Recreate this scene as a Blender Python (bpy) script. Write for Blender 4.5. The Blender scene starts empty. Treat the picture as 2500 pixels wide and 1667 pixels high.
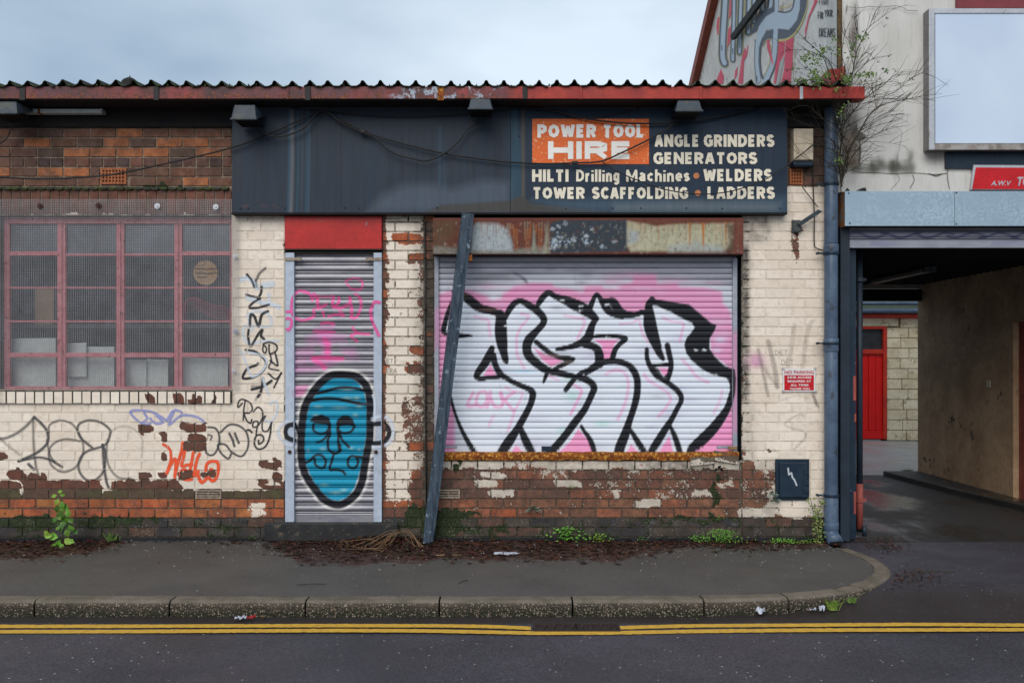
import bpy, math, random
import numpy as np
from mathutils import Vector, Matrix
random.seed(7); np.random.seed(7)
R = math.radians
scene = bpy.context.scene
C = scene.collection

# ------------------------------------------------------------------ camera
D = 7.8; FP = 2184.0; EYE = 1.571            # metres to the facade, focal length in photo pixels, eye height
cam_d = bpy.data.cameras.new('camera'); cam = bpy.data.objects.new('camera', cam_d); C.objects.link(cam)
cam.location = (0, -D, EYE); cam.rotation_euler = (R(90), 0, 0)
cam_d.sensor_width = 36; cam_d.lens = 36 * FP / 2500
cam_d.shift_y = (880 - 833.5) / 2500
cam_d.clip_start = 0.1; cam_d.clip_end = 3000
scene.camera = cam
# ------------------------------------------------------------------ world, sun, exposure
world = bpy.data.worlds.new("World"); scene.world = world; world.use_nodes = True
SUN_EL, SUN_AZ = 38, 196
wn = world.node_tree; wn.nodes.clear()
def wnode(t): return wn.nodes.new(t)
o_ = wnode('ShaderNodeOutputWorld'); bg = wnode('ShaderNodeBackground')
sky = wnode('ShaderNodeTexSky'); sky.sky_type = 'NISHITA'; sky.sun_disc = False
sky.sun_elevation = R(SUN_EL); sky.sun_rotation = R(SUN_AZ); sky.air_density = 1.3; sky.dust_density = 3
tc = wnode('ShaderNodeTexCoord'); mp = wnode('ShaderNodeMapping'); mp.inputs['Scale'].default_value = (1.0, 1.0, 2.6)
mp.inputs['Location'].default_value = (10.96, 5.84, 3.28)
cn = wnode('ShaderNodeTexNoise'); cn.inputs['Scale'].default_value = 1.15; cn.inputs['Detail'].default_value = 5; cn.inputs['Roughness'].default_value = 0.5
cr = wnode('ShaderNodeValToRGB'); cr.color_ramp.elements[0].position = 0.38; cr.color_ramp.elements[1].position = 0.66
cr.color_ramp.elements[0].color = (1.7, 2.5, 3.5, 1); cr.color_ramp.elements[1].color = (5.4, 6.2, 7.0, 1)
mx = wnode('ShaderNodeMix'); mx.data_type = 'RGBA'; mx.inputs[0].default_value = 0.93
wn.links.new(tc.outputs['Generated'], mp.inputs[0]); wn.links.new(mp.outputs[0], cn.inputs['Vector'])
wn.links.new(cn.outputs['Fac'], cr.inputs[0]); wn.links.new(sky.outputs[0], mx.inputs[6]); wn.links.new(cr.outputs[0], mx.inputs[7])
wn.links.new(mx.outputs[2], bg.inputs[0]); bg.inputs[1].default_value = 0.1
wn.links.new(bg.outputs[0], o_.inputs[0])
sd = bpy.data.lights.new('sun', 'SUN'); sd.energy = 1.5; sd.angle = R(48); sd.color = (1.0, 0.93, 0.84)
sun = bpy.data.objects.new('sun', sd); C.objects.link(sun)
# Nishita azimuth: direction towards the sun
az = R(SUN_AZ); sdir = Vector((math.sin(az) * math.cos(R(SUN_EL)), math.cos(az) * math.cos(R(SUN_EL)), math.sin(R(SUN_EL))))
sun.rotation_euler = sdir.to_track_quat('Z', 'Y').to_euler()
vs = scene.view_settings; vs.view_transform = 'Standard'; vs.look = 'None'; vs.exposure = 0.56; vs.gamma = 1; vs.use_curve_mapping = False
scene.render.engine = 'CYCLES'
scene.cycles.max_bounces = 6; scene.cycles.transparent_max_bounces = 12; scene.cycles.use_denoising = True

# ------------------------------------------------------------------ helpers
def P(px, py, y=0.0):
    s = (D + y) / FP
    return Vector(((px - 1250) * s, y, EYE + (880 - py) * s))
def PX(px, y=0.0): return (px - 1250) * (D + y) / FP
def PZ(py, y=0.0): return EYE + (880 - py) * (D + y) / FP
def G(px, py, z=0.0):                         # point on the ground seen at that pixel
    d = (EYE - z) * FP / (py - 880)
    return Vector(((px - 1250) * d / FP, d - D, z))

def tag(o, label=None, cat=None, group=None, kind=None):
    if label: o['label'] = label
    if cat: o['category'] = cat
    if group: o['group'] = group
    if kind: o['kind'] = kind
    return o
def empty(name, loc, label=None, cat=None, group=None, kind=None):
    o = bpy.data.objects.new(name, None); C.objects.link(o); o.location = loc; o.empty_display_size = 0.1
    return tag(o, label, cat, group, kind)
def link(name, me, parent=None):
    o = bpy.data.objects.new(name, me); C.objects.link(o)
    if parent:
        o.parent = parent
        if parent.parent:
            o.location = -(Vector(parent.location) + Vector(parent.parent.location))
        else:
            o.location = -Vector(parent.location)
    return o
def mesh_np(name, V, F, mat=None, attrs=None, smooth=False):
    me = bpy.data.meshes.new(name)
    V = np.asarray(V, dtype=np.float32); F = np.asarray(F, dtype=np.int32)
    nv, nf, k = len(V), len(F), F.shape[1]
    me.vertices.add(nv); me.vertices.foreach_set('co', V.ravel())
    me.loops.add(nf * k); me.loops.foreach_set('vertex_index', F.ravel())
    me.polygons.add(nf); me.polygons.foreach_set('loop_start', np.arange(0, nf * k, k, dtype=np.int32))
    me.polygons.foreach_set('loop_total', np.full(nf, k, dtype=np.int32))
    me.update(calc_edges=True)
    for an, av in (attrs or {}).items():
        a = me.attributes.new(an, 'FLOAT_COLOR', 'POINT'); a.data.foreach_set('color', np.asarray(av, dtype=np.float32).ravel())
    me.polygons.foreach_set('use_smooth', np.full(nf, bool(smooth)))
    if mat: me.materials.append(mat)
    me.validate(); return me
class MB:
    def __init__(s): s.v = []; s.f = []; s.c = []; s.col = None
    def add(s, vs, fs):
        o = len(s.v); s.v += [tuple(v) for v in vs]; s.f += [tuple(i + o for i in f) for f in fs]
        if s.col is not None: s.c += [s.col] * len(vs)
        return s
    def box(s, x0, x1, y0, y1, z0, z1):
        return s.add([(x0,y0,z0),(x1,y0,z0),(x1,y1,z0),(x0,y1,z0),(x0,y0,z1),(x1,y0,z1),(x1,y1,z1),(x0,y1,z1)],
                     [(0,3,2,1),(4,5,6,7),(0,1,5,4),(1,2,6,5),(2,3,7,6),(3,0,4,7)])
    def pbox(s, px0, px1, py0, py1, yf, yb):
        return s.box(PX(px0, yf), PX(px1, yf), yf, yb, PZ(py1, yf), PZ(py0, yf))
    def prism(s, pts, y0, y1):                # pts: x,z outline, extruded along y
        n = len(pts); vs = [(x, y0, z) for x, z in pts] + [(x, y1, z) for x, z in pts]
        return s.add(vs, [tuple(range(n)), tuple(range(2*n-1, n-1, -1))] + [(i, i+n, (i+1) % n + n, (i+1) % n) for i in range(n)])
    def slab(s, pts, z0, z1):                 # pts: x,y outline, extruded along z
        n = len(pts); vs = [(x, y, z0) for x, y in pts] + [(x, y, z1) for x, y in pts]
        return s.add(vs, [tuple(range(n-1, -1, -1)), tuple(range(n, 2*n))] + [(i, (i+1) % n, (i+1) % n + n, i+n) for i in range(n)])
    def tube(s, pts, r, n=6, cap=True):
        pts = [Vector(p) for p in pts]; m = len(pts); vs = []; up = Vector((0.13, 0.9, 0.31)).normalized()
        rr = r if isinstance(r, (list, tuple)) else [r] * m
        for i, p in enumerate(pts):
            t = (pts[min(i+1, m-1)] - pts[max(i-1, 0)])
            t = t.normalized() if t.length > 1e-9 else Vector((0, 0, 1))
            a = t.cross(up); a = a.normalized() if a.length > 1e-4 else t.orthogonal().normalized(); b = t.cross(a)
            for k in range(n):
                an = 2*math.pi*k/n; vs.append(p + (a*math.cos(an) + b*math.sin(an)) * rr[i])
        fs = [(i*n+k, i*n+(k+1) % n, (i+1)*n+(k+1) % n, (i+1)*n+k) for i in range(m-1) for k in range(n)]
        if cap: fs += [tuple(range(n-1, -1, -1)), tuple((m-1)*n + k for k in range(n))]
        return s.add(vs, fs)
    def disc(s, c, r, yf, yb, n=16):
        return s.prism([(c[0] + r*math.cos(2*math.pi*k/n), c[1] + r*math.sin(2*math.pi*k/n)) for k in range(n)], yf, yb)
    def build(s, name, mat, parent=None, smooth=False, bevel=0, label=None, cat=None, group=None, kind=None):
        me = bpy.data.meshes.new(name); me.from_pydata(s.v, [], s.f); me.update()
        if s.c and len(s.c) == len(s.v):
            a = me.attributes.new('Col', 'FLOAT_COLOR', 'POINT'); a.data.foreach_set('color', np.array([tuple(c)[:3] + (1.0,) if len(c) == 3 else tuple(c) for c in s.c], dtype=np.float32).ravel())
        if smooth: me.polygons.foreach_set('use_smooth', [True]*len(me.polygons))
        if mat: me.materials.append(mat)
        o = link(name, me, parent)
        if bevel:
            b = o.modifiers.new('bevel', 'BEVEL'); b.width = bevel; b.segments = 2; b.limit_method = 'ANGLE'
        return tag(o, label, cat, group, kind)
def crom(pts, n=8):
    out = []; P_ = [pts[0]] + list(pts) + [pts[-1]]
    for i in range(1, len(P_)-2):
        a, b, c, d = [np.array(q, float) for q in P_[i-1:i+3]]
        for k in range(n):
            t = k/n
            out.append(0.5*((2*b) + (c-a)*t + (2*a-5*b+4*c-d)*t*t + (3*b-a-3*c+d)*t**3))
    out.append(np.array(pts[-1], float)); return out

# ---- materials
class NT:
    def __init__(s, name):
        s.m = bpy.data.materials.new(name); s.m.use_nodes = True; s.t = s.m.node_tree; s.t.nodes.clear()
        s.out = s.t.nodes.new('ShaderNodeOutputMaterial'); s.b = s.t.nodes.new('ShaderNodeBsdfPrincipled')
        s.t.links.new(s.b.outputs[0], s.out.inputs[0]); s._pos = None
    def n(s, t): return s.t.nodes.new(t)
    def set(s, sock, v):
        if isinstance(v, bpy.types.NodeSocket): s.t.links.new(v, sock)
        elif isinstance(v, (tuple, list)) and len(v) == 3 and sock.type == 'RGBA': sock.default_value = (*v, 1)
        else: sock.default_value = v
    def pos(s):
        if s._pos is None: s._pos = s.n('ShaderNodeNewGeometry').outputs['Position']
        return s._pos
    def map(s, sc, loc=(0, 0, 0)):
        m = s.n('ShaderNodeMapping'); s.set(m.inputs[0], s.pos()); m.inputs['Scale'].default_value = sc; m.inputs['Location'].default_value = loc; return m.outputs[0]
    def noise(s, scale, detail=4, rough=0.5, vec=None, dist=0):
        n = s.n('ShaderNodeTexNoise'); s.set(n.inputs['Vector'], vec or s.pos()); n.inputs['Scale'].default_value = scale
        n.inputs['Detail'].default_value = detail; n.inputs['Roughness'].default_value = rough; n.inputs['Distortion'].default_value = dist
        return n.outputs['Fac']
    def voro(s, scale, feat='F1', vec=None, out='Distance'):
        n = s.n('ShaderNodeTexVoronoi'); n.feature = feat; s.set(n.inputs['Vector'], vec or s.pos()); n.inputs['Scale'].default_value = scale
        return n.outputs[out]
    def mixc(s, f, a, b, mode='MIX'):
        n = s.n('ShaderNodeMix'); n.data_type = 'RGBA'; n.blend_type = mode
        s.set(n.inputs[0], f); s.set(n.inputs[6], a); s.set(n.inputs[7], b); return n.outputs[2]
    def math(s, op, a, b=0.0, clamp=False):
        n = s.n('ShaderNodeMath'); n.operation = op; n.use_clamp = clamp; s.set(n.inputs[0], a); s.set(n.inputs[1], b); return n.outputs[0]
    def step(s, v, lo, hi, a=0.0, b=1.0):
        n = s.n('ShaderNodeMapRange'); n.interpolation_type = 'SMOOTHSTEP'; s.set(n.inputs[0], v)
        for i, q in enumerate((lo, hi, a, b)): n.inputs[i+1].default_value = q
        return n.outputs[0]
    def attr(s, name, ch=None):
        a = s.n('ShaderNodeAttribute'); a.attribute_name = name
        if ch is None: return a.outputs['Color']
        if ch == 'A': return a.outputs['Alpha']
        p = s.n('ShaderNodeSeparateColor'); s.set(p.inputs[0], a.outputs['Color']); return p.outputs[ch]
    def sep(s, v):
        p = s.n('ShaderNodeSeparateXYZ'); s.set(p.inputs[0], v); return p.outputs
    def bump(s, h, strength=0.3, dist=0.01):
        n = s.n('ShaderNodeBump'); s.set(n.inputs['Height'], h); n.inputs['Strength'].default_value = strength; n.inputs['Distance'].default_value = dist
        s.t.links.new(n.outputs[0], s.b.inputs['Normal'])
    def done(s, col=None, rough=0.6, metal=0.0, spec=0.28):
        if col is not None: s.set(s.b.inputs['Base Color'], col)
        s.set(s.b.inputs['Roughness'], rough); s.set(s.b.inputs['Metallic'], metal)
        if spec is not None: s.set(s.b.inputs['Specular IOR Level'], spec)
        return s.m
def wmat(name, col, col2=None, rough=0.6, metal=0.0, scale=6, bump=0.15, bd=0.004, rust=None, ramt=0.6, streak=False):
    t = NT(name); col2 = col2 or tuple(c*0.6 for c in col)
    v = t.map((5, 5, 0.5)) if streak else None
    a = t.noise(scale, 6, 0.62, v); b = t.noise(scale*9, 3, 0.6)
    c = t.mixc(t.step(a, 0.35, 0.68), col, col2)
    c = t.mixc(t.step(b, 0.3, 0.8, 0, 0.35), c, tuple(q*0.5 for q in col2))
    r = rough
    if rust:
        m = t.step(t.math('ADD', t.noise(scale*1.7, 8, 0.7), t.math('MULTIPLY', b, 0.15)), ramt, ramt+0.05)
        c = t.mixc(m, c, rust); 
    t.bump(t.math('ADD', a, t.math('MULTIPLY', b, 0.4)), bump, bd)
    return t.done(c, r, metal)

# ---- a small raster used to lay spray paint and stains into vertex colours
class Canvas:
    def __init__(s, x0, y0, x1, y1, step=1.0, base=(0, 0, 0, 0)):
        s.x0, s.y0, s.st = x0, y0, step
        s.w = int((x1-x0)/step)+1; s.h = int((y1-y0)/step)+1
        s.a = np.zeros((s.h, s.w, 4), np.float32); s.a[:] = base
        s.X, s.Y = np.meshgrid(x0 + np.arange(s.w)*step, y0 + np.arange(s.h)*step)
    def over(s, sl, al, col):
        A = s.a[sl]; al = np.clip(al, 0, 1)[..., None]; c = np.array(col[:3], np.float32)
        na = al + A[..., 3:4]*(1-al)
        A[..., :3] = np.where(na > 1e-4, (c*al + A[..., :3]*A[..., 3:4]*(1-al))/np.maximum(na, 1e-4), c)
        A[..., 3:4] = na
    def stroke(s, pts, w=None, col=(0, 0, 0), alpha=1.0, soft=1.5, n=7, closed=False, smooth=True):
        pts = [tuple(p) if len(p) > 2 else (p[0], p[1], w) for p in pts]
        if closed: pts = pts + [pts[0]]
        c = crom(pts, n) if smooth and len(pts) > 2 else [np.array(p, float) for p in pts]
        mw = max(p[2] for p in c)/2 + soft + 1
        xs = [p[0] for p in c]; ys = [p[1] for p in c]
        i0 = max(0, int((min(xs)-mw-s.x0)/s.st)); i1 = min(s.w, int((max(xs)+mw-s.x0)/s.st)+2)
        j0 = max(0, int((min(ys)-mw-s.y0)/s.st)); j1 = min(s.h, int((max(ys)+mw-s.y0)/s.st)+2)
        if i0 >= i1 or j0 >= j1: return
        sl = (slice(j0, j1), slice(i0, i1)); X = s.X[sl]; Y = s.Y[sl]; dist = np.full(X.shape, 1e9, np.float32)
        for p, q in zip(c[:-1], c[1:]):
            dx, dy = q[0]-p[0], q[1]-p[1]; L = dx*dx+dy*dy+1e-9
            t = np.clip(((X-p[0])*dx+(Y-p[1])*dy)/L, 0, 1)
            d_ = np.hypot(X-(p[0]+t*dx), Y-(p[1]+t*dy)) - (p[2]+(q[2]-p[2])*t)/2
            np.minimum(dist, d_, out=dist)
        k = np.clip(0.5 - dist/(2*soft), 0, 1); k = k*k*(3-2*k)
        s.over(sl, k*alpha, col)
    def poly(s, pts, col, alpha=1.0, soft=1.0):
        X, Y = s.X, s.Y; ins = np.zeros(X.shape, bool); dist = np.full(X.shape, 1e9, np.float32)
        m = len(pts)
        for i in range(m):
            x1, y1 = pts[i]; x2, y2 = pts[(i+1) % m]
            if y1 != y2:
                cnd = ((y1 > Y) != (y2 > Y)) & (X < (x2-x1)*(Y-y1)/(y2-y1)+x1); ins ^= cnd
            dx, dy = x2-x1, y2-y1; L = dx*dx+dy*dy+1e-9
            t = np.clip(((X-x1)*dx+(Y-y1)*dy)/L, 0, 1); np.minimum(dist, np.hypot(X-(x1+t*dx), Y-(y1+t*dy)), out=dist)
        sd_ = np.where(ins, -dist, dist); k = np.clip(0.5 - sd_/(2*soft), 0, 1)
        s.over((slice(None), slice(None)), k*alpha, col)
    def blob(s, cx, cy, rx, ry, col, alpha=1.0, p=1.0):
        d_ = ((s.X-cx)/rx)**2 + ((s.Y-cy)/ry)**2
        s.over((slice(None), slice(None)), alpha*np.exp(-d_*p), col)
    def sample(s, x, y):
        i = np.clip(((x-s.x0)/s.st), 0, s.w-1.001); j = np.clip(((y-s.y0)/s.st), 0, s.h-1.001)
        i0 = i.astype(int); j0 = j.astype(int); fx = (i-i0)[..., None]; fy = (j-j0)[..., None]
        a = s.a
        return (a[j0, i0]*(1-fx)*(1-fy)+a[j0, i0+1]*fx*(1-fy)+a[j0+1, i0]*(1-fx)*fy+a[j0+1, i0+1]*fx*fy)
DEPTH = np.full((1700, 2600), 0.004, np.float32)      # depth of the facade's face at every photo pixel
def setd(x0, x1, y0, y1, v):
    DEPTH[max(0, int(round(y0))):max(0, int(round(y1))), max(0, int(round(x0))+100):max(0, int(round(x1))+100)] = v
def decal(cv, name, mat, parent, y=None, off=0.0025, thr=0.02):
    al = cv.a[..., 3]; cell = (al[:-1, :-1] > thr) | (al[1:, :-1] > thr) | (al[:-1, 1:] > thr) | (al[1:, 1:] > thr)
    used = np.zeros(al.shape, bool); used[:-1, :-1] |= cell; used[1:, :-1] |= cell; used[:-1, 1:] |= cell; used[1:, 1:] |= cell
    idx = -np.ones(al.shape, int); idx[used] = np.arange(used.sum())
    jj, ii = np.nonzero(used); X = cv.X[jj, ii]; Y = cv.Y[jj, ii]
    if y is None:
        if parent is shop: cv.a[..., 3] *= peel(cv.X, cv.Y)
        yy = DEPTH[np.clip(Y.astype(int), 0, 1699), np.clip(X.astype(int)+100, 0, 2599)] - off
    else: yy = np.full(X.shape, y)
    # a straight sheet: pixels turned to metres at the sheet's own plane
    y0 = 0.0 if y is None else y
    s_ = (D + y0)/FP
    V = np.stack([(X-1250)*s_, yy, EYE+(880-Y)*s_], 1)
    cj, ci = np.nonzero(cell); F = np.stack([idx[cj+1, ci], idx[cj+1, ci+1], idx[cj, ci+1], idx[cj, ci]], 1)
    me = mesh_np(name, V, F, mat, {'Col': cv.a[jj, ii]})
    return link(name, me, parent)
def pgrid(cv, x0, x1, y0, y1, nx, ny, depth, name, mat, parent, **kw):
    """a flat sheet at one depth whose vertices carry the canvas colours"""
    xs = np.linspace(x0, x1, nx); ys = np.linspace(y1, y0, ny); X, Y = np.meshgrid(xs, ys)
    s_ = (D+depth)/FP; V = np.stack([(X-1250)*s_, np.full(X.shape, depth), EYE+(880-Y)*s_], -1).reshape(-1, 3)
    i = np.arange(nx*ny).reshape(ny, nx); F = np.stack([i[:-1, :-1], i[:-1, 1:], i[1:, 1:], i[1:, :-1]], -1).reshape(-1, 4)
    me = mesh_np(name, V, F, mat, {'Col': cv.sample(X.ravel(), Y.ravel())}); o = link(name, me, parent); return tag(o, **kw) if kw else o
FONT = {'A': [[(0,6),(2,0),(4,6)],[(0.8,4),(3.2,4)]], 'D': [[(0,0),(0,6),(2.5,5.5),(4,3),(2.5,0.5),(0,0)]], 'E': [[(4,0),(0,0),(0,6),(4,6)],[(0,3),(3,3)]],
 'F': [[(4,0),(0,0),(0,6)],[(0,3),(3,3)]], 'G': [[(4,1),(2,0),(0,3),(2,6),(4,5),(4,3.3),(2.4,3.3)]], 'H': [[(0,0),(0,6)],[(4,0),(4,6)],[(0,3),(4,3)]],
 'I': [[(2,0),(2,6)]], 'K': [[(0,0),(0,6)],[(4,0),(0,3.4),(4,6)]], 'M': [[(0,6),(0.4,0),(2,4),(3.6,0),(4,6)]], 'O': [[(2,0),(0,3),(2,6),(4,3),(2,0)]],
 'R': [[(0,6),(0,0),(3,0.5),(3,2.5),(0,3.2),(4,6)]], 'S': [[(4,0.8),(2,0),(0.3,1.5),(2,3),(3.8,4.5),(2,6),(0,5.3)]], 'T': [[(0,0),(4,0)],[(2,0),(2,6)]],
 'U': [[(0,0),(0,4.5),(2,6),(4,4.5),(4,0)]], 'Y': [[(0,0),(2,3),(4,0)],[(2,3),(2,6)]], 'B': [[(0,6),(0,0),(3,1),(0,3),(3.6,4.4),(0,6)]]}
def scribe(cv, word, x, y, w, h, lw, col, alpha=1, soft=0.8, slant=0.0, drop=0.0):
    n = len(word); cw = w/n
    for i, ch in enumerate(word):
        if ch not in FONT: continue
        for st in FONT[ch]:
            pts = [(x+i*cw+q[0]/4*cw*0.74 - slant*(q[1]/6-0.5)*h, y+q[1]/6*h + drop*i) for q in st]
            cv.stroke(pts, lw, col, alpha, soft, smooth=False)
# ------------------------------------------------------------------ materials
def brick_material():
    t = NT('brickwork_paint'); col = t.attr('Col'); pt = t.attr('Msk', 0); moss = t.attr('Msk', 1); dirt = t.attr('Msk', 2)
    n1 = t.noise(11, 7, 0.62); n2 = t.noise(70, 4, 0.6); n3 = t.noise(2.2, 4, 0.5)
    fire = t.mixc(t.step(n1, 0.3, 0.7), col, t.mixc(1.0, col, (0.55, 0.5, 0.5), 'MULTIPLY'))
    fire = t.mixc(t.step(t.noise(6.5, 5, .65), 0.44, 0.60, 0, .75), fire, (0.075, 0.043, 0.032))
    fire = t.mixc(t.step(n2, 0.35, 0.75, 0, 0.5), fire, t.mixc(1.0, col, (1.5, 1.4, 1.3), 'MULTIPLY'))
    chip = t.math('ADD', t.math('ADD', t.math('MULTIPLY', t.math('SUBTRACT', t.noise(34, 5, .7), 0.5), 0.9), t.math('MULTIPLY', t.math('SUBTRACT', n1, 0.5), 1.5)), t.math('MULTIPLY', t.math('SUBTRACT', n2, 0.5), 1.0))
    m = t.step(t.math('ADD', pt, chip), 0.47, 0.52)
    cream = t.mixc(t.step(n3, 0.3, 0.7), (0.85, 0.765, 0.67), (0.77, 0.675, 0.575))
    cream = t.mixc(t.step(t.noise(17, 7, 0.7), 0.46, 0.72, 0, 0.55), cream, (0.48, 0.39, 0.30))
    ca = t.attr('Col', 'A'); cream = t.mixc(t.step(ca, 0, 1, 0, .5), cream, (0.62, 0.53, 0.43)); cream = t.mixc(t.step(ca, .85, 1, 0, .25), cream, (0.86, 0.80, 0.73))
    c = t.mixc(m, fire, cream)
    dm = t.math('MULTIPLY', dirt, t.step(t.math('ADD', n1, t.math('MULTIPLY', n2, 0.3)), 0.42, 0.78, 0.25, 1.0), True)
    c = t.mixc(dm, c, (0.035, 0.03, 0.024))
    mm = t.step(t.math('ADD', moss, t.math('MULTIPLY', t.math('SUBTRACT', t.noise(14, 7, 0.7), 0.5), 1.7)), 0.46, 0.62)
    c = t.mixc(mm, c, t.mixc(t.step(n2, 0.4, 0.62), (0.008, 0.012, 0.005), (0.030, 0.048, 0.009)))
    sp = t.math('MULTIPLY', t.step(t.voro(95), 0.30, 0.2), t.step(t.math('ADD', t.noise(7, 4), t.math('MULTIPLY', t.noise(33, 3), .6)), 0.80, 0.90))
    c = t.mixc(t.math('MULTIPLY', sp, t.step(t.sep(t.pos())[2], 0.24, 0.16)), c, (0.30, 0.28, 0.24))
    h = t.math('ADD', t.math('MULTIPLY', m, 0.5), t.math('ADD', t.math('MULTIPLY', n2, 0.7), t.math('MULTIPLY', mm, t.math('MULTIPLY', t.noise(160, 2), 2.0))))
    t.bump(h, 0.5, 0.006)
    return t.done(c, t.step(n1, 0.3, 0.7, 0.55, 0.8), 0, 0.35)
M_BRICK = brick_material()
def decal_material(name, rough=0.6, grain=0.35):
    t = NT(name); n = t.noise(150, 3, 0.7)
    a = t.math('MULTIPLY', t.attr('Col', 'A'), t.step(n, 0.2, 0.55, 1-grain, 1.0), True)
    t.done(t.attr('Col'), rough)
    tr = t.n('ShaderNodeBsdfTransparent'); mx_ = t.n('ShaderNodeMixShader'); t.set(mx_.inputs[0], a)
    t.t.links.new(tr.outputs[0], mx_.inputs[1]); t.t.links.new(t.b.outputs[0], mx_.inputs[2]); t.t.links.new(mx_.outputs[0], t.out.inputs[0])
    return t.m
M_SPRAY = decal_material('spray_paint')
def shutter_material(name, base, base2, metal, rough, grime=0.4):
    t = NT(name); a = t.attr('Col', 'A'); n = t.noise(3.5, 6, 0.6, t.map((1, 1, 4))); f = t.noise(90, 3, 0.6)
    b = t.mixc(t.step(n, 0.35, 0.7), base, base2)
    c = t.mixc(a, b, t.attr('Col')); c = t.mixc(t.step(t.noise(7, 7, 0.7, t.map((3, 1, 1))), 0.58, 0.8, 0, grime), c, (0.05, 0.05, 0.055))
    t.bump(f, 0.06, 0.002)
    return t.done(c, t.math('ADD', t.math('MULTIPLY', a, 0.15), rough), t.math('MULTIPLY', t.math('SUBTRACT', 1.0, a), metal))
M_WSHUT = shutter_material('window_shutter_steel', (0.40, 0.41, 0.48), (0.31, 0.32, 0.38), 0.2, 0.42, 0.3)
M_DSHUT = shutter_material('galvanised_shutter', (0.30, 0.30, 0.33), (0.21, 0.21, 0.25), 0.55, 0.48, 0.35)
def col_material(name, rough=0.55, metal=0.0, amp=0.35, scale=14, streak=False, bump=0.12):
    t = NT(name); c = t.attr('Col'); v = t.map((9, 9, 0.7)) if streak else None
    n = t.noise(scale if not streak else 3, 6, 0.65, v); f = t.noise(110, 3, 0.6)
    c = t.mixc(t.step(n, 0.3, 0.72, 0, amp), c, t.mixc(1.0, c, (0.35, 0.35, 0.35), 'MULTIPLY'))
    c = t.mixc(t.step(f, 0.45, 0.8, 0, amp), c, t.mixc(1.0, c, (1.5, 1.5, 1.5), 'MULTIPLY'))
    t.bump(t.math('ADD', n, f), bump, 0.003); return t.done(c, rough, metal)
M_BOARD = col_material('faded_sign_board', 0.6, 0, 0.3, streak=True, bump=0.05)
M_RUSTBOX = col_material('rust_streaked_steel', 0.65, 0.0, 0.4, 30)
M_LITTER = col_material('dead_leaves', 0.55, 0, 0.4, 60)
M_LEAF = col_material('green_leaves', 0.45, 0, 0.3, 60)
M_MURAL = col_material('mural_render', 0.7, 0, 0.25, 4, streak=True)
def lettering_material(name, col, under, amt):
    t = NT(name); n = t.noise(38, 7, 0.72)
    c = t.mixc(t.step(t.noise(3, 4, 0.6), 0.35, 0.65), col, tuple(q*0.86 for q in col))
    c = t.mixc(t.step(n, amt, amt+0.05), c, under); return t.done(c, 0.55)
M_LET = lettering_material('cream_lettering', (0.78, 0.72, 0.59), (0.10, 0.10, 0.10), 0.655)
M_LETW = lettering_material('white_lettering', (0.86, 0.85, 0.82), (0.75, 0.2, 0.06), 0.62)
M_ORANGE = lettering_material('orange_sign_paint', (0.72, 0.135, 0.025), (0.74, 0.42, 0.24), 0.565)
M_DOT = lettering_material('faded_orange_dot', (0.52, 0.19, 0.07), (0.2, 0.1, 0.06), 0.6)
M_WHITE = wmat('white_enamel', (0.78, 0.78, 0.78), (0.7, 0.7, 0.72), 0.35, bump=0.02)
M_REDSIGN = wmat('red_sign_face', (0.62, 0.012, 0.02), (0.5, 0.01, 0.016), 0.35, bump=0.02)
M_REDTXT = wmat('red_lettering', (0.55, 0.02, 0.03), (0.5, 0.03, 0.04), 0.4, bump=0.02)
M_REDPANEL = wmat('red_door_panel', (0.50, 0.022, 0.02), (0.38, 0.016, 0.016), 0.38, scale=3, bump=0.04, rust=(0.25, 0.2, 0.2), ramt=0.74)
M_FRAME = wmat('pale_grey_paint', (0.46, 0.53, 0.64), (0.40, 0.46, 0.56), 0.45, scale=3, bump=0.03, rust=(0.16, 0.13, 0.12), ramt=0.76)
M_FRAME2 = wmat('grey_steel_rail', (0.35, 0.38, 0.45), (0.26, 0.28, 0.34), 0.45, scale=4, bump=0.04, rust=(0.2, 0.12, 0.08), ramt=0.72)
M_PINK = wmat('pink_window_paint', (0.66, 0.24, 0.28), (0.52, 0.14, 0.17), 0.5, scale=12, bump=0.1, rust=(0.16, 0.05, 0.035), ramt=0.66)
M_WIRE = wmat('galvanised_wire', (0.40, 0.40, 0.42), (0.30, 0.29, 0.30), 0.5, 0.2, bump=0)
M_NAVY = wmat('navy_paint', (0.010, 0.022, 0.042), (0.016, 0.034, 0.055), 0.38, scale=8, bump=0.1, rust=(0.16, 0.20, 0.24), ramt=0.72)
M_POST = wmat('chipped_blue_grey_post', (0.075, 0.105, 0.14), (0.026, 0.042, 0.065), 0.38, scale=9, bump=0.2, rust=(0.20, 0.27, 0.32), ramt=0.66, streak=True)
M_PIPE = wmat('blue_grey_pipe', (0.10, 0.145, 0.215), (0.065, 0.10, 0.16), 0.32, scale=5, bump=0.06, rust=(0.05, 0.06, 0.08), ramt=0.66)
M_DARKSTEEL = wmat('dark_blue_steel', (0.022, 0.034, 0.052), (0.016, 0.024, 0.036), 0.45, scale=5, bump=0.08, rust=(0.20, 0.06, 0.05), ramt=0.78)
M_REDPRIMER = wmat('red_primer', (0.36, 0.09, 0.07), (0.25, 0.06, 0.05), 0.6, bump=0.1)
M_LAMP = wmat('grey_lamp_housing', (0.045, 0.062, 0.082), (0.028, 0.040, 0.056), 0.5, scale=8, bump=0.05, rust=(0.06, 0.07, 0.065), ramt=0.6)
M_CABLE = wmat('black_cable', (0.010, 0.010, 0.012), (0.020, 0.020, 0.023), 0.4, bump=0)
M_SOFFIT = wmat('black_eaves_timber', (0.012, 0.012, 0.013), (0.02, 0.018, 0.017), 0.8, scale=5, bump=0.2)
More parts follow.
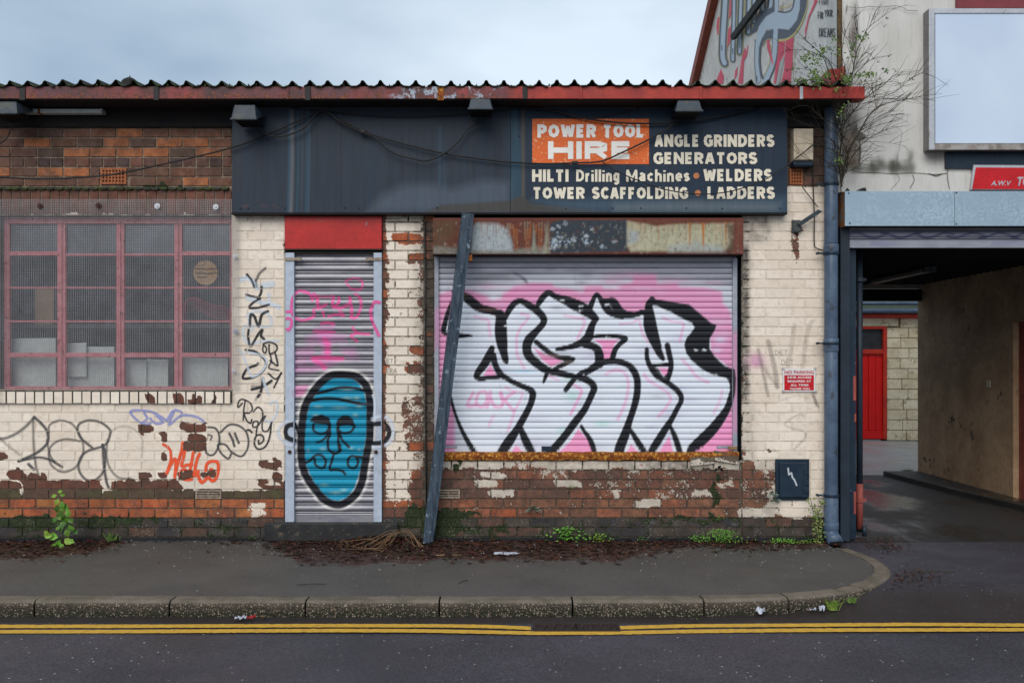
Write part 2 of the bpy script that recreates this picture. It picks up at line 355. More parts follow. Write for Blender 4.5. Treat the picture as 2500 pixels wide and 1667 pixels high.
M_ROOF = wmat('mossy_cement_sheet', (0.05, 0.052, 0.048), (0.028, 0.036, 0.018), 0.85, scale=14, bump=0.4, bd=0.01, rust=(0.05, 0.07, 0.015), ramt=0.58)
M_TERRA = wmat('terracotta', (0.42, 0.15, 0.06), (0.28, 0.09, 0.04), 0.8, scale=20, bump=0.2)
M_VENT = wmat('stone_vent', (0.40, 0.33, 0.26), (0.2, 0.15, 0.11), 0.8, scale=30, bump=0.2)
M_HOLE = wmat('dark_void', (0.006, 0.006, 0.006), (0.004, 0.004, 0.004), 0.9, bump=0)
M_STEP = wmat('black_painted_doorstep', (0.016, 0.017, 0.02), (0.03, 0.03, 0.03), 0.6, scale=10, bump=0.4, bd=0.01, rust=(0.10, 0.085, 0.06), ramt=0.64)
M_CREAMBOX = wmat('cream_plastic', (0.62, 0.54, 0.42), (0.5, 0.42, 0.32), 0.45, scale=3, bump=0.02)
M_GALV_FRAME = wmat('aluminium_frame', (0.52, 0.54, 0.58), (0.44, 0.46, 0.5), 0.4, 0.3, scale=6, bump=0.03, rust=(0.28, 0.24, 0.2), ramt=0.70)
M_FRAMEDIRT = wmat('dirty_aluminium_return', (0.26, 0.25, 0.25), (0.18, 0.17, 0.17), 0.5, 0.2, scale=6, bump=0.03)
M_MAROON = wmat('maroon_cladding', (0.22, 0.045, 0.055), (0.18, 0.035, 0.045), 0.5, bump=0.03)
M_BARGE = wmat('weathered_red_bargeboard', (0.36, 0.085, 0.05), (0.22, 0.06, 0.04), 0.6, scale=12, bump=0.15)
M_TIMBER = wmat('grey_timber', (0.10, 0.10, 0.10), (0.05, 0.05, 0.05), 0.7, scale=20, bump=0.2)
M_RUSTY = wmat('heavy_rust', (0.30, 0.085, 0.015), (0.13, 0.035, 0.01), 0.85, scale=22, bump=0.6, bd=0.012, rust=(0.52, 0.26, 0.04), ramt=0.60)
M_RUSTDARK = wmat('dark_rust', (0.07, 0.025, 0.02), (0.04, 0.018, 0.015), 0.7, scale=22, bump=0.3)
M_YARDRED = wmat('bright_red_door_paint', (0.86, 0.012, 0.010), (0.78, 0.01, 0.01), 0.4, scale=3, bump=0.02)
M_YARDRED2 = wmat('orange_red_frame_paint', (0.68, 0.05, 0.02), (0.5, 0.03, 0.02), 0.45, bump=0.02)
M_BLOCK = wmat('cream_painted_block', (0.90, 0.79, 0.58), (0.70, 0.58, 0.38), 0.75, scale=3.5, bump=0.5, bd=0.01, rust=(0.45, 0.36, 0.22), ramt=.64)
M_BLOCKJ = wmat('block_mortar', (0.26, 0.22, 0.14), (0.2, 0.17, 0.1), 0.8, bump=0.2)
M_PLASTER = wmat('passage_plaster', (0.50, 0.34, 0.21), (0.32, 0.20, 0.12), 0.8, scale=1.8, bump=0.15, rust=(0.10, 0.07, 0.05), ramt=0.68)
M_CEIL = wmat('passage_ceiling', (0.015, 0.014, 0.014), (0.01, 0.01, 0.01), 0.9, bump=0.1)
M_PALEBOARD = wmat('pale_board', (0.30, 0.29, 0.27), (0.2, 0.19, 0.17), 0.6, scale=9, bump=0.05)
M_WHITEBOARD = wmat('white_card', (0.62, 0.66, 0.64), (0.54, 0.58, 0.56), 0.6, scale=3, bump=0.02)
M_CARD = wmat('brown_cardboard', (0.42, 0.27, 0.15), (0.36, 0.22, 0.12), 0.8, scale=3, bump=0.03)
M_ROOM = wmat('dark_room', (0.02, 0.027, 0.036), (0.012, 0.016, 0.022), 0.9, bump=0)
M_CLOTHRED = wmat('crimson_plastic', (0.35, 0.02, 0.05), (0.2, 0.01, 0.03), 0.5, bump=0.05)
M_STEM = wmat('plant_stem', (0.10, 0.13, 0.04), (0.06, 0.08, 0.03), 0.7, bump=0)
M_TWIG = wmat('grey_brown_twig', (0.055, 0.045, 0.035), (0.035, 0.035, 0.02), 0.8, scale=20, bump=0.1)
M_STRAW = wmat('dry_straw', (0.30, 0.19, 0.10), (0.18, 0.10, 0.05), 0.8, bump=0)
M_SEED = wmat('brown_seed_head', (0.035, 0.022, 0.018), (0.02, 0.014, 0.012), 0.9, bump=0)
M_POLY = wmat('crumpled_plastic', (0.58, 0.62, 0.72), (0.4, 0.42, 0.5), 0.3, scale=20, bump=0.2)
M_WRAP = wmat('red_wrapper', (0.5, 0.03, 0.04), (0.3, 0.03, 0.03), 0.35, bump=0.1)
M_IRON = wmat('cast_iron_grate', (0.035, 0.022, 0.018), (0.02, 0.014, 0.012), 0.6, scale=20, bump=0.3)
M_MASTIC = wmat('black_tape', (0.02, 0.02, 0.022), (0.03, 0.028, 0.026), 0.6, bump=0.2)
def m_sheet():
    t = NT('galvanised_spangle'); v = t.voro(70, 'F1', None, 'Color'); s_ = t.n('ShaderNodeSeparateColor'); t.set(s_.inputs[0], v)
    n = t.noise(3, 5, 0.6); c = t.mixc(t.step(s_.outputs[0], 0, 1), (0.30, 0.40, 0.48), (0.42, 0.52, 0.59))
    c = t.mixc(t.step(n, 0.35, 0.7), c, (0.32, 0.42, 0.50)); c = t.mixc(t.step(t.noise(9, 7, 0.7), 0.66, 0.74), c, (0.20, 0.17, 0.15))
    return t.done(c, t.step(s_.outputs[1], 0, 1, 0.3, 0.48), 0.55)
M_GALV = m_sheet()
M_GABLE = wmat('painted_gable_render', (0.80, 0.78, 0.74), (0.66, 0.63, 0.58), 0.8, scale=1.5, bump=0.2, rust=(0.42, 0.37, 0.30), ramt=.68)
def m_lightbox():
    t = NT('opal_acrylic_panel'); return t.done(t.mixc(t.step(t.noise(0.9, 3, 0.5), 0.3, 0.7), (0.50, 0.61, 0.78), (0.60, 0.70, 0.84)), 0.25)
M_OPAL = m_lightbox()
def m_gutter():
    t = NT('rusting_red_gutter'); p = t.sep(t.pos()); x = p[0]; z = p[2]
    n = t.noise(5, 8, 0.68); f = t.noise(28, 6, 0.7)
    red = t.mixc(t.step(n, 0.35, 0.65), (0.42, 0.045, 0.030), (0.30, 0.030, 0.026))
    old = t.mixc(t.step(n, 0.38, 0.62), (0.20, 0.045, 0.045), (0.11, 0.045, 0.055))
    old = t.mixc(t.step(t.noise(2.1, 5, 0.6), 0.5, 0.7), old, (0.33, 0.05, 0.045))
    k = t.step(x, -0.12, 0.05); c = t.mixc(k, old, red)
    ra = t.step(x, -0.2, 0.1, 0.0, 0.13); low = t.step(z, 3.76, 3.82, 0.10, -0.02)
    rm = t.step(t.math('SUBTRACT', t.math('ADD', f, low), ra), 0.56, 0.64)
    c = t.mixc(t.math('MULTIPLY', t.step(t.noise(3.4, 6, .7), .45, .65), t.step(x, 0.1, -0.2, .25, .75)), c, (0.055, 0.03, 0.03))
    c = t.mixc(rm, c, t.mixc(t.step(t.noise(60, 4), 0.4, 0.6), (0.24, 0.07, 0.02), (0.07, 0.03, 0.03)))
    patch = t.math('MULTIPLY', t.step(x, -1.1, -0.9), t.step(x, -0.05, -0.12)); pm = t.math('MULTIPLY', patch, t.step(t.noise(13, 6, 0.7), 0.55, 0.6))
    c = t.mixc(pm, c, (0.35, 0.40, 0.48)); t.bump(t.math('ADD', f, rm), 0.3, 0.006)
    return t.done(c, 0.5)
M_GUTTER = m_gutter()
def m_render():
    t = NT('stained_white_render'); n = t.noise(1.6, 6, 0.6, t.map((1.6, 1, 0.6))); f = t.noise(40, 5, 0.6); s = t.noise(4, 6, 0.7, t.map((6, 1, 0.5)))
    c = t.mixc(t.step(n, 0.3, 0.7), (0.63, 0.63, 0.61), (0.51, 0.50, 0.475)); c = t.mixc(t.step(s, 0.5, 0.78, 0, 0.55), c, (0.30, 0.26, 0.22))
    c = t.mixc(t.step(f, 0.5, 0.8, 0, 0.2), c, (0.3, 0.28, 0.25)); t.bump(t.math('ADD', f, n), 0.2, 0.006); return t.done(c, 0.8)
M_RENDER = m_render()
def m_asphalt(name, a, b, speck, sd, rlo, rhi, litter=None):
    t = NT(name); p = t.pos(); n = t.noise(1.3, 5, 0.6); f = t.noise(85, 4, 0.8); g = t.noise(45, 4, 0.7)
    c = t.mixc(t.step(f, 0.35, 0.68), a, b); c = t.mixc(t.step(n, 0.3, 0.75, 0, 0.5), c, tuple(q*0.6 for q in a))
    v = t.voro(34, 'F1'); vc = t.n('ShaderNodeSeparateColor'); t.set(vc.inputs[0], t.voro(34, 'F1', None, 'Color'))
    m = t.math('MULTIPLY', t.step(v, 0.26, 0.14), t.step(vc.outputs[0], sd, sd+0.02)); c = t.mixc(m, c, speck)
    c = t.mixc(t.step(t.noise(0.9, 6, .65, t.map((.35, 2.2, 1))), .48, .72, 0, .45), c, tuple(q*1.5 for q in a))
    if name == 'wet_road_asphalt':
        yy = t.sep(p)[1]; ch = t.math('MULTIPLY', t.step(t.math('ADD', yy, t.math('MULTIPLY', t.noise(3, 5), .12)), -2.10, -2.03), t.step(yy, -1.3, -1.8)); c = t.mixc(t.math('MULTIPLY', ch, .8), c, (0.026, 0.018, 0.014))
    if litter:
        q = t.sep(p); lm = t.attr('Msk', 0)
        n4 = t.noise(9, 7, 0.72, t.map((0.7, 1.6, 1))); k = t.step(t.math('ADD', lm, t.math('MULTIPLY', t.math('SUBTRACT', n4, 0.5), 1.6)), 0.42, 0.58)
        lc = t.mixc(t.step(t.noise(60, 5, 0.7), 0.38, 0.62), (0.030, 0.016, 0.013), (0.075, 0.036, 0.026))
        c = t.mixc(k, c, lc)
        gm = t.attr('Msk', 1); c = t.mixc(t.step(t.math('ADD', gm, t.math('MULTIPLY', t.math('SUBTRACT', g, 0.5), 1.4)), 0.5, 0.7, 0, 0.7), c, (0.035, 0.045, 0.012))
    t.bump(t.math('ADD', f, t.math('MULTIPLY', g, 0.6)), 0.55, 0.006)
    return t.done(c, t.step(t.noise(2.2, 5, 0.6), 0.35, 0.7, rlo, rhi), 0, 0.4)
M_ROAD = m_asphalt('wet_road_asphalt', (0.027, 0.025, 0.032), (0.098, 0.092, 0.112), (0.40, 0.40, 0.40), 0.93, 0.42, 0.62)
M_PAVE = m_asphalt('pavement_asphalt', (0.060, 0.056, 0.051), (0.122, 0.114, 0.104), (0.34, 0.32, 0.28), 0.965, 0.5, 0.7, True)
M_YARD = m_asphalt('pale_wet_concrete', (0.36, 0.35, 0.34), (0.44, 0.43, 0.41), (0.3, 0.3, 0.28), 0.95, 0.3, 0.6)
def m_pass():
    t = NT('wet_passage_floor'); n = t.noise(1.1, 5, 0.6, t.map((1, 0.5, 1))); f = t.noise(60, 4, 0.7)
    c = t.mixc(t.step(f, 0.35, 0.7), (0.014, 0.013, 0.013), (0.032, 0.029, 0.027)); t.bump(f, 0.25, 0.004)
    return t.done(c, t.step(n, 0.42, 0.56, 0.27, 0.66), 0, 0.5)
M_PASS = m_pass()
def m_line():
    t = NT('yellow_line_paint'); n = t.noise(30, 7, 0.72); f = t.noise(140, 3, 0.7)
    c = t.mixc(t.step(n, 0.3, 0.7), (0.66, 0.40, 0.045), (0.50, 0.28, 0.04))
    a = t.step(t.math('ADD', t.math('MULTIPLY', n, 0.8), t.math('MULTIPLY', f, 0.35)), 0.68, 0.74); c = t.mixc(a, c, (0.05, 0.045, 0.045)); t.bump(f, 0.3, 0.004)
    return t.done(c, 0.6)
M_LINE = m_line()
def m_kerb():
    t = NT('exposed_aggregate_kerb'); v = t.voro(80, 'F1'); vc = t.n('ShaderNodeSeparateColor'); t.set(vc.inputs[0], t.voro(80, 'F1', None, 'Color'))
    q = t.sep(t.pos()); n = t.noise(6, 6, 0.65)
    base = t.mixc(t.step(n, 0.35, 0.65), (0.066, 0.052, 0.040), (0.040, 0.034, 0.024))
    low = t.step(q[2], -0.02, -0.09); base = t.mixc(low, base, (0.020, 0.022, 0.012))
    stone = t.mixc(vc.outputs[1], (0.34, 0.28, 0.22), (0.14, 0.10, 0.075))
    m = t.math('MULTIPLY', t.step(v, 0.45, 0.3), t.step(t.math('ADD', vc.outputs[0], t.math('MULTIPLY', n, 0.5)), 0.60, 0.70))
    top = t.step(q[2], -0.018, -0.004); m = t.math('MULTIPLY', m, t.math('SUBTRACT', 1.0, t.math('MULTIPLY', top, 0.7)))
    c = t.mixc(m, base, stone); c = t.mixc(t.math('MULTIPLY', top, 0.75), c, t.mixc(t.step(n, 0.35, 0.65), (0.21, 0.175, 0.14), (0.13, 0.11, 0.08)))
    t.bump(t.math('ADD', t.math('MULTIPLY', v, -1.0), n), 0.6, 0.008); return t.done(c, 0.65)
M_KERB = m_kerb()
def m_glass(name, tint, gl, rough):
    t = NT(name); t.t.nodes.remove(t.b); g = t.n('ShaderNodeBsdfGlossy'); g.inputs['Roughness'].default_value = rough; g.inputs['Color'].default_value = (0.75, 0.85, 1, 1)
    tr = t.n('ShaderNodeBsdfTransparent'); tr.inputs[0].default_value = (*tint, 1); m = t.n('ShaderNodeMixShader'); m.inputs[0].default_value = gl
    t.t.links.new(tr.outputs[0], m.inputs[1]); t.t.links.new(g.outputs[0], m.inputs[2]); t.t.links.new(m.outputs[0], t.out.inputs[0]); return t.m
M_GLASS = m_glass('dusty_glass', (0.93, 0.95, 0.96), 0.06, 0.15)
M_FROST = m_glass('grimy_top_glass', (0.5, 0.55, 0.6), 0.13, 0.4)
# ------------------------------------------------------------------ ground
def sm(v, a, b):
    t = np.clip((v-a)/(b-a), 0, 1); return t*t*(3-2*t)
def road_z(x, y):
    r = -0.1 + 0.088*sm(x, 1.7, 2.6)*sm(y, -2.1, -1.45)
    return r
g = MB(); g.box(-400, 400, -400, 400, -0.6, -0.45); g.build('ground', M_ROAD, kind='structure')
def heightgrid(xs, ys, zf, name, mat, kind='structure', msk=None):
    X, Y = np.meshgrid(xs, ys); Z = zf(X, Y); V = np.stack([X, Y, Z], -1).reshape(-1, 3)
    nx, ny = len(xs), len(ys); i = np.arange(nx*ny).reshape(ny, nx)
    F = np.stack([i[:-1, :-1], i[:-1, 1:], i[1:, 1:], i[1:, :-1]], -1).reshape(-1, 4)
    me = mesh_np(name, V, F, mat, {'Msk': msk(X, Y)} if msk else None, smooth=True); return tag(link(name, me), kind=kind)
heightgrid(np.concatenate([np.linspace(-60, -7, 12), np.linspace(-6.5, 6.5, 160), np.linspace(7, 60, 12)]),
           np.concatenate([np.linspace(-60, -5, 10), np.linspace(-4.5, 0.0, 70)]), lambda x, y: road_z(x, y) + 0.003*np.sin(x*1.7)*np.sin(y*2.3+1), 'road', M_ROAD)
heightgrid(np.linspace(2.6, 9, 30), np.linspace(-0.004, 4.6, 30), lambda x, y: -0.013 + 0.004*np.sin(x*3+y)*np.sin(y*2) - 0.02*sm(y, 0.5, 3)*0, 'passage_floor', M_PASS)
heightgrid(np.linspace(-3, 14, 30), np.linspace(4.6, 9.9, 30), lambda x, y: -0.013 + 0.006*np.sin(x*2)*np.sin(y*2.1), 'yard', M_YARD)
kp = [(-14, -1.965), (-6, -1.965), (-3, -1.965), (0, -1.965), (0.9, -1.965), (1.28, -1.955), (1.6, -1.925), (1.89, -1.875), (2.15, -1.80), (2.35, -1.70), (2.56, -1.55), (2.72, -1.36), (2.84, -1.14), (2.90, -0.92), (2.91, -0.68), (2.86, -0.47), (2.82, -0.26)]
kd = []
for i in range(len(kp)-1):
    n = max(1, int(math.dist(kp[i], kp[i+1])/0.05)); kd += [tuple(np.array(kp[i]) + (np.array(kp[i+1])-np.array(kp[i]))*k/n) for k in range(n)]
kd.append(kp[-1]); kd = np.array(kd)
for _ in range(8): kd[1:-1] = (kd[:-2]+kd[1:-1]*2+kd[2:])/4
tg = np.gradient(kd, axis=0); tg /= np.linalg.norm(tg, axis=1)[:, None]; nrm = np.stack([-tg[:, 1], tg[:, 0]], 1)
KIN = kd + nrm*0.125
def litter_amount(x, y):
    px = 1250 + x*FP/(D+y); py = 880 + EYE*FP/(D+y)
    edge = 1378 - 12*np.sin(px*0.006) - 55*sm(px, 150, 420)*(1-sm(px, 640, 760)) + 10*sm(px, 1050, 1250)*(1-sm(px, 1450, 1560)) - 42*sm(px, 1500, 1700)
    a = 0.85 - 0.9*sm(py, edge-26, edge+14)
    return a*(0.75+0.35*np.sin(px*0.02)**2)
def pave_msk(V):
    x, y = V[:, 0], V[:, 1]; m = np.zeros((len(V), 4), np.float32); m[:, 0] = litter_amount(x, y)
    m[:, 1] = 0.30*sm(x, -2, 2.9)*sm(y, -0.9, -0.1) + 0.25*sm(y, -1.7, -1.84)
    m[:, 3] = 1; return m
keep = [i for i in range(len(KIN))]
rows = 26; V = []
for i in keep:
    ix, iy = KIN[i]; wx = min(ix, 2.84); wy = 0.02
    if ix > 2.6 or i > len(KIN)-14: wx = min(ix, 2.80)
    for k in range(rows): f = (k/(rows-1))**1.0; V.append((ix+(wx-ix)*f, iy+(wy-iy)*f, 0.0))
V = np.array(V); nI = len(keep); ii = np.arange(nI*rows).reshape(nI, rows)
F = np.stack([ii[:-1, :-1], ii[1:, :-1], ii[1:, 1:], ii[:-1, 1:]], -1).reshape(-1, 4)
pave = tag(link('pavement', mesh_np('pavement', V, F, M_PAVE, {'Msk': pave_msk(V)})), kind='structure')
# kerb: one part for each stone
kerb = empty('kerb', (0, -1.9, 0), kind='structure')
cum = np.concatenate([[0], np.cumsum(np.linalg.norm(np.diff(kd, axis=0), axis=1))])
def at_len(s):
    x = np.interp(s, cum, kd[:, 0]); y = np.interp(s, cum, kd[:, 1]); nx = np.interp(s, cum, nrm[:, 0]); ny = np.interp(s, cum, nrm[:, 1])
    l = math.hypot(nx, ny); return x, y, nx/l, ny/l
ref = float(np.interp(PX(1080, -1.965), kd[:200, 0], cum[:200])) if False else None
s_of = lambda x: float(np.interp(x, kd[:len(kd)-40, 0], cum[:len(kd)-40]))
sx = lambda px: s_of((px-1250)*5.835/FP)
cuts = [sx(83)-0.90*k for k in range(11, 0, -1)] + [sx(83), sx(413), sx(745), sx(1072), sx(1398), sx(1720), sx(1950), sx(1950)+0.66, sx(1950)+1.32, cum[-1]-0.02]
dz = {sx(1072): -0.004, sx(1398): -0.013}
for a, b in zip(cuts[:-1], cuts[1:]):
    a = max(a, 0.0)
    if b <= a + 0.05: continue
    m = MB(); nseg = max(2, int((b-a)/0.08)); off = dz.get(b, dz.get(a, 0)) if False else random.uniform(-0.004, 0.003); tw = random.uniform(-0.003, 0.003)
    prof = [(0.004, -0.2), (0.0, -0.03), (0.004, -0.014), (0.014, -0.003), (0.03, 0.004), (0.121, 0.005), (0.125, -0.2)]
    ring = []
    for k in range(nseg+1):
        s = a+0.006 + (b-a-0.012)*k/nseg; x, y, nx, ny = at_len(s)
        ring.append([(x+nx*(o+0.002*math.sin(s*21)), y+ny*(o+0.002*math.sin(s*21)), z + off + tw*(k/nseg-0.5)*2 + (0.002*math.sin(s*33) if z > -0.1 else 0)) for o, z in prof])
    vs = [p for r in ring for p in r]; n = len(prof)
    fs = [(k*n+j, (k+1)*n+j, (k+1)*n+(j+1), k*n+(j+1)) for k in range(nseg) for j in range(n-1)] + [tuple(range(n)), tuple(nseg*n+j for j in range(n-1, -1, -1))]
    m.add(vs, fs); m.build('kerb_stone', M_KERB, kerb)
# double yellow line
def yline(pts, name='yellow_line', wd=0.036):
    pts = [G(px, py, -0.095) for px, py in pts]; xs = np.arange(pts[0].x, pts[-1].x, 0.02); ys = np.interp(xs, [p.x for p in pts], [p.y for p in pts])
    for _ in range(20): ys[1:-1] = (ys[:-2]+ys[2:]+2*ys[1:-1])/4
    ja = np.random.normal(0, 0.0022, len(xs)); jb = np.random.normal(0, 0.0022, len(xs)); V = []
    for x, y, a, b in zip(xs, ys, ja, jb):
        V += [(x, y-wd+a, float(road_z(x, y-wd))+0.0075), (x, y+wd+b, float(road_z(x, y+wd))+0.0075)]
    F = [(2*i, 2*i+2, 2*i+3, 2*i+1) for i in range(len(xs)-1)]
    return tag(link(name, mesh_np(name, V, F, M_LINE)), kind='structure')
yline([(-800, 1529), (0, 1529), (300, 1528.5), (800, 1527), (1100, 1527.5), (1220, 1530), (1303, 1534)])
yline([(1511, 1532.5), (1600, 1529.5), (1700, 1527.5), (1950, 1526), (2250, 1524), (2500, 1526), (3300, 1526)])
yline([(-800, 1542), (0, 1542), (300, 1541.5), (800, 1539), (1000, 1539.5), (1200, 1543), (1300, 1545.5), (1480, 1545), (1700, 1541), (2000, 1538), (2500, 1537), (3300, 1537)])

# ------------------------------------------------------------------ the shop building
shop = empty('shop_building', (-0.5, 0, 0), 'single storey brick shop with flaking cream paint, red gutter and graffiti on its walls', 'building')
ST = 2; AX0, AY0 = -100, 190
PT = np.full(((1340-AY0)//ST, 2200//ST), 0.15, np.float32); MS = np.zeros_like(PT)-0.42; DT = np.zeros_like(PT)
def sr(A, x0, x1, y0, y1, v): A[max(0, int((y0-AY0)/ST)):max(0, int((y1-AY0)/ST)), max(0, int((x0-AX0)/ST)):max(0, int((x1-AX0)/ST))] = v
gx, gy = np.meshgrid(AX0+ST*np.arange(PT.shape[1]), AY0+ST*np.arange(PT.shape[0]))
def blobm(A, cx, cy, rx, ry, v): A += (v*np.exp(-((gx-cx)/rx)**2-((gy-cy)/ry)**2)).astype(np.float32)
def blur(A, n):
    for _ in range(n):
        B = np.pad(A, 1, mode='edge'); A[:] = (B[:-2, 1:-1]+B[2:, 1:-1]+B[1:-1, :-2]+B[1:-1, 2:]+2*B[1:-1, 1:-1])/6
sr(PT, -100, 700, 525, 1152, 1.12); sr(PT, -100, 700, 1152, 1170, 1.0); sr(PT, -100, 700, 1170, 1196, 0.85); sr(PT, -100, 700, 1196, 1340, -0.6)
for x0, x1, y0, y1 in [(447,507,1035,1052),(458,508,1056,1078),(450,506,1081,1101),(340,374,1034,1054),(395,408,1056,1076),(396,409,1103,1122),(-60,18,1104,1123),(22,62,1149,1170),(62,86,1160,1170),(88,110,1158,1170),
      (346,366,1150,1170),(391,408,1152,1168),(444,474,1150,1170),(489,527,1150,1162),(630,684,1127,1147),(667,688,1149,1170),(-60,48,1174,1195),(56,246,1173,1195),(272,312,1176,1194),(314,376,1173,1195),(378,441,1174,1195),(633,694,1172,1195),
      (357,382,965,985),(425,448,960,985),(468,493,968,985),(517,530,972,985),(-20,12,975,985),(672,680,1120,1126)]: sr(PT, x0, x1, y0, y1, -0.7)
sr(PT, 543, 640, 1196, 1200, 0.9); sr(PT, 605, 652, 1220, 1262, 0.72); sr(PT, 640, 690, 1176, 1184, 0.9); sr(PT, 480, 540, 1244, 1252, 0.6); sr(PT, 45, 57, 1170, 1210, 0.95); sr(PT, 246, 256, 1170, 1204, 0.95)
# pier between the two shutters
sr(PT, 933, 1036, 525, 1160, 0.80); sr(PT, 933, 945, 600, 1200, .55); sr(PT, 1020, 1036, 640, 1150, .52); sr(PT, 1036, 1062, 525, 1140, 0.25); sr(PT, 933, 1036, 1160, 1222, 0.80); sr(PT, 980, 1062, 965, 1080, 0.42); sr(PT, 933, 1010, 1222, 1313, 0.2); sr(PT, 1000, 1062, 1150, 1313, 0.1)
for x0, x1, y0, y1 in [(960,997,572,594),(998,1032,572,594),(998,1060,618,640),(1028,1060,732,750),(1050,1060,778,800),(1000,1060,845,865),(995,1030,890,912),(1040,1060,892,912),(1040,1060,912,934),(997,1060,1080,1100),(933,940,525,1313)]: sr(PT, x0, x1, y0, y1, -0.3)
# below and right of the window shutter
sr(PT, 1062, 1812, 1122, 1146, 0.78); sr(PT, 1062, 1895, 1146, 1263, 0.20); sr(PT, 1440, 1700, 1146, 1214, 0.30); sr(PT, 1062, 1812, 1263, 1313, -0.1)
for x0, x1, y0, y1, v in [(1168,1232,1152,1168,0.85),(1163,1221,1172,1190,1.1),(1185,1250,1196,1213,0.9),(1320,1382,1148,1166,0.6),(1352,1416,1172,1190,0.75),(1550,1612,1220,1240,1.05),(1688,1745,1196,1214,0.7),(1500,1514,1196,1214,0.8),(1752,1790,1172,1192,0.8),(1600,1660,1196,1216,0.5)]: sr(PT, x0, x1, y0, y1, v)
sr(PT, 1808, 2060, 455, 1263, 1.1); sr(PT, 1808, 1895, 1123, 1240, 0.3); sr(PT, 1840, 1895, 1123, 1146, 0.9); sr(PT, 1870, 1990, 1196, 1263, 0.85); sr(PT, 1808, 1838, 1124, 1146, -0.4)
sr(PT, 1922, 2060, 190, 455, -0.6); sr(PT, 1845, 2010, 1263, 1340, -0.4); sr(PT, -100, 566, 190, 525, -1.2); sr(PT, 1808, 1822, 560, 1120, 0.60); sr(PT, 1822, 1836, 620, 1120, .86)
blobm(PT, 1943, 600, 9, 45, -1.3); blobm(PT, 1946, 560, 14, 10, -0.9); blobm(PT, 1880, 1100, 26, 6, -0.6)
# dirt
sr(DT, 1030, 1062, 525, 1313, 0.95); sr(DT, 1010, 1032, 525, 1313, 0.35); sr(DT, 933, 942, 525, 1313, .3); sr(DT, 1062, 1110, 1123, 1265, .4); sr(DT, 933, 1062, 525, 545, 0.5); sr(DT, 1808, 1830, 600, 1120, 0.95); sr(DT, 1808, 1880, 524, 590, 0.6); sr(DT, 566, 700, 524, 534, .5); sr(DT, -100, 1000, 1265, 1340, 0.45); sr(DT, 1000, 2060, 1265, 1340, 0.45); sr(DT, -100, 2060, 1300, 1340, 0.8); sr(DT, 1790, 1845, 985, 1123, 0.28)
sr(DT, 1062, 1900, 1123, 1265, 0.42); sr(DT, 1922, 2060, 190, 330, 0.7); sr(DT, 1980, 2060, 190, 460, 0.45); sr(DT, -100, 566, 250, 290, 0.5); sr(DT, 1500, 1680, 1123, 1147, 0.55); sr(DT, -100, 14, 500, 985, 0.4)
blobm(DT, 1640, 1140, 90, 20, 0.3); blobm(DT, 480, 1180, 200, 14, 0.15)
for cx, cy, rx, ry, v in [(120,1280,190,22,0.85),(20,1270,90,14,0.5),(330,1268,120,10,0.7),(1100,1250,80,14,0.95),(1060,1275,60,16,0.8),(1180,1290,120,14,0.75),(1746,1170,14,50,0.95),(1740,1225,22,20,0.7),(1345,1230,22,20,0.6),(1105,1150,20,22,0.7),(1120,1135,20,10,0.6),
        (1870,1165,12,16,0.8),(1720,1265,120,8,0.7),(1800,1300,60,16,0.8),(1380,1285,120,12,0.5),(1600,1270,200,8,0.55),(1010,1240,20,34,0.75),(1045,900,8,300,0.45),(1812,850,5,230,0.8),(1080,1300,50,16,0.8),(500,450,90,8,0.6),(380,452,60,7,0.6),(100,470,60,26,0.45),(260,470,80,20,0.4),(1955,1010,70,14,0.0),(1010,540,30,14,0.6),(1840,1025,30,50,0.3),(1905,1000,10,0.1,0.0),(650,1310,120,10,0.6)]: blobm(MS, cx, cy, rx*1.1, ry*1.1, v*1.35)
k_ = (gy > 1262); MS[k_] = np.maximum(MS[k_], 0.30 + 0.16*np.sin(gx[k_]*.021)*np.sin(gx[k_]*.0073+1)); MS[(gy > 1245) & (gy < 1262)] += .28
def field(sc, seed):
    r_ = np.random.RandomState(seed); h, w = PT.shape; q = r_.uniform(-1, 1, (h//sc+3, w//sc+3)); yy_, xx_ = np.meshgrid(np.arange(h)/sc, np.arange(w)/sc, indexing='ij'); a0, b0 = yy_.astype(int), xx_.astype(int); fy, fx = yy_-a0, xx_-b0
    return q[a0, b0]*(1-fy)*(1-fx)+q[a0+1, b0]*fy*(1-fx)+q[a0, b0+1]*(1-fy)*fx+q[a0+1, b0+1]*fy*fx
wy_ = (field(4, 1)*1.6+field(9, 2)*1.6); wx_ = (field(4, 3)*2.2+field(10, 4)*3.0)
J_, I_ = np.meshgrid(np.arange(PT.shape[0]), np.arange(PT.shape[1]), indexing='ij')
PT[:] = PT[np.clip(np.round(J_+wy_).astype(int), 0, PT.shape[0]-1), np.clip(np.round(I_+wx_).astype(int), 0, PT.shape[1]-1)]
hi = PT > .7; PT[hi] += (field(26, 5)*.16)[hi]
blur(PT, 1); MS[:] = MS[np.clip(np.round(J_+wy_*2).astype(int), 0, PT.shape[0]-1), np.clip(np.round(I_+wx_*2).astype(int), 0, PT.shape[1]-1)]; MS += (field(5, 8)*.22+field(14, 9)*.2)*(MS > -.3)
blur(DT, 8); blur(MS, 1)
def msk(px, py):
    px = np.asarray(px, float); py = np.asarray(py, float)
    i = np.clip(((px-AX0)/ST).astype(int), 0, PT.shape[1]-1); j = np.clip(((py-AY0)/ST).astype(int), 0, PT.shape[0]-1)
    return np.stack([PT[j, i], MS[j, i], DT[j, i], np.ones(i.shape)], -1)
def peel(X, Y):
    m = msk(X, Y)[..., 0]; k = sm(m, 0.30, 0.62); k[(X > 694) & (X < 934)] = 1; return k
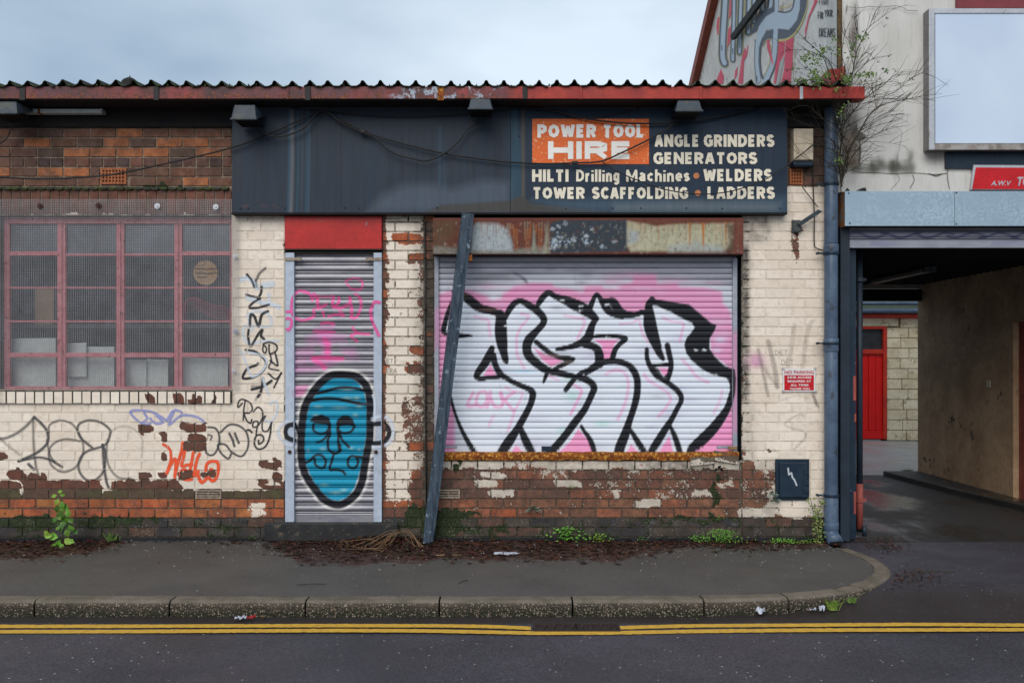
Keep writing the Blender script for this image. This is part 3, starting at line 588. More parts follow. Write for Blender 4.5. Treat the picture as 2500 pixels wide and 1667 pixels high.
def tone(px, py):
    rr = random.random
    if py < 460 and px < 600:
        hot = math.exp(-((px-260)/130)**2-((py-362)/34)**2) + (0.7 if 250 < px < 400 and 357 < py < 384 else 0)
        if rr() < 0.12 + hot*0.75: b = (0.36, 0.125, 0.045)
        else: b = random.choice([(0.145, 0.07, 0.042), (0.12, 0.055, 0.038), (0.17, 0.075, 0.045), (0.095, 0.055, 0.04)])
        if 384 < py < 408: b = random.choice([(0.10, 0.045, 0.035), (0.06, 0.035, 0.035), (0.15, 0.06, 0.04), (0.17, 0.07, 0.04)])
    elif py > 1264: b = random.choice([(0.035, 0.035, 0.042), (0.075, 0.065, 0.055), (0.028, 0.03, 0.038), (0.13, 0.06, 0.04), (0.05, 0.045, 0.042)])
    elif px < 700:
        if py > 1217: b = (0.32+0.10*rr(), 0.10+0.03*rr(), 0.042)
        elif py > 1195: b = random.choice([(0.085, 0.06, 0.035), (0.10, 0.06, 0.04), (0.075, 0.065, 0.03)])
        else: b = (0.13+0.03*rr(), 0.055, 0.035)
    elif px < 1062:
        b = random.choice([(0.34, 0.095, 0.035), (0.17, 0.07, 0.045), (0.14, 0.06, 0.04)]) if px < 1030 or rr() < 0.25 else (0.10, 0.07, 0.05)
        if 1078 < py < 1102 and px > 990: b = (0.40, 0.10, 0.035)
        if 570 < py < 642 and px > 950: b = (0.42, 0.10, 0.03)
    elif px > 1915 and py < 460: b = random.choice([(0.11, 0.055, 0.04), (0.14, 0.065, 0.045), (0.08, 0.05, 0.04)])
    else:
        b = random.choice([(0.23, 0.09, 0.055), (0.19, 0.075, 0.048), (0.26, 0.11, 0.065), (0.30, 0.10, 0.05), (0.16, 0.075, 0.055)])
        if 1217 < py < 1264: b = random.choice([(0.36, 0.12, 0.06), (0.30, 0.12, 0.065), (0.25, 0.11, 0.06)])
        if 1190 < px < 1256 and 1240 < py < 1264: b = (0.42, 0.10, 0.035)
        if 1808 < px < 1840 and 1123 < py < 1147: b = (0.45, 0.12, 0.05)
    k = random.uniform(0.88, 1.12); return tuple(q*k for q in b)
BR = []
def brick_data(x0, x1, y0, y1, yf=0.0, vertical=False, pull=0.014, rot=0.0):
    """front face grid with its edges folded back into the joint"""
    w, h = x1-x0, y1-y0; b = 0.9
    nx = max(2, int(round(w/11))); ny = 2 if h < 30 else 4
    xs = [x0, x0+b] + [x0+b+(w-2*b)*k/nx for k in range(1, nx)] + [x1-b, x1]
    ys = [y0, y0+b] + [y0+b+(h-2*b)*k/ny for k in range(1, ny)] + [y1-b, y1]
    out = yf + random.uniform(-0.0035, 0.0005); tx = random.uniform(-0.0015, 0.0015)
    vs = []; ms = []
    cx, cy = (x0+x1)/2, (y0+y1)/2; cr_, sr_ = math.cos(rot), math.sin(rot)
    for j, y in enumerate(ys):
        for i, x in enumerate(xs):
            e = i in (0, len(xs)-1) or j in (0, len(ys)-1)
            jx = 0 if e else random.uniform(-0.0007, 0.0007)
            X = cx+(x-cx)*cr_-(y-cy)*sr_; Y = cy+(x-cx)*sr_+(y-cy)*cr_
            if not e and random.random() < 0.03: jx += 0.003
            vs.append((PX(X), (yf+pull) if e else out + tx*(i/len(xs)-0.5) + jx, PZ(Y))); ms.append((X, Y))
    nX = len(xs); fs = [(j*nX+i, (j+1)*nX+i, (j+1)*nX+i+1, j*nX+i+1) for j in range(len(ys)-1) for i in range(nX-1)]
    return vs, fs, msk([m[0] for m in ms], [m[1] for m in ms])
def lay(x0, x1, y0, y1, base, phase, pitch=64.7, course=23.3, jx=2.6, jy=2.3, pri=0, alt=True, header_rows=(), yf=0.0):
    k0 = int(math.floor((base-y1)/course)); k1 = int(math.ceil((base-y0)/course))
    for k in range(k0, k1):
        yb = base-k*course; yt = yb-course; a0, a1 = max(yt, y0), min(yb, y1)
        if a1-a0 < 5: continue
        pt = pitch/2 if k in header_rows else pitch
        ph = phase + (pitch/2 if k % 2 else 0); n0 = math.floor((x0-ph)/pt)
        x = ph+n0*pt
        while x < x1:
            b0, b1 = max(x, x0), min(x+pt, x1)
            if b1-b0 > 7:
                wob = random.uniform(-0.35, 0.35)
                r = (b0+jx/2, b1-jx/2, a0+jy/2+wob, a1-jy/2+wob)
                parts = [r]
                for s in HOLES:
                    nxt = []
                    for q in parts:
                        if q[2] < s[3]-5 and q[3] > s[2]+5 and q[0] < s[1] and q[1] > s[0]:
                            if s[0]-q[0] > 8: nxt.append((q[0], s[0]-1.2, q[2], q[3]))
                            if q[1]-s[1] > 8: nxt.append((s[1]+1.2, q[1], q[2], q[3]))
                        else: nxt.append(q)
                    parts = nxt
                for q in parts: BR.append(dict(r=q, pri=pri, yf=yf)); setd(q[0]+0.5, q[1]-0.5, q[2]+0.5, q[3]-0.5, yf-0.002)
            x += pt
HOLES = [(477, 541, 1196, 1217), (1067, 1124, 1195, 1216), (244, 309, 410, 450), (1926, 1961, 411, 452), (1893, 1977, 1121, 1221)]
REG = [(-420, -6, 525, 985), (-420, -70, 985, 1313), (-420, -70, 289, 457), (-420, -70, 457, 525), (-70, 695, 985, 1313), (583, 695, 525, 985), (933, 1060, 522, 1313), (1060, 1811, 1124, 1313), (1811, 2014, 455, 1313), (1922, 2014, 268, 455), (-70, 566, 289, 457), (-70, 566, 457, 525), (566, 583, 525, 985), (-14, 566, 950, 985)]
def backing(x0, x1, y0, y1, d, step=5):
    xs = np.linspace(x0, x1, max(2, int((x1-x0)/step)+1)); ys = np.linspace(y1, y0, max(2, int((y1-y0)/step)+1)); X, Y = np.meshgrid(xs, ys)
    m = msk(X, Y); shallow = sm(m[..., 0], 0.7, 1.0); yy = d + 0.0075 - 0.005*shallow + np.random.normal(0, 0.0008, X.shape)
    s_ = D/FP; V = np.stack([(X-1250)*s_, yy, EYE+(880-Y)*s_], -1).reshape(-1, 3); i = np.arange(X.size).reshape(X.shape)
    F = np.stack([i[:-1, :-1], i[:-1, 1:], i[1:, 1:], i[1:, :-1]], -1).reshape(-1, 4)
    c = np.zeros((X.size, 4), np.float32); up = ((Y < 525) & (X < 600)).ravel(); lo = (Y > 1262).ravel()
    c[:] = (0.12, 0.095, 0.07, .5); c[up] = (0.24, 0.19, 0.14, .5); c[lo] = (0.06, 0.05, 0.04, .5)
    mm = m.reshape(-1, 4).copy(); mm[:, 2] += np.where(mm[:, 0] > 0.7, 1.0, 0.0)*np.where((X.ravel() > 930) & (X.ravel() < 1830), .62, .16); mm[:, 0] -= np.where(mm[:, 0] > 0.7, 0.15, 0.0); mm[:, 1] += 0.12
    link('mortar', mesh_np('mortar', V, F, M_BRICK, {'Col': c, 'Msk': mm}), shop)
for r in REG: backing(*r, 0.0 if r[3] != 985 or r[2] != 950 else 0.0)
lay(-70, 695, 985, 1313, 1310.5, 281.6-32.35, pri=1)
lay(-420, -6, 525, 985, 1310.5, 281.6-32.35, pri=5); lay(-420, -70, 985, 1313, 1310.5, 281.6-32.35, pri=9); lay(-420, -70, 289, 525, 455.5, 58, 64.6, 23.75, pri=9)
lay(566, 695, 525, 985, 1310.5, 281.6-32.35, pri=3)
lay(933, 1036, 522, 1313, 1310, 964.6, 64.4, 23.25, pri=2); lay(1036, 1060, 522, 1313, 1310, 1036, 64.4, 23.25, pri=4)
lay(1060, 1811, 1124, 1313, 1310, 1518, 64.0, 23.25, pri=1)
lay(1811, 2014, 455, 1313, 1310, 1837, 64.5, 23.25, pri=3)
lay(1922, 2014, 268, 455, 454, 1935, 64.5, 23.7, pri=4)
lay(-70, 566, 289, 455, 455.5, 58, 64.6, 23.75, pri=0, header_rows=(2,))
def soldier(x0, x1, y0, y1, pitch, ph, yf, pull=0.014):
    x = ph
    while x < x1:
        a, b = max(x, x0), min(x+pitch, x1)
        if b-a > 6: yield (a+1.0, b-1.0, y0+random.uniform(-.6, .6), y1+random.uniform(-.6, .6))
        x += pitch
def brick_obj(r, name, yf=0.0, pull=0.014, rot=0.0, col=None):
    vs, fs, ms = brick_data(*r, yf=yf, pull=pull, rot=rot); c = col or tone((r[0]+r[1])/2, (r[2]+r[3])/2)
    me = mesh_np(name, vs, fs, M_BRICK, {'Col': np.tile((*c, random.random()), (len(vs), 1)), 'Msk': ms}); return link(name, me, shop)
for r in soldier(-70, 566, 463, 523, 23.65, -66, 0.0): brick_obj(r, 'soldier_brick')
for r in soldier(-14, 566, 955, 984.5, 23.0, -72, 0.0): brick_obj(r, 'sill_brick', yf=-0.03, pull=0.04); setd(r[0], r[1], r[2], r[3], -0.032)
m = MB(); m.box(PX(-14), PX(566), -0.024, 0.01, PZ(983.5), PZ(954)); m.build('sill_mortar', M_STEP, shop)
BR.sort(key=lambda b: (b['pri'], -(b['r'][1]-b['r'][0])*(b['r'][3]-b['r'][2])))
main = [b for b in BR if b['r'][1] > -5 and (b['r'][1]-b['r'][0]) > 20][:300]; ids = set(id(b) for b in main); rest = [b for b in BR if id(b) not in ids]
for b in main: brick_obj(b['r'], 'brick', b['yf'])
av, af, ac, am = [], [], [], []
for b in rest:
    vs, fs, ms = brick_data(*b['r'], yf=b['yf']); o = len(av); av += vs; af += [tuple(i+o for i in f) for f in fs]
    c = tone((b['r'][0]+b['r'][1])/2, (b['r'][2]+b['r'][3])/2); ac += [(*c, random.random())]*len(vs); am.append(ms)
if rest: tag(link('brickwork', mesh_np('brickwork', av, af, M_BRICK, {'Col': np.array(ac), 'Msk': np.concatenate(am)}), shop), kind='stuff')
# broken cream brick pieces wedged under the shutter sill
for r, rot in (((1683, 1742, 1112, 1134), -0.12), ((1742, 1802, 1104, 1128), 0.16)): brick_obj(r, 'loose_brick', yf=-0.03, pull=0.05, rot=rot, col=(0.14, 0.12, 0.08))
# solid mass of the walls behind the brick faces, with the openings left free
wl = MB()
for x0, x1, y0, y1 in ((-2800, -420, 262, 1330), (-420, -70, 262, 1330), (-70, -6, 490, 985), (-70, 566, 262, 527), (-70, 695, 984, 1330), (583, 700, 490, 984), (566, 583, 490, 984), (933, 1060, 490, 1330), (1060, 1811, 1123, 1330), (1811, 2036, 262, 1330), (566, 1922, 262, 523)):
    wl.box(PX(x0), PX(x1), 0.012, 0.22, PZ(y1), PZ(y0))
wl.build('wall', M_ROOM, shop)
wl = MB(); x1 = PX(2036); wl.box(x1-0.22, x1, 0.22, 5.0, -0.05, 3.8); wl.box(-16, x1, 4.9, 5.1, -0.05, 3.9); wl.box(-16, -15.8, 0.2, 5, -0.05, 3.8); wl.build('rear_wall', M_ROOM, shop)
# doorstep
m = MB(); m.pbox(645, 972, 1276, 1322, -0.035, 0.15); m.build('doorstep', M_STEP, shop, bevel=0.012)
# eaves, gutter and roof
m = MB(); m.box(-16, PX(2045), -0.33, 0.012, 3.742, 3.762); m.box(-16, PX(2045), -0.03, 0.02, 3.60, 3.742); m.build('eaves_soffit', M_SOFFIT, shop)
gt = []
GX = [-16, PX(60, -.35), PX(381, -.35), PX(703, -.35), PX(1076, -.35), PX(1282, -.35), PX(1418, -.35), PX(1711, -.35), PX(1957, -.35), PX(2112, -.35)]
for a, b in zip(GX[:-1], GX[1:]):
    m = MB(); z0, z1 = PZ(241, -.35), PZ(211.5, -.35); j = random.uniform(-0.003, 0.003)
    m.box(a+0.002, b-0.002, -0.35+j, -0.344, z0, z1); m.box(a+0.002, b-0.002, -0.344, -0.22, z0, z0+0.006); m.box(a+0.002, b-0.002, -0.226, -0.22, z0+0.006, z1-0.01)
    m.build('gutter_length', M_GUTTER, shop, bevel=0.003)
for px, w, mt in ((54, 14, M_MASTIC), (381, 13, M_MASTIC), (703, 4, M_GUTTER), (751, 14, M_MASTIC), (1076, 15, M_RUSTY), (1282, 12, M_MASTIC), (1418, 7, M_GUTTER), (1711, 7, M_GUTTER), (1957, 8, M_GALV_FRAME)):
    m = MB(); m.pbox(px-w/2, px+w/2, 211, 242 + (3 if w > 12 else 0), -0.358, -0.34); m.build('gutter_joint', mt, shop, bevel=0.003)
pitch = 0.1466; xs = []; V = []; F = []
prof = [(0, 0), (0.16, 0.0), (0.34, 0.36), (0.43, 0.92), (0.5, 1.0), (0.57, 0.92), (0.66, 0.36), (0.84, 0.0)]
x = PX(10, -.35) - pitch*60 - 0.5*pitch + (PX(27, -.35)-PX(10, -.35)); lines = []
while x < PX(2040, -.35):
    lines += [(x+u*pitch, h*0.047) for u, h in prof]; x += pitch
z0 = PZ(209, -.37)
def sheet(px0, px1, name):
    pts = [p for p in lines if px0 <= p[0] <= px1 + 0.02]; n = len(pts); V = []
    ys = [-0.37, -0.34, 1.5, 3.3, 5.3]; sj = random.uniform(-.004, .004); st_ = random.uniform(-.0012, .0012); rz = lambda y: z0 + sj + (y+0.37)*0.105
    for y in ys: V += [(p[0], y+(random.uniform(-.008, .004) if y < -.36 else 0), rz(y)+p[1]*(1+sj*8)+st_*(p[0]-pts[0][0])*3) for p in pts]
    V += [(p[0], -0.37, rz(-0.37)+p[1]-0.007) for p in pts] + [(p[0], -0.30, rz(-0.3)+p[1]-0.007) for p in pts]
    F = [(r*n+i, r*n+i+1, (r+1)*n+i+1, (r+1)*n+i) for r in range(4) for i in range(n-1)] + [(5*n+i, 5*n+i+1, i+1, i) for i in range(n-1)] + [(6*n+i, 6*n+i+1, 5*n+i+1, 5*n+i) for i in range(n-1)]
    link(name, mesh_np(name, V, F, M_ROOF), shop)
xx = lines[0][0]
while xx < lines[-1][0]-0.1: sheet(xx, min(xx+7*pitch, lines[-1][0]), 'roof_sheet'); xx += 7*pitch
# moss lumps along the sheet edge
m = MB()
for k in range(420):
    px = random.uniform(0, 2040); x = PX(px, -.36); r = random.uniform(0.004, 0.012); zz = z0 + random.uniform(0.0, 0.006); y = random.uniform(-0.36, -0.25)
    m.add([(x-r, y, zz), (x+r, y-r, zz), (x+r*0.6, y+r, zz), (x, y, zz+r*random.uniform(0.8, 2.2))], [(0, 1, 3), (1, 2, 3), (2, 0, 3)])
m.build('roof_moss', M_ROOF, shop, kind='stuff')
# black filler behind the corrugations
m = MB(); m.box(-16, PX(2050, -.3), -0.30, -0.22, z0-0.05, z0+0.002); m.build('eaves_filler', M_SOFFIT, shop)
# tile creasing over the soldier course
m = MB()
for k in range(-3, 27):
    a = 7+k*21.3
    if a > 560: break
    m.prism([(PX(a), PZ(462)), (PX(a+8), PZ(465)), (PX(a+19), PZ(464)), (PX(a+20.5), PZ(459)), (PX(a), PZ(457.5))], -0.022+random.uniform(-.004, .004), 0.02)
m.build('tile_course', M_ROOF, shop)
# air bricks and vents
def airbrick(px0, px1, py0, py1, nx, ny, yf=-0.012, broken=False):
    m = MB(); gw = (px1-px0)/(nx*1.0+0.9); gh = (py1-py0)/(ny*1.0+0.9); bw, bh = gw*0.42, gh*0.42
    for i in range(nx+1):
        c = px0+gw*0.45+gw*i; m.pbox(c-bw/2 if i else px0, c+bw/2 if i < nx else px1, py0, py1, yf, 0.03)
    for j in range(ny+1):
        c = py0+gh*0.45+gh*j; m.pbox(px0+0.5, px1-0.5, (c-bh/2) if j else py0+0.3, (c+bh/2) if j < ny else py1-0.3, yf+0.003, 0.03)
    o = m.build('air_brick', M_TERRA, shop); h = MB(); h.pbox(px0+1, px1-1, py0+1, py1-1, 0.02, 0.05); h.build('void', M_HOLE, shop)
airbrick(245, 308, 410, 450, 7, 4); airbrick(1928, 1960, 412, 451, 4, 4)
for (a, b, c, d) in ((477, 540, 1196, 1217), (1067, 1123, 1195, 1216)):
    m = MB(); m.pbox(a, b, c, c+3, -0.006, .02); m.pbox(a, b, d-3.5, d, -0.006, .02); m.pbox(a, a+4, c+3, d-3.5, -0.006, .02); m.pbox(b-4, b, c+3, d-3.5, -0.006, .02)
    for q in (0.36, 0.66): yy = c+(d-c)*q; m.pbox(a+4, b-4, yy-1.3, yy+1.3, -0.003, .02)
    m.pbox((a+b)/2-2, (a+b)/2+2, c+3, d-3.5, -0.001, .02); m.build('slotted_vent', M_VENT, shop); h = MB(); h.pbox(a+3, b-3, c+2, d-2, 0.016, 0.03); h.build('void', M_HOLE, shop)
# ------------------------------------------------------------------ window with glazing bars
WY = 0.09
win = MB(); f = lambda px0, px1, py0, py1, y0=WY, y1=WY+0.045: win.pbox(px0, px1, py0, py1, y0, y1)
for a, b in ((9, 22), (140, 160), (284, 303), (425, 444), (562, 572)): f(a, b, 540, 950)
for a, b in ((149, 151), (293, 294.6), (434, 435.6)): f(a, b, 546, 944, WY-0.012, WY)
f(9, 575, 528, 546, WY-0.01, WY+0.05); f(9, 575, 943, 952, WY-0.01, WY+0.05)
cols = [(22, 140), (160, 284), (303, 425), (444, 562)]
for i, (a, b) in enumerate(cols):
    f(a, b, *((614, 624) if i in (0, 3) else (619.5, 624.5)), WY+0.004); f(a, b, 700.5, 704.5, WY+0.006); f(a, b, 782, 786.5, WY+0.006); f(a, b, 861, 872, WY+0.002)
wob = win.build('window', M_PINK, shop, bevel=0.003, label='pink steel window with twenty panes')
m = MB(); m.box(PX(0), PX(570), 0.012, WY+0.1, PZ(527.5), PZ(523)); m.build('lintel', M_RUSTDARK, shop)
m = MB(); m.box(PX(0), PX(570), 0.0, WY+0.12, PZ(954), PZ(950.5)); m.build('window_ledge', M_VENT, shop)
rows_ = [(546, 619), (624, 701), (704, 782), (786, 862), (872, 943)]
for i, (a, b) in enumerate(cols):
    for j, (c, d) in enumerate(rows_):
        q = MB(); ti = random.uniform(-0.002, 0.002); q.add([tuple(P(a-1, d+1, WY+0.022+ti)), tuple(P(b+1, d+1, WY+0.022)), tuple(P(b+1, c-1, WY+0.022)), tuple(P(a-1, c-1, WY+0.022-ti))], [(0, 1, 2, 3)])
        o = q.build('pane', M_FROST if j in (0,) else M_GLASS, wob); 
# round paper sticker inside the pane, its print worn to dashes
m = MB(); c = P(502, 666, WY+0.018); m.disc((c.x, c.z), 0.108, c.y-0.001, c.y+0.001, 28); st = m.build('sticker', M_CARD, wob)
cv = Canvas(462, 620, 546, 706, 1.0)
for k, (x0, x1, y) in enumerate(((478, 497, 656), (500, 509, 657), (512, 530, 656), (476, 492, 666), (496, 520, 667), (524, 534, 666), (482, 505, 676))): cv.stroke([(x0, y), ((x0+x1)/2, y+0.8), (x1, y)], 3.5, (0.02, 0.02, 0.03), 0.75, 1.2)
cv.stroke([(488+13*math.cos(a*.5), 641+8*math.sin(a*.5)) for a in range(14)], 2.5, (0.03, 0.05, 0.07), 0.6)
decal(cv, 'faded_print', M_SPRAY, wob, y=c.y-0.004)
# dark room
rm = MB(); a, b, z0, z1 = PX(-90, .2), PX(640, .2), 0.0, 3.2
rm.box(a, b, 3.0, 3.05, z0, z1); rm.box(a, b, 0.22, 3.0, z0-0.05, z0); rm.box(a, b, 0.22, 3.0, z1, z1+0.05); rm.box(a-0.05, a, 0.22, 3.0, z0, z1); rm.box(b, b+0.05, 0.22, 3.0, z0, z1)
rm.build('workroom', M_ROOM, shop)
bt = MB(); bt.box(PX(-40, .25), PX(600, .25), 0.30, 0.85, PZ(800, .3), PZ(791, .3)); bt.box(PX(-20, .3), PX(-4, .3), 0.34, 0.4, 0.0, PZ(800, .3)); bt.box(PX(590, .3), PX(600, .3), 0.34, 0.4, 0, PZ(800, .3))
tag(bt.build('workbench', M_TIMBER), 'dark workbench just behind the pink window', 'workbench')
def board(x0, x1, y0, y1, y, tilt, label, mat=M_WHITEBOARD):
    m = MB(); pts = [(PX(x0, y), PZ(y1, y)), (PX(x1, y), PZ(y1, y)), (PX(x1, y), PZ(y0+tilt, y)), (PX(x0, y), PZ(y0, y))]; m.prism(pts, y, y+0.02)
    return tag(m.build('white_card_sheet', mat), label, 'card sheet', 'white card sheets leaning inside the window')
board(29, 136, 826, 948, 0.20, -1, 'tall white card sheet behind the leftmost bottom pane of the window')
board(160, 210, 838, 920, 0.19, -2, 'small white card sheet standing in front in the second bottom pane of the window')
board(164, 279, 845, 948, 0.225, 1, 'wide white card sheet behind the second bottom pane from the left')
board(302, 357, 878, 948, 0.19, 0, 'left one of two pale card sheets behind the third bottom pane')
board(359, 410, 876, 948, 0.215, 2, 'right one of two pale card sheets behind the third bottom pane')
board(440, 556, 873, 948, 0.20, 2, 'white card sheet behind the rightmost bottom pane of the window')
m = MB(); m.pbox(84, 130, 705, 791, 0.42, 0.7); tag(m.build('cardboard_box', M_CARD, bevel=0.004), 'brown cardboard box standing on the workbench behind the window', 'box')
m = MB()
pts = [(450, 770), (452, 740), (468, 728), (490, 732), (508, 742), (530, 748), (556, 752), (560, 776)]
for k in range(5): m.tube([P(px+random.uniform(-2, 2), py+k*7, .45+0.02*k) for px, py in crom(pts, 3)[:22]], 0.014, 6)
tag(m.build('crimson_bundle', M_CLOTHRED, smooth=True), 'bundle of crimson plastic netting seen through the right panes', 'netting')
m = MB(); m.prism([(PX(x, .5), PZ(y, .5)) for x, y in ((50, 750), (78, 735), (80, 790), (48, 790))], .5, .7); tag(m.build('tool_bag', M_TIMBER), 'grey crumpled bag beside the cardboard box inside the window', 'bag')
m = MB(); m.pbox(30, 46, 764, 791, .4, .5); tag(m.build('blue_tin', M_NAVY), 'small blue tin at the left edge of the workbench', 'tin')
# wire mesh guard
gd = empty('window_guard', P(290, 720, -0.03), 'square wire mesh guard bolted over the pink window', 'window guard')
m = MB(); step = 4.48; n = int((583+70)/step)
def wx(px, y0, y1): m.pbox(px-0.31, px+0.31, y0, y1, -0.0315, -0.030)
for i in range(n+1):
    px = 583-i*step; top = 528 if px > 566 else 487.5
    j = random.uniform(-.15, .15); wx(px+j, top, 953)
nr = int((953-487.5)/step)
for k in range(nr+1):
    py = 487.5+k*step; r = 566 if py < 528 else 583
    j = random.uniform(-.12, .12); m.pbox(-70, r, py-0.29+j, py+0.29+j, -0.0298, -0.028)
m.build('wire_mesh', M_WIRE, gd, kind='stuff')
for px, py, mt, r in ((103, 505, M_RUSTDARK, 7), (245, 504, M_RUSTDARK, 7), (388, 505, M_GALV_FRAME, 7), (530, 507, M_GALV_FRAME, 7), (577, 627, M_GALV_FRAME, 5), (578, 809, M_FRAME2, 6), (573, 905, M_GALV_FRAME, 4.5)):
    m = MB(); c = P(px, py); m.disc((c.x, c.z), r/280, -0.038, -0.033, 20); m.disc((c.x, c.z), r/280*0.35, -0.046, -0.038, 6); m.build('washer', mt, gd)

# ------------------------------------------------------------------ spray paint on the window shutter
A_ = lambda x, y, w=None: (1060+x/6.189, 620+y/6.189) + ((w,) if w else ())
B_ = lambda x, y, w=None: (1430+x/6.189, 620+y/6.189) + ((w,) if w else ())
C_ = lambda x, y, w=None: (1060+x/6.189, 860+y/6.189) + ((w,) if w else ())
D_ = lambda x, y, w=None: (1430+x/6.189, 860+y/6.189) + ((w,) if w else ())
BLK = (0.012, 0.014, 0.020); PNK = (0.74, 0.29, 0.52); WHT = (0.72, 0.77, 0.86)
cw = Canvas(1060, 622, 1802, 1110, 1.0)
cw.poly([(1072, 700), (1130, 697), (1250, 675), (1400, 668), (1500, 676), (1700, 690), (1795, 700), (1795, 1110), (1072, 1110)], WHT, 0.55, 8)
for x, y, rx, ry, al in ((1215, 671, 50, 9, .6), (1190, 678, 40, 6, .5), (1262, 660, 30, 5, .35), (1345, 658, 16, 6, .4), (1400, 660, 22, 7, .45), (1180, 690, 40, 7, .35), (1430, 668, 18, 9, .4), (1240, 683, 30, 7, .35), (1290, 668, 40, 4, .25), (1420, 690, 14, 5, .4)): cw.blob(x, y, rx, ry, (0.05, 0.055, 0.08), al)
cw.stroke([A_(1210, 290), A_(1320, 350), A_(1400, 430)], 7, (0.03, 0.03, 0.05), .8, 3)
pk = [(1070, 720), (1088, 712), (1120, 706), (1158, 710), (1176, 720), (1202, 729), (1222, 729), (1232, 716), (1246, 708), (1256, 697), (1300, 690), (1345, 692), (1357, 701), (1390, 705), (1422, 714), (1431, 699), (1440, 697), (1468, 697), (1478, 706), (1496, 706), (1503, 698), (1542, 690), (1548, 672), (1600, 669), (1606, 694), (1650, 690), (1660, 700), (1720, 702), (1762, 712), (1765, 740), (1782, 760), (1792, 830), (1792, 1110), (1660, 1110), (1660, 800), (1110, 800), (1110, 1110), (1070, 1110)]
cw.poly(pk, PNK, 0.90, 5)
for k in range(55): cw.blob(random.uniform(1080, 1790), random.uniform(690, 820), random.uniform(10, 40), random.uniform(4, 12), random.choice([(0.66, 0.50, 0.68), (0.80, 0.22, 0.48), (0.66, 0.62, 0.78), (0.76, 0.34, 0.56)]), random.uniform(.1, .4))
cw.poly([(1062, 615), (1800, 615), (1800, 672), (1650, 676), (1540, 664), (1400, 680), (1250, 684), (1062, 700)], (0.42, 0.44, 0.52), .35, 10)
for x, y, rx, ry in ((1190, 700, 25, 8), (1545, 672, 50, 10), (1640, 688, 40, 10), (1495, 686, 30, 8)): cw.blob(x, y, rx, ry, (0.70, 0.35, 0.58), .5)
cw.blob(1205, 726, 12, 7, WHT, .8); cw.blob(1757, 830, 14, 9, (0.65, 0.7, 0.85), .7); cw.blob(1750, 855, 12, 6, (0.65, 0.7, 0.85), .6); cw.blob(1505, 703, 9, 5, WHT, .6)
W1 = [(1131, 718), (1173, 752), (1215, 765), (1231, 778), (1254, 738), (1272, 735), (1312, 750), (1335, 719), (1344, 719), (1415, 750), (1446, 735), (1457, 721), (1470, 735), (1495, 735), (1511, 756), (1533, 771), (1569, 764), (1583, 778), (1580, 750), (1592, 732), (1682, 751), (1737, 793), (1734, 830), (1737, 862), (1790, 905), (1788, 950), (1777, 1005), (1737, 1054), (1688, 1106), (1160, 1106), (1129, 1051), (1100, 970), (1104, 880), (1112, 820), (1084, 815), (1092, 770), (1110, 735)]
cw.poly(W1, (0.72, 0.77, 0.86), 1.0, 1.5)
for k in range(60): cw.blob(random.uniform(1110, 1760), random.uniform(760, 1100), random.uniform(10, 50), random.uniform(5, 20), random.choice([(0.42, 0.47, 0.62), (0.52, 0.52, 0.68), (0.66, 0.74, 0.78), (0.52, 0.48, 0.64), (0.85, 0.88, 0.92)]), random.uniform(.15, .5)*(cw.sample(np.array(1.), np.array(1.))[..., 3]*0+1))
for x, y, rx, ry in ((1372, 1050, 14, 7), (1405, 925, 30, 5), (1400, 968, 20, 14), (1520, 944, 10, 2), (1470, 1035, 20, 8)): cw.blob(x, y, rx, ry, (0.2, 0.62, 0.5), .35)
cw.blob(1280, 907, 34, 3, (0.25, 0.6, 0.8), .5); cw.blob(1605, 968, 22, 6, (.3, .3, .35), .3); cw.blob(1590, 1042, 16, 5, (.3, .3, .4), .3); cw.blob(1360, 752, 16, 6, (.3, .3, .35), .5)
PK2 = (0.84, 0.33, 0.58)
for T in ([(1246, 1106), (1260, 1086), (1280, 1106)], [(1412, 1046), (1394, 1075), (1362, 1106), (1452, 1106), (1446, 1082), (1430, 1068)], [(1541, 1084), (1528, 1106), (1560, 1106)], [(1634, 1064), (1606, 1106), (1644, 1106)], [(1795, 1000), (1775, 1022), (1740, 1066), (1698, 1106), (1795, 1106)],
          [(1197, 890), (1213, 918), (1179, 918)], [(1301, 846), (1312, 862), (1325, 880), (1346, 895), (1372, 884), (1367, 875), (1330, 865)], [(1448, 828), (1512, 828), (1499, 842), (1490, 880), (1474, 881), (1469, 843)], [(1607, 897), (1634, 898), (1630, 920), (1621, 918)]): cw.poly(T, PK2, 0.97, 1.5)
def pinkline(pts, w=7, al=.55): cw.stroke(pts, w, (0.82, 0.38, 0.64), al, 1.6)
pinkline([A_(610, 940), A_(740, 985), A_(820, 1000), A_(830, 1100), A_(850, 1240)]); pinkline([A_(1310, 905), A_(1420, 930), A_(1400, 1000), A_(1300, 1120), A_(1250, 1250), A_(1245, 1400), A_(1260, 1540), C_(1300, 130), C_(1360, 240)])
pinkline([A_(1970, 930), A_(2120, 960), A_(2250, 980), A_(2270, 1050), A_(2210, 1180), A_(2160, 1290)]); pinkline([B_(520, 1060), B_(700, 1040), B_(800, 1000), B_(850, 1180), B_(940, 1330)], 6)
pinkline([B_(1160, 960), B_(1300, 1020), B_(1470, 1050), B_(1450, 1180), B_(1420, 1310)]); pinkline([D_(300, 330), D_(420, 275), D_(560, 290), D_(630, 400), D_(640, 560), D_(600, 750), D_(540, 900), D_(480, 1010)], 8)
pinkline([D_(880, 330), D_(960, 430), D_(1200, 580), D_(1280, 700), D_(1200, 850), D_(1100, 960)], 8); pinkline([D_(1460, 110), D_(1560, 220), D_(1680, 370), D_(1850, 450)], 8); pinkline([D_(2060, 570), D_(2030, 720), D_(1980, 820), D_(1930, 920)], 8, .4)
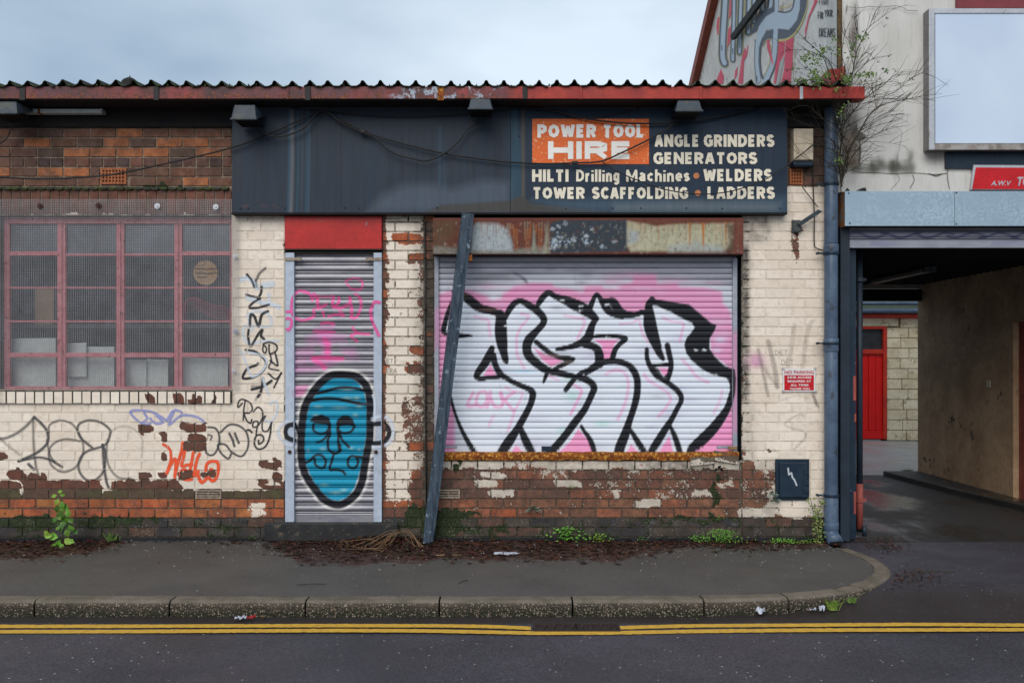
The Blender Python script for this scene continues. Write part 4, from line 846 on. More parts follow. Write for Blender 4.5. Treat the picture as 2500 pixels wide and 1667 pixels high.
pinkline([C_(2100, 490), C_(2220, 560), C_(2200, 660), C_(2130, 800), C_(2060, 930)], 8, .7); pinkline([C_(1750, 360), C_(1870, 420)], 7, .5); pinkline([C_(1080, 530), C_(1200, 590), C_(1330, 610), C_(1300, 720), C_(1230, 860), C_(1170, 1030), C_(1110, 1190)], 7, .5)
pinkline([C_(900, 960), C_(850, 1040), C_(830, 1110)], 8, .4)
for w_ in ([C_(590, 610), C_(540, 700), C_(500, 800), C_(560, 810), C_(640, 790)], [C_(770, 590), C_(680, 610), C_(640, 700), C_(650, 790), C_(730, 820), C_(790, 740), C_(800, 650), C_(770, 590)], [C_(850, 590), C_(840, 700), C_(800, 830)], [C_(860, 700), C_(900, 800), C_(980, 830), C_(1040, 780), C_(1020, 700), C_(1000, 600)], [C_(1010, 610), C_(1060, 720), C_(1120, 660), C_(1210, 600)], [C_(1070, 720), C_(1130, 800), C_(1200, 880)]): pinkline(w_, 8, .75)
S = lambda pts, **k: cw.stroke([(p[0], p[1], p[2]*1.08+1.0) for p in pts], None, BLK, k.get('al', 1.0), k.get('soft', 1.2))
S([(1108, 712, 10), (1131, 721, 17), (1152, 737, 21), (1172, 752, 19), (1200, 759, 16), (1222, 768, 15), (1230, 778, 10)])
S([(1222, 765, 16), (1223, 785, 25), (1223, 814, 27), (1226, 840, 24), (1229, 857, 18), (1234, 877, 14), (1237, 886, 6)])
S([(1233, 778, 9), (1243, 757, 13), (1257, 740, 13), (1272, 735, 13), (1289, 744, 15), (1312, 759, 17), (1327, 777, 15), (1325, 791, 14), (1309, 809, 15), (1293, 827, 20), (1286, 846, 20), (1291, 868, 20), (1312, 888, 19), (1335, 903, 17), (1367, 911, 14), (1407, 920, 13), (1436, 929, 15), (1450, 945, 15), (1445, 962, 14), (1434, 986, 14), (1424, 1004, 15), (1404, 1030, 17), (1380, 1062, 16), (1350, 1098, 18), (1340, 1108, 18)])
S([(1309, 835, 10), (1335, 856, 11), (1359, 870, 9), (1391, 876, 13), (1402, 876, 5)], soft=1); S([(1395, 879, 11), (1375, 890, 10), (1351, 902, 8)])
S([(1309, 752, 8), (1320, 733, 13), (1333, 718, 13), (1343, 716, 12), (1358, 725, 13), (1380, 733, 19), (1400, 742, 25), (1424, 754, 26), (1438, 764, 22), (1452, 775, 15), (1457, 778, 10)])
S([(1455, 778, 12), (1446, 793, 14), (1440, 811, 18), (1434, 826, 20), (1414, 839, 15), (1390, 847, 11), (1360, 853, 8)]); S([(1428, 841, 15), (1446, 845, 16), (1458, 853, 18), (1463, 868, 20), (1463, 886, 20)])
S([(1436, 758, 16), (1445, 740, 11), (1452, 724, 9), (1458, 719, 9), (1466, 730, 11), (1474, 740, 17), (1482, 754, 18), (1492, 764, 14), (1506, 771, 11), (1520, 774, 9)])
S([(1470, 735, 12), (1484, 737, 16), (1495, 736, 18), (1504, 748, 20), (1512, 760, 20), (1530, 768, 17), (1552, 768, 12), (1568, 762, 12), (1578, 770, 13), (1581, 790, 19), (1588, 814, 21), (1602, 845, 18), (1612, 866, 14), (1619, 876, 8)])
S([(1592, 732, 14), (1584, 745, 16), (1586, 765, 20), (1591, 785, 19), (1597, 812, 18), (1606, 845, 16)])
cw.poly([(1588, 726), (1600, 730), (1640, 737), (1682, 743), (1700, 758), (1738, 790), (1749, 793), (1745, 806), (1733, 826), (1732, 850), (1745, 870), (1768, 892), (1795, 902), (1795, 945), (1784, 938), (1772, 922), (1745, 917), (1714, 902), (1688, 880), (1675, 862), (1670, 842), (1675, 826), (1692, 805), (1695, 799), (1688, 788), (1662, 776), (1640, 763), (1605, 748), (1588, 745)], BLK, 1.0, 1.4)
S([(1786, 925, 14), (1788, 949, 11), (1783, 973, 13), (1775, 997, 15), (1757, 1025, 20), (1738, 1049, 23), (1714, 1073, 24), (1690, 1094, 20), (1682, 1106, 12)])
S([(1437, 829, 5), (1450, 822, 7), (1478, 820, 7), (1512, 822, 9), (1527, 827, 11), (1513, 840, 10), (1502, 853, 11), (1497, 868, 12), (1492, 884, 10)])
S([(1327, 933, 4), (1331, 922, 8), (1337, 908, 8)]); S([(1381, 952, 10), (1390, 940, 11), (1400, 928, 10), (1415, 913, 10), (1436, 903, 10), (1452, 892, 11), (1474, 884, 13), (1503, 882, 13), (1530, 889, 13), (1546, 904, 15), (1555, 925, 15), (1556, 949, 15), (1553, 973, 15), (1545, 1002, 14), (1535, 1031, 15), (1526, 1060, 20), (1514, 1090, 22), (1510, 1108, 22)])
S([(1430, 914, 6), (1450, 902, 7), (1470, 893, 5)])
S([(1540, 1050, 8), (1553, 1072, 12), (1567, 1094, 14), (1574, 1106, 14)])
S([(1579, 853, 9), (1580, 876, 10), (1589, 897, 12), (1604, 918, 12), (1621, 929, 10), (1642, 943, 12), (1659, 960, 12), (1663, 977, 11), (1653, 997, 11), (1640, 1022, 12), (1624, 1047, 15), (1606, 1076, 17), (1592, 1098, 16), (1588, 1108, 14)])
S([(1636, 1040, 7), (1646, 1062, 11), (1655, 1088, 13), (1660, 1108, 13)])
S([(1629, 843, 12), (1634, 866, 12), (1638, 884, 11), (1637, 902, 11), (1630, 928, 9)]); S([(1587, 893, 9), (1610, 891, 6), (1634, 890, 9)])
cw.poly([(1588, 892), (1606, 898), (1620, 921), (1632, 905), (1634, 898), (1640, 898), (1632, 930), (1618, 930), (1604, 916)], BLK, .9, 1.2)
S([(1201, 850, 12), (1194, 868, 18), (1183, 888, 18), (1168, 908, 15), (1163, 920, 11), (1175, 925, 10), (1192, 922, 9), (1218, 920, 9)])
S([(1203, 868, 16), (1210, 892, 13), (1222, 913, 14), (1240, 925, 11), (1262, 937, 11), (1286, 947, 12), (1300, 958, 15), (1298, 978, 14), (1289, 1000, 14), (1276, 1024, 15), (1262, 1048, 16), (1246, 1072, 21), (1230, 1096, 22), (1224, 1108, 22)])
S([(1272, 1048, 12), (1282, 1072, 17), (1294, 1096, 18), (1300, 1108, 16)])
S([(1103, 738, 7), (1094, 762, 9), (1086, 792, 11), (1083, 809, 11), (1091, 816, 7)]); S([(1112, 821, 14), (1128, 819, 10), (1152, 820, 3)])
S([(1099, 960, 4), (1105, 988, 6), (1113, 1014, 6), (1124, 1042, 8), (1138, 1070, 10), (1154, 1097, 12), (1160, 1108, 12)])
S([(1419, 1040, 7), (1426, 1052, 8), (1437, 1067, 10), (1446, 1086, 12), (1452, 1108, 10)])
for x, y, r in ((1420, 747, 6), (1415, 760, 8), (1700, 855, 5), (1720, 854, 5), (1235, 795, 3), (1485, 744, 5), (1750, 915, 5), (1760, 925, 7), (1485, 824, 7), (1372, 733, 5), (1480, 745, 3)):
    for k in range(7): cw.blob(x+random.uniform(-r, r), y+random.uniform(-r/2, r/2), random.uniform(1, 2.4), random.uniform(.8, 1.6), (0.7, 0.75, 0.8), .9)
for k in range(26): cw.blob(random.uniform(1380, 1700)*0+random.choice([1445, 1290, 1275, 1240, 1380, 1555, 1700, 1620])+random.uniform(-6, 6), random.uniform(880, 1080), 5, 4, (0.16, 0.13, 0.12), .35*0+.0)
cw.blob(1190, 755, 22, 5, (0.14, 0.07, 0.05), .5); cw.blob(1140, 720, 14, 5, (0.16, 0.09, 0.07), .6); cw.blob(1345, 868, 30, 6, (0.2, 0.15, 0.13), .45); cw.blob(1385, 885, 20, 5, (0.2, 0.15, 0.13), .5)
def slat_mesh(x0, x1, y0, y1, prof, yb, cv, step, mat, name, parent, bot=None):
    nx = int((x1-x0)/step)+1; X = np.linspace(x0, x1, nx); V = []; cs = []
    for t_, d_ in prof:
        py = y0+(y1-y0)*t_; s_ = (D+yb)/FP
        V.append(np.stack([(X-1250)*s_, np.full(nx, yb+d_), np.full(nx, EYE+(880-py)*s_)], 1)); cs.append(cv.sample(X, np.full(nx, py)))
    V = np.concatenate(V); cs = np.concatenate(cs); i = np.arange(nx*len(prof)).reshape(len(prof), nx)
    F = np.stack([i[1:, :-1], i[1:, 1:], i[:-1, 1:], i[:-1, :-1]], -1).reshape(-1, 4)
    return link(name, mesh_np(name, V, F, mat, {'Col': cs}, smooth=False), parent)
ws = empty('window_roller_shutter', P(1432, 1103, 0.02), 'wide roller shutter covered in white, black and pink graffiti letters', 'roller shutter')
SY = 0.045
profW = [(0.0, 0.012), (0.06, 0.010), (0.09, -0.002), (0.16, -0.0055), (0.4, -0.0075), (0.7, -0.0065), (0.9, -0.003), (0.965, -0.0005), (0.985, 0.012)]
y = 1103.0-16.5
k = 0
tops = []
while y > 622: tops.append(y-13.95); y -= 13.95
for t0 in tops: slat_mesh(1068, 1796, t0, t0+13.95, profW, SY, cw, 1.7, M_WSHUT, 'slat', ws)
slat_mesh(1068, 1796, 1086.5, 1103, [(0, .012), (.05, .010), (.06, -.008), (.5, -.009), (.98, -.008), (1.0, .01)], SY, cw, 1.7, M_WSHUT, 'bottom_rail', ws)
def rail(px0, px1, py0, py1, yf, mat, parent, cv=None, name='guide_rail'):
    m = MB(); m.pbox(px0, px1, py0, py1, yf+0.001, yf+0.10); o = m.build(name, mat, parent, bevel=0.002)
    if cv is not None: decal(cv, 'sprayed_paint', M_SPRAY, parent, y=yf-0.001)
c1 = Canvas(1061, 690, 1072, 1000, 1.0); c1.poly([(1061, 760), (1072, 755), (1072, 830), (1061, 850)], (0.75, 0.35, 0.6), .75, 12); rail(1060, 1071, 626, 1103, 0.010, M_FRAME2, ws, c1)
c2 = Canvas(1789.5, 800, 1799.5, 1085, 1.0); c2.poly([(1789, 815), (1800, 815), (1800, 1050), (1789, 1050)], (0.80, 0.35, 0.58), .85, 14); c2.poly([(1788, 898), (1794, 902), (1797, 925), (1795, 960), (1789, 985), (1786, 940)], BLK, .95, 1.5); rail(1789, 1800, 630, 1103, 0.010, M_FRAME2, ws, c2)
m = MB(); m.pbox(1778, 1800, 1090, 1097, -0.006, 0.012); m.build('catch', M_STRAW, ws, bevel=0.002)
m = MB(); m.pbox(1085, 1116, 1088, 1093, 0.028, 0.034); m.pbox(1750, 1786, 1088, 1094, 0.028, 0.034); m.build('lock_plate', M_FRAME2, ws)
m = MB(); m.pbox(1322, 1346, 1089, 1101, 0.030, 0.036); m.build('maker_plate', M_NAVY, ws)
# rusted sill angle
m = MB(); xs_ = np.linspace(1058, 1802, 60)
vs = []; 
for i, px in enumerate(xs_):
    lift = 5*math.exp(-((px-1770)/40)**2); a = PZ(1103.5-lift*0.4+random.uniform(-.8, .8)); b = PZ(1122-lift+random.uniform(-1.6, 1.6)); x = PX(px)
    vs += [(x, -0.028+random.uniform(-.003, .003), a), (x, -0.034+random.uniform(-.004, .004), (a+b)/2), (x, -0.026+random.uniform(-.003, .003), b), (x, 0.03, b), (x, 0.05, a)]
fs = [(5*i+j, 5*(i+1)+j, 5*(i+1)+(j+1) % 5, 5*i+(j+1) % 5) for i in range(59) for j in range(5)]
m.add(vs, fs); m.build('rusted_sill', M_RUSTY, ws)
# shutter box with rust, galvanised patches and a navy painted square
cb = Canvas(1050, 525, 1822, 628, 1.0, (0.115, 0.030, 0.020, 1))
rnd = random.Random(3)
cb.poly([(1057, 533), (1120, 533), (1110, 570), (1085, 600), (1057, 618)], (0.10, 0.055, 0.025), .8, 12); cb.poly([(1057, 600), (1120, 606), (1190, 612), (1260, 608), (1330, 600), (1330, 622), (1057, 622)], (0.20, 0.20, 0.17), .8, 4)
cb.poly([(1150, 552), (1165, 545), (1215, 546), (1240, 560), (1252, 600), (1250, 613), (1150, 612)], (0.36, 0.42, 0.45), .95, 5)
for x in range(1155, 1345, 7):
    h = rnd.uniform(8, 32); cb.stroke([(x, 545+rnd.uniform(-3, 4), 3), (x+rnd.uniform(-1, 1), 552+h, 1.5)], None, rnd.choice([(0.42, 0.15, 0.03), (0.28, 0.27, 0.18), (0.2, 0.05, 0.02)]), .6, 2.2)
cb.poly([(1298, 618), (1302, 565), (1305, 562), (1310, 618)], (0.26, 0.28, 0.22), .9, 3); cb.poly([(1325, 620), (1332, 570), (1338, 536), (1343, 620)], (0.30, 0.29, 0.22), .8, 3)
for x in (1256, 1262, 1285, 1292, 1316, 1322): cb.stroke([(x, 560, 4), (x, 608, 2)], None, (0.38, 0.12, 0.03), .7, 3)
cb.poly([(1343, 545), (1370, 536), (1531, 534), (1531, 614), (1345, 618)], (0.030, 0.042, 0.058), 1, 2)
for x, y, r in ((1355, 592, 12), (1362, 588, 9), (1385, 590, 7), (1401, 587, 6), (1428, 580, 8), (1430, 590, 6), (1350, 560, 5), (1365, 552, 4), (1470, 600, 5), (1500, 590, 4), (1445, 560, 3), (1380, 545, 4)):
    for k in range(14): cb.blob(x+rnd.gauss(0, r*.7), y+rnd.gauss(0, r*.7), rnd.uniform(.8, r*.38), rnd.uniform(.8, r*.38), (0.38, 0.46, 0.54), .95)
cb.poly([(1531, 540), (1575, 545), (1600, 552), (1640, 548), (1790, 545), (1785, 600), (1770, 612), (1540, 614), (1531, 600)], (0.42, 0.40, 0.28), 1, 4)
cb.poly([(1533, 560), (1560, 566), (1556, 590), (1533, 596)], (0.33, 0.38, 0.42), .8, 5); cb.poly([(1632, 600), (1700, 590), (1760, 600), (1770, 616), (1632, 616)], (0.34, 0.38, 0.38), .7, 6)
for x in range(1534, 1790, 5):
    cb.stroke([(x+rnd.uniform(-2, 2), 540, 3), (x+rnd.uniform(-1, 1), 556+rnd.uniform(0, 30), 1.6)], None, rnd.choice([(0.22, 0.19, 0.10), (0.36, 0.13, 0.03), (0.15, 0.05, 0.02), (0.30, 0.24, 0.12)]), rnd.uniform(.3, .8), 2.0)
for x in (1684, 1716, 1718, 1772): cb.stroke([(x, 545, 6), (x, 600, 2.5)], None, (0.40, 0.14, 0.03), .8, 2)
cb.poly([(1775, 548), (1793, 545), (1793, 616), (1768, 616), (1780, 590)], (0.10, 0.065, 0.04), .85, 6); cb.poly([(1793, 533), (1818, 533), (1818, 622), (1793, 618)], (0.15, 0.045, 0.030), 1, 1)
for k in range(700):
    x, y_ = rnd.uniform(1057, 1815), rnd.uniform(545, 620); cb.blob(x, y_, rnd.uniform(.8, 3), rnd.uniform(.8, 4), rnd.choice([(0.10, 0.04, 0.025), (0.3, 0.27, 0.2), (0.2, 0.07, 0.03), (0.06, 0.05, 0.045), (0.4, 0.4, 0.36)]), rnd.uniform(.2, .6))
cb.poly([(1057, 530), (1818, 530), (1818, 541), (1640, 546), (1600, 551), (1575, 545), (1531, 538), (1343, 538), (1057, 540)], (0.13, 0.035, 0.022), .85, 2.5)
BXY = -0.15
m = MB(); m.box(PX(1057, BXY), PX(1815, BXY), BXY+0.001, 0.05, PZ(620, BXY), PZ(532, BXY)); m.build('shutter_box', M_RUSTDARK, ws)
pgrid(cb, 1057, 1815, 532, 620, 380, 45, BXY, 'box_front', M_RUSTBOX, ws)
m = MB(); m.pbox(1337.4, 1338.2, 533, 619, BXY-0.002, BXY+0.001); m.build('seam', M_RUSTDARK, ws)

# ------------------------------------------------------------------ door shutter with the blue face
F_ = lambda x, y, w=None: (680+x/4.125, 880+y/4.125) + ((w,) if w else ())
E_ = lambda x, y, w=None: (690+x/6.272, 650+y/6.272) + ((w,) if w else ())
cd = Canvas(640, 610, 980, 1280, 1.0)
HP = (0.80, 0.12, 0.38)
for T, al in (([E_(460, 1440), E_(600, 1370), E_(560, 1100), E_(500, 960), E_(780, 900), E_(760, 1100), E_(760, 1400), E_(900, 1440), E_(700, 1560), E_(500, 1568)], .45), ([E_(180, 1280), E_(480, 1200), E_(500, 1300), E_(460, 1460), E_(180, 1500)], .35), ([E_(860, 1250), E_(1100, 1240), E_(1180, 1420), E_(1000, 1440)], .35), ([E_(320, 1120), E_(560, 1000), E_(980, 1060), E_(980, 1160), E_(420, 1180)], .4), ([E_(180, 1500), E_(520, 1530), E_(560, 1568), E_(500, 1620), E_(180, 1640)], .4)): cd.poly(T, (0.66, 0.22, 0.52), al, 7)
K = lambda pts, w=6, al=.9, soft=1.6: cd.stroke(pts, w, HP, al, soft)
K([E_(480, 990), E_(640, 1010), E_(790, 1010)], 6, .8, 3); K([E_(600, 880), E_(690, 865), E_(780, 885)], 7, .9, 3); K([E_(650, 1120), E_(690, 1200), E_(690, 1280), E_(690, 1400)], 14, .75, 3); K([E_(460, 1410), E_(600, 1395), E_(800, 1410), E_(920, 1415)], 9, .95, 3); K([E_(500, 1440), E_(600, 1500), E_(640, 1550)], 12, .8, 4)
K([E_(340, 390), E_(250, 380), E_(180, 460), E_(150, 560), E_(150, 700), E_(190, 780), E_(300, 830), E_(420, 800), E_(480, 760), E_(480, 660)], 6.5); K([E_(340, 390), E_(420, 430), E_(460, 520)], 7)
K([E_(80, 700), E_(150, 690)], 7); K([E_(480, 430), E_(540, 520), E_(540, 640), E_(620, 610), E_(670, 590)], 8); K([E_(480, 440), E_(620, 465), E_(780, 460)], 6, .6); K([E_(780, 470), E_(770, 620), E_(860, 560), E_(860, 480)], 7); K([E_(770, 620), E_(900, 640), E_(1010, 580)], 7); K([E_(700, 770), E_(830, 740), E_(940, 760), E_(880, 690)], 6)
K([E_(620, 700), E_(630, 760)], 7); K([E_(1030, 480), E_(1060, 680), E_(1050, 780)], 8); K([E_(1120, 430), E_(1190, 500), E_(1200, 620), E_(1150, 760), E_(1090, 800)], 6.5); K([E_(960, 240), E_(1020, 200), E_(1150, 190), E_(1230, 260), E_(1210, 340), E_(1140, 360), E_(1060, 345), E_(990, 280)], 5.5, .75)
K([E_(1490, 560), E_(1420, 550), E_(1370, 620), E_(1350, 720), E_(1380, 850), E_(1430, 960), E_(1480, 1060)], 7.5); K([E_(1080, 940), E_(1120, 1000), E_(1190, 1030), E_(1330, 1040)], 6); K([E_(1160, 1020), E_(1050, 1060), E_(1140, 1150)], 6)
K([E_(75, 800), E_(130, 810), E_(150, 880), E_(110, 970), E_(80, 965)], 7); cd.blob(*E_(100, 1700), 12, 8, HP, .6)
cd.poly([F_(155, 260), F_(300, 250), F_(270, 350), F_(155, 355)], (0.78, 0.25, 0.5), .7, 5)
FO = [F_(640, 140), F_(780, 160), F_(880, 250), F_(920, 380), F_(925, 560), F_(920, 780), F_(890, 940), F_(865, 1080), F_(838, 1228), F_(764, 1360), F_(620, 1448), F_(474, 1406), F_(384, 1310), F_(302, 1200), F_(252, 1090), F_(230, 950), F_(230, 780), F_(245, 600), F_(270, 460), F_(340, 330), F_(430, 220), F_(530, 150)]
fc = (F_(600, 780)[0], F_(600, 780)[1])
cd.stroke(FO, 30, (0.74, 0.72, 0.70), .75, 4.5, closed=True)
FB = [F_(590, 165), F_(740, 168), F_(820, 240), F_(870, 330), F_(890, 450), F_(895, 620), F_(885, 780), F_(860, 900), F_(840, 1050), F_(806, 1170), F_(762, 1290), F_(690, 1380), F_(600, 1412), F_(505, 1390), F_(435, 1320), F_(355, 1220), F_(310, 1130), F_(270, 1030), F_(255, 880), F_(258, 700), F_(290, 520), F_(320, 420), F_(390, 320), F_(440, 240), F_(500, 190)]
BLU = (0.006, 0.26, 0.42)
cd.poly(FB, BLU, 1.0, 2)
for x, y, rx, ry in ((690, 380, 12, 4), (790, 380, 8, 5), (700, 295, 16, 3), (400, 465, 10, 3), (620, 475, 20, 3), (815, 465, 8, 3), (380, 550, 8, 3), (775, 550, 6, 4), (450, 890, 7, 4), (735, 880, 6, 3), (815, 895, 5, 3), (580, 1330, 14, 4), (660, 1300, 8, 3), (460, 1250, 10, 3), (300, 905, 4, 4)): x_, y_ = F_(x, y); cd.blob(x_, y_, rx, ry, (0.35, 0.55, 0.5), .6)
cd.stroke(FO, 19, (0.012, 0.013, 0.020), 1, 1.8, closed=True)
N = lambda pts, w=5.5, al=1.0: cd.stroke(pts, w*1.22, (0.010, 0.012, 0.018), al, 1.2)
N([F_(390, 330), F_(460, 315), F_(540, 290), F_(640, 270), F_(780, 278), F_(870, 305)], 6); N([F_(290, 415), F_(420, 385), F_(560, 382), F_(680, 405), F_(800, 430), F_(890, 440)], 6)
cd.poly([F_(310, 610), F_(350, 565), F_(440, 540), F_(510, 575), F_(535, 640), F_(530, 665), F_(480, 645), F_(370, 635), F_(355, 620)], (0.010, 0.012, 0.018), 1, 1.2); N([F_(355, 640), F_(352, 690), F_(400, 732), F_(480, 725), F_(515, 660)], 5)
cd.poly([F_(580, 640), F_(595, 590), F_(650, 550), F_(700, 550), F_(750, 590), F_(772, 640), F_(760, 665), F_(700, 650), F_(640, 655), F_(600, 670)], (0.010, 0.012, 0.018), 1, 1.2); N([F_(600, 640), F_(605, 690), F_(650, 728), F_(730, 715), F_(768, 660)], 5)
N([F_(512, 660), F_(520, 730), F_(500, 800), F_(500, 860), F_(520, 910), F_(570, 932), F_(615, 910), F_(605, 840), F_(605, 760), F_(595, 680)], 5.5); N([F_(500, 730), F_(470, 780), F_(420, 815), F_(385, 820)], 4.5); N([F_(610, 725), F_(640, 790), F_(680, 840), F_(712, 868)], 5); N([F_(630, 905), F_(620, 850)], 5)
N([F_(558, 945), F_(535, 1020), F_(518, 1095), F_(570, 1098), F_(640, 1108), F_(675, 1142)], 5); N([F_(270, 1030), F_(320, 1005), F_(370, 955), F_(430, 950), F_(475, 1000), F_(465, 1070), F_(420, 1078), F_(372, 1040), F_(365, 985)], 5)
N([F_(750+52*math.cos(a*.5), 1020+62*math.sin(a*.5)) for a in range(14)], 5); N([F_(790, 965), F_(860, 975)], 6)
WH = (0.70, 0.76, 0.86)
for pts in ([F_(170, 625), F_(90, 615), F_(20, 660), F_(-5, 720), F_(30, 790), F_(90, 840), F_(170, 850)],): cd.stroke(pts, 8, WH, .7, 3)
cd.stroke([F_(165, 635), F_(100, 655), F_(74, 710), F_(95, 770), F_(165, 800)], 11, BLK, 1, 1.6); cd.stroke([F_(160, 650), F_(200, 700), F_(215, 760)], 10, BLK, 1, 1.5)
cd.stroke([F_(950, 585), F_(1040, 560), F_(1120, 600), F_(1155, 720), F_(1120, 820), F_(1040, 860), F_(960, 860)], 9, WH, .75, 3)
cd.stroke([F_(955, 640), F_(1040, 632), F_(1095, 665), F_(1115, 730), F_(1085, 795), F_(1030, 825), F_(955, 830)], 11, BLK, 1, 1.6); cd.stroke([F_(955, 350), F_(975, 450), F_(962, 600)], 6, (0.6, 0.7, 0.85), .7, 2)
ds = empty('door_roller_shutter', P(815, 1275, 0), 'narrow roller shutter sprayed with a blue face, in the doorway', 'roller shutter')
DY = 0.02
for (a, b) in ((696, 718), (912, 932)):
    m = MB(); m.pbox(a, b, 617, 1274, -0.022, 0.08); m.build('guide_rail', M_FRAME, ds, bevel=0.003); setd(a, b, 617, 1274, -0.0235)
setd(718, 912, 617, 1280, -0.021)
for (a, b) in ((696, 736), (893, 932)):
    m = MB(); m.pbox(a, b, 629, 636, -0.034, -0.022); m.build('fixing_plate', M_VENT, ds, bevel=0.001)
for px in (709, 919):
    m = MB(); c = P(px, 1102); m.disc((c.x, c.z), 0.016, -0.034, -0.022, 14); m.disc((c.x, c.z), 0.007, -0.04, -0.034, 6); m.build('lock_bolt', M_RUSTDARK, ds)
profD = [(0.0, 0.010), (0.04, 0.004), (0.10, -0.004), (0.2, -0.0105), (0.32, -0.0145), (0.45, -0.0160), (0.58, -0.0145), (0.70, -0.0095), (0.78, -0.002), (0.81, 0.004), (0.83, 0.004), (0.86, -0.003), (0.93, -0.0045), (0.97, -0.001), (0.985, 0.010)]
py = 1252.0
while py > 615: slat_mesh(717, 913, py-20.9, py, profD, DY, cd, 1.7, M_DSHUT, 'slat', ds); py -= 20.9
slat_mesh(717, 913, 1252, 1274, [(0, .012), (.04, -.010), (.15, -.012), (.16, -.006), (.9, -.006), (.92, -.012), (1, -.012)], DY, cd, 1.7, M_DSHUT, 'bottom_rail', ds)
m = MB(); m.pbox(694, 934, 615, 619, -0.01, 0.08); m.build('head_plate', M_SOFFIT, ds)
m = MB(); m.pbox(694, 934, 609, 616, 0.0, 0.08); m.build('shadow_gap', M_SOFFIT, ds)
bl = cd.a[..., 3] * 1.0
msk_side = Canvas(640, 610, 980, 1280, 1.0); msk_side.a[:] = cd.a; inner = (msk_side.X > 717.5) & (msk_side.X < 912.5); msk_side.a[inner] = 0
for lab, cond in (('black and white ear sprayed left of the door', (cd.X < 718) & (cd.Y > 950)), ('black and white ear sprayed right of the door', (cd.X > 912) & (cd.Y > 880)), ('pink hook sprayed on the left door rail', (cd.X < 718) & (cd.Y < 768)), ('pink spot on the left door rail', (cd.X < 718) & (cd.Y > 768) & (cd.Y < 880)), ('pink flick sprayed on the right door rail', (cd.X > 912) & (cd.Y < 768)), ('pink diagonal dash on the right door rail', (cd.X > 912) & (cd.Y >= 768) & (cd.Y < 860))):
    sub_ = Canvas(640, 610, 980, 1280, 1.0); sub_.a[:] = msk_side.a; sub_.a[~cond] = 0
    decal(sub_, 'sprayed_paint', M_SPRAY, shop, thr=0.03)['label'] = lab
m = MB(); m.pbox(695, 932, 528, 609, -0.03, 0.05); dp = m.build('door_header_panel', M_REDPANEL, shop, bevel=0.004)
m = MB(); m.pbox(694, 933, 524, 528.5, -0.034, 0.05); m.pbox(694, 933, 607, 610, -0.034, 0.05); m.build('header_trim', M_RUSTDARK, shop)
# painted over patch and things: wall behind door shutter
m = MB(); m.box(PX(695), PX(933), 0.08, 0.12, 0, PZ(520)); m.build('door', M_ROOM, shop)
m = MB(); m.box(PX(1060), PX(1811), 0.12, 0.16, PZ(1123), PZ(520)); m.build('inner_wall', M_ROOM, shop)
# ------------------------------------------------------------------ lettering
def text_obj(s, px0, px1, py0, py1, depth, mat, parent, bold=0.03, name='lettering', shear=0.0, extrude=0.004, rot=0.0, label=None):
    """text stretched to fill a pixel box (cap height to baseline) at a given depth"""
    cu = bpy.data.curves.new('t', 'FONT'); cu.body = s; cu.size = 1; cu.offset = bold; cu.extrude = extrude; cu.resolution_u = 3; cu.shear = shear; cu.space_character = 1.0 + bold*1.2
    ob = bpy.data.objects.new('t', cu); C.objects.link(ob); bpy.context.view_layer.update()
    me = bpy.data.meshes.new_from_object(ob.evaluated_get(bpy.context.evaluated_depsgraph_get())); bpy.data.objects.remove(ob); bpy.data.curves.remove(cu)
    V = np.array([v.co[:] for v in me.vertices]); x0, x1 = V[:, 0].min(), V[:, 0].max(); capb, capt = (-bold, 0.73+bold) 
    lo, hi = V[:, 1].min(), V[:, 1].max()
    a, b = P(px0, py1, depth), P(px1, py0, depth); U = np.empty_like(V)
    U[:, 0] = a.x + (V[:, 0]-x0)/(x1-x0)*(b.x-a.x); U[:, 2] = a.z + (V[:, 1]-capb)/(capt-capb)*(b.z-a.z); U[:, 1] = depth - V[:, 2]*1.0*0.3
    if rot:
        cx = (a.x+b.x)/2; U[:, 2] += (U[:, 0]-cx)*math.tan(rot)
    me.vertices.foreach_set('co', U.astype(np.float32).ravel()); me.name = name; me.materials.clear(); me.materials.append(mat); me.update()
    return tag(link(name, me, parent), label)

# ------------------------------------------------------------------ navy fascia sign
sg = empty('fascia_sign', P(1245, 520, -0.09), 'long navy sign board advertising power tool hire above the shutters', 'sign board')
NB = (0.014, 0.030, 0.056)
cs_ = Canvas(560, 258, 1930, 526, 2.0, (*NB, 1))
cs_.poly([(560, 258), (1246, 258), (1246, 526), (560, 526)], (0.022, 0.033, 0.052), 1, 1)
rs = random.Random(11)
for k in range(90):
    x = rs.uniform(565, 1920); cs_.stroke([(x, rs.uniform(262, 380), rs.uniform(2, 7)), (x+rs.uniform(-2, 2), rs.uniform(420, 518), rs.uniform(2, 10))], None, rs.choice([(0.014, 0.040, 0.075), (0.034, 0.038, 0.050), (0.010, 0.016, 0.028)]), rs.uniform(.2, .6), 4)
for x, w, c, al in ((712, 9, (0.12, 0.13, 0.15), .85), (705, 3, (0.02, 0.10, 0.18), .8), (727, 4, (0.02, 0.075, 0.13), .8), (737, 3, (0.06, 0.08, 0.11), .5), (754, 5, (0.045, 0.085, 0.13), .8), (748, 2.5, (0.02, 0.11, 0.18), .6)): cs_.stroke([(x, 264), (x+1, 400), (x-2, 518)], w, c, al, 3)
cs_.stroke([(1074, 310), (1073, 460)], 5, (0.03, 0.08, 0.13), .6, 4); cs_.stroke([(1084, 380), (1086, 470)], 3, (0.05, 0.08, 0.12), .5, 3); cs_.stroke([(831, 290), (832, 500)], 2, (0.008, 0.01, 0.014), .7, 1.5)
cs_.poly([(900, 518), (930, 480), (985, 452), (1050, 450), (1100, 462), (1180, 440), (1245, 445), (1245, 518)], (0.075, 0.10, 0.14), .8, 14)
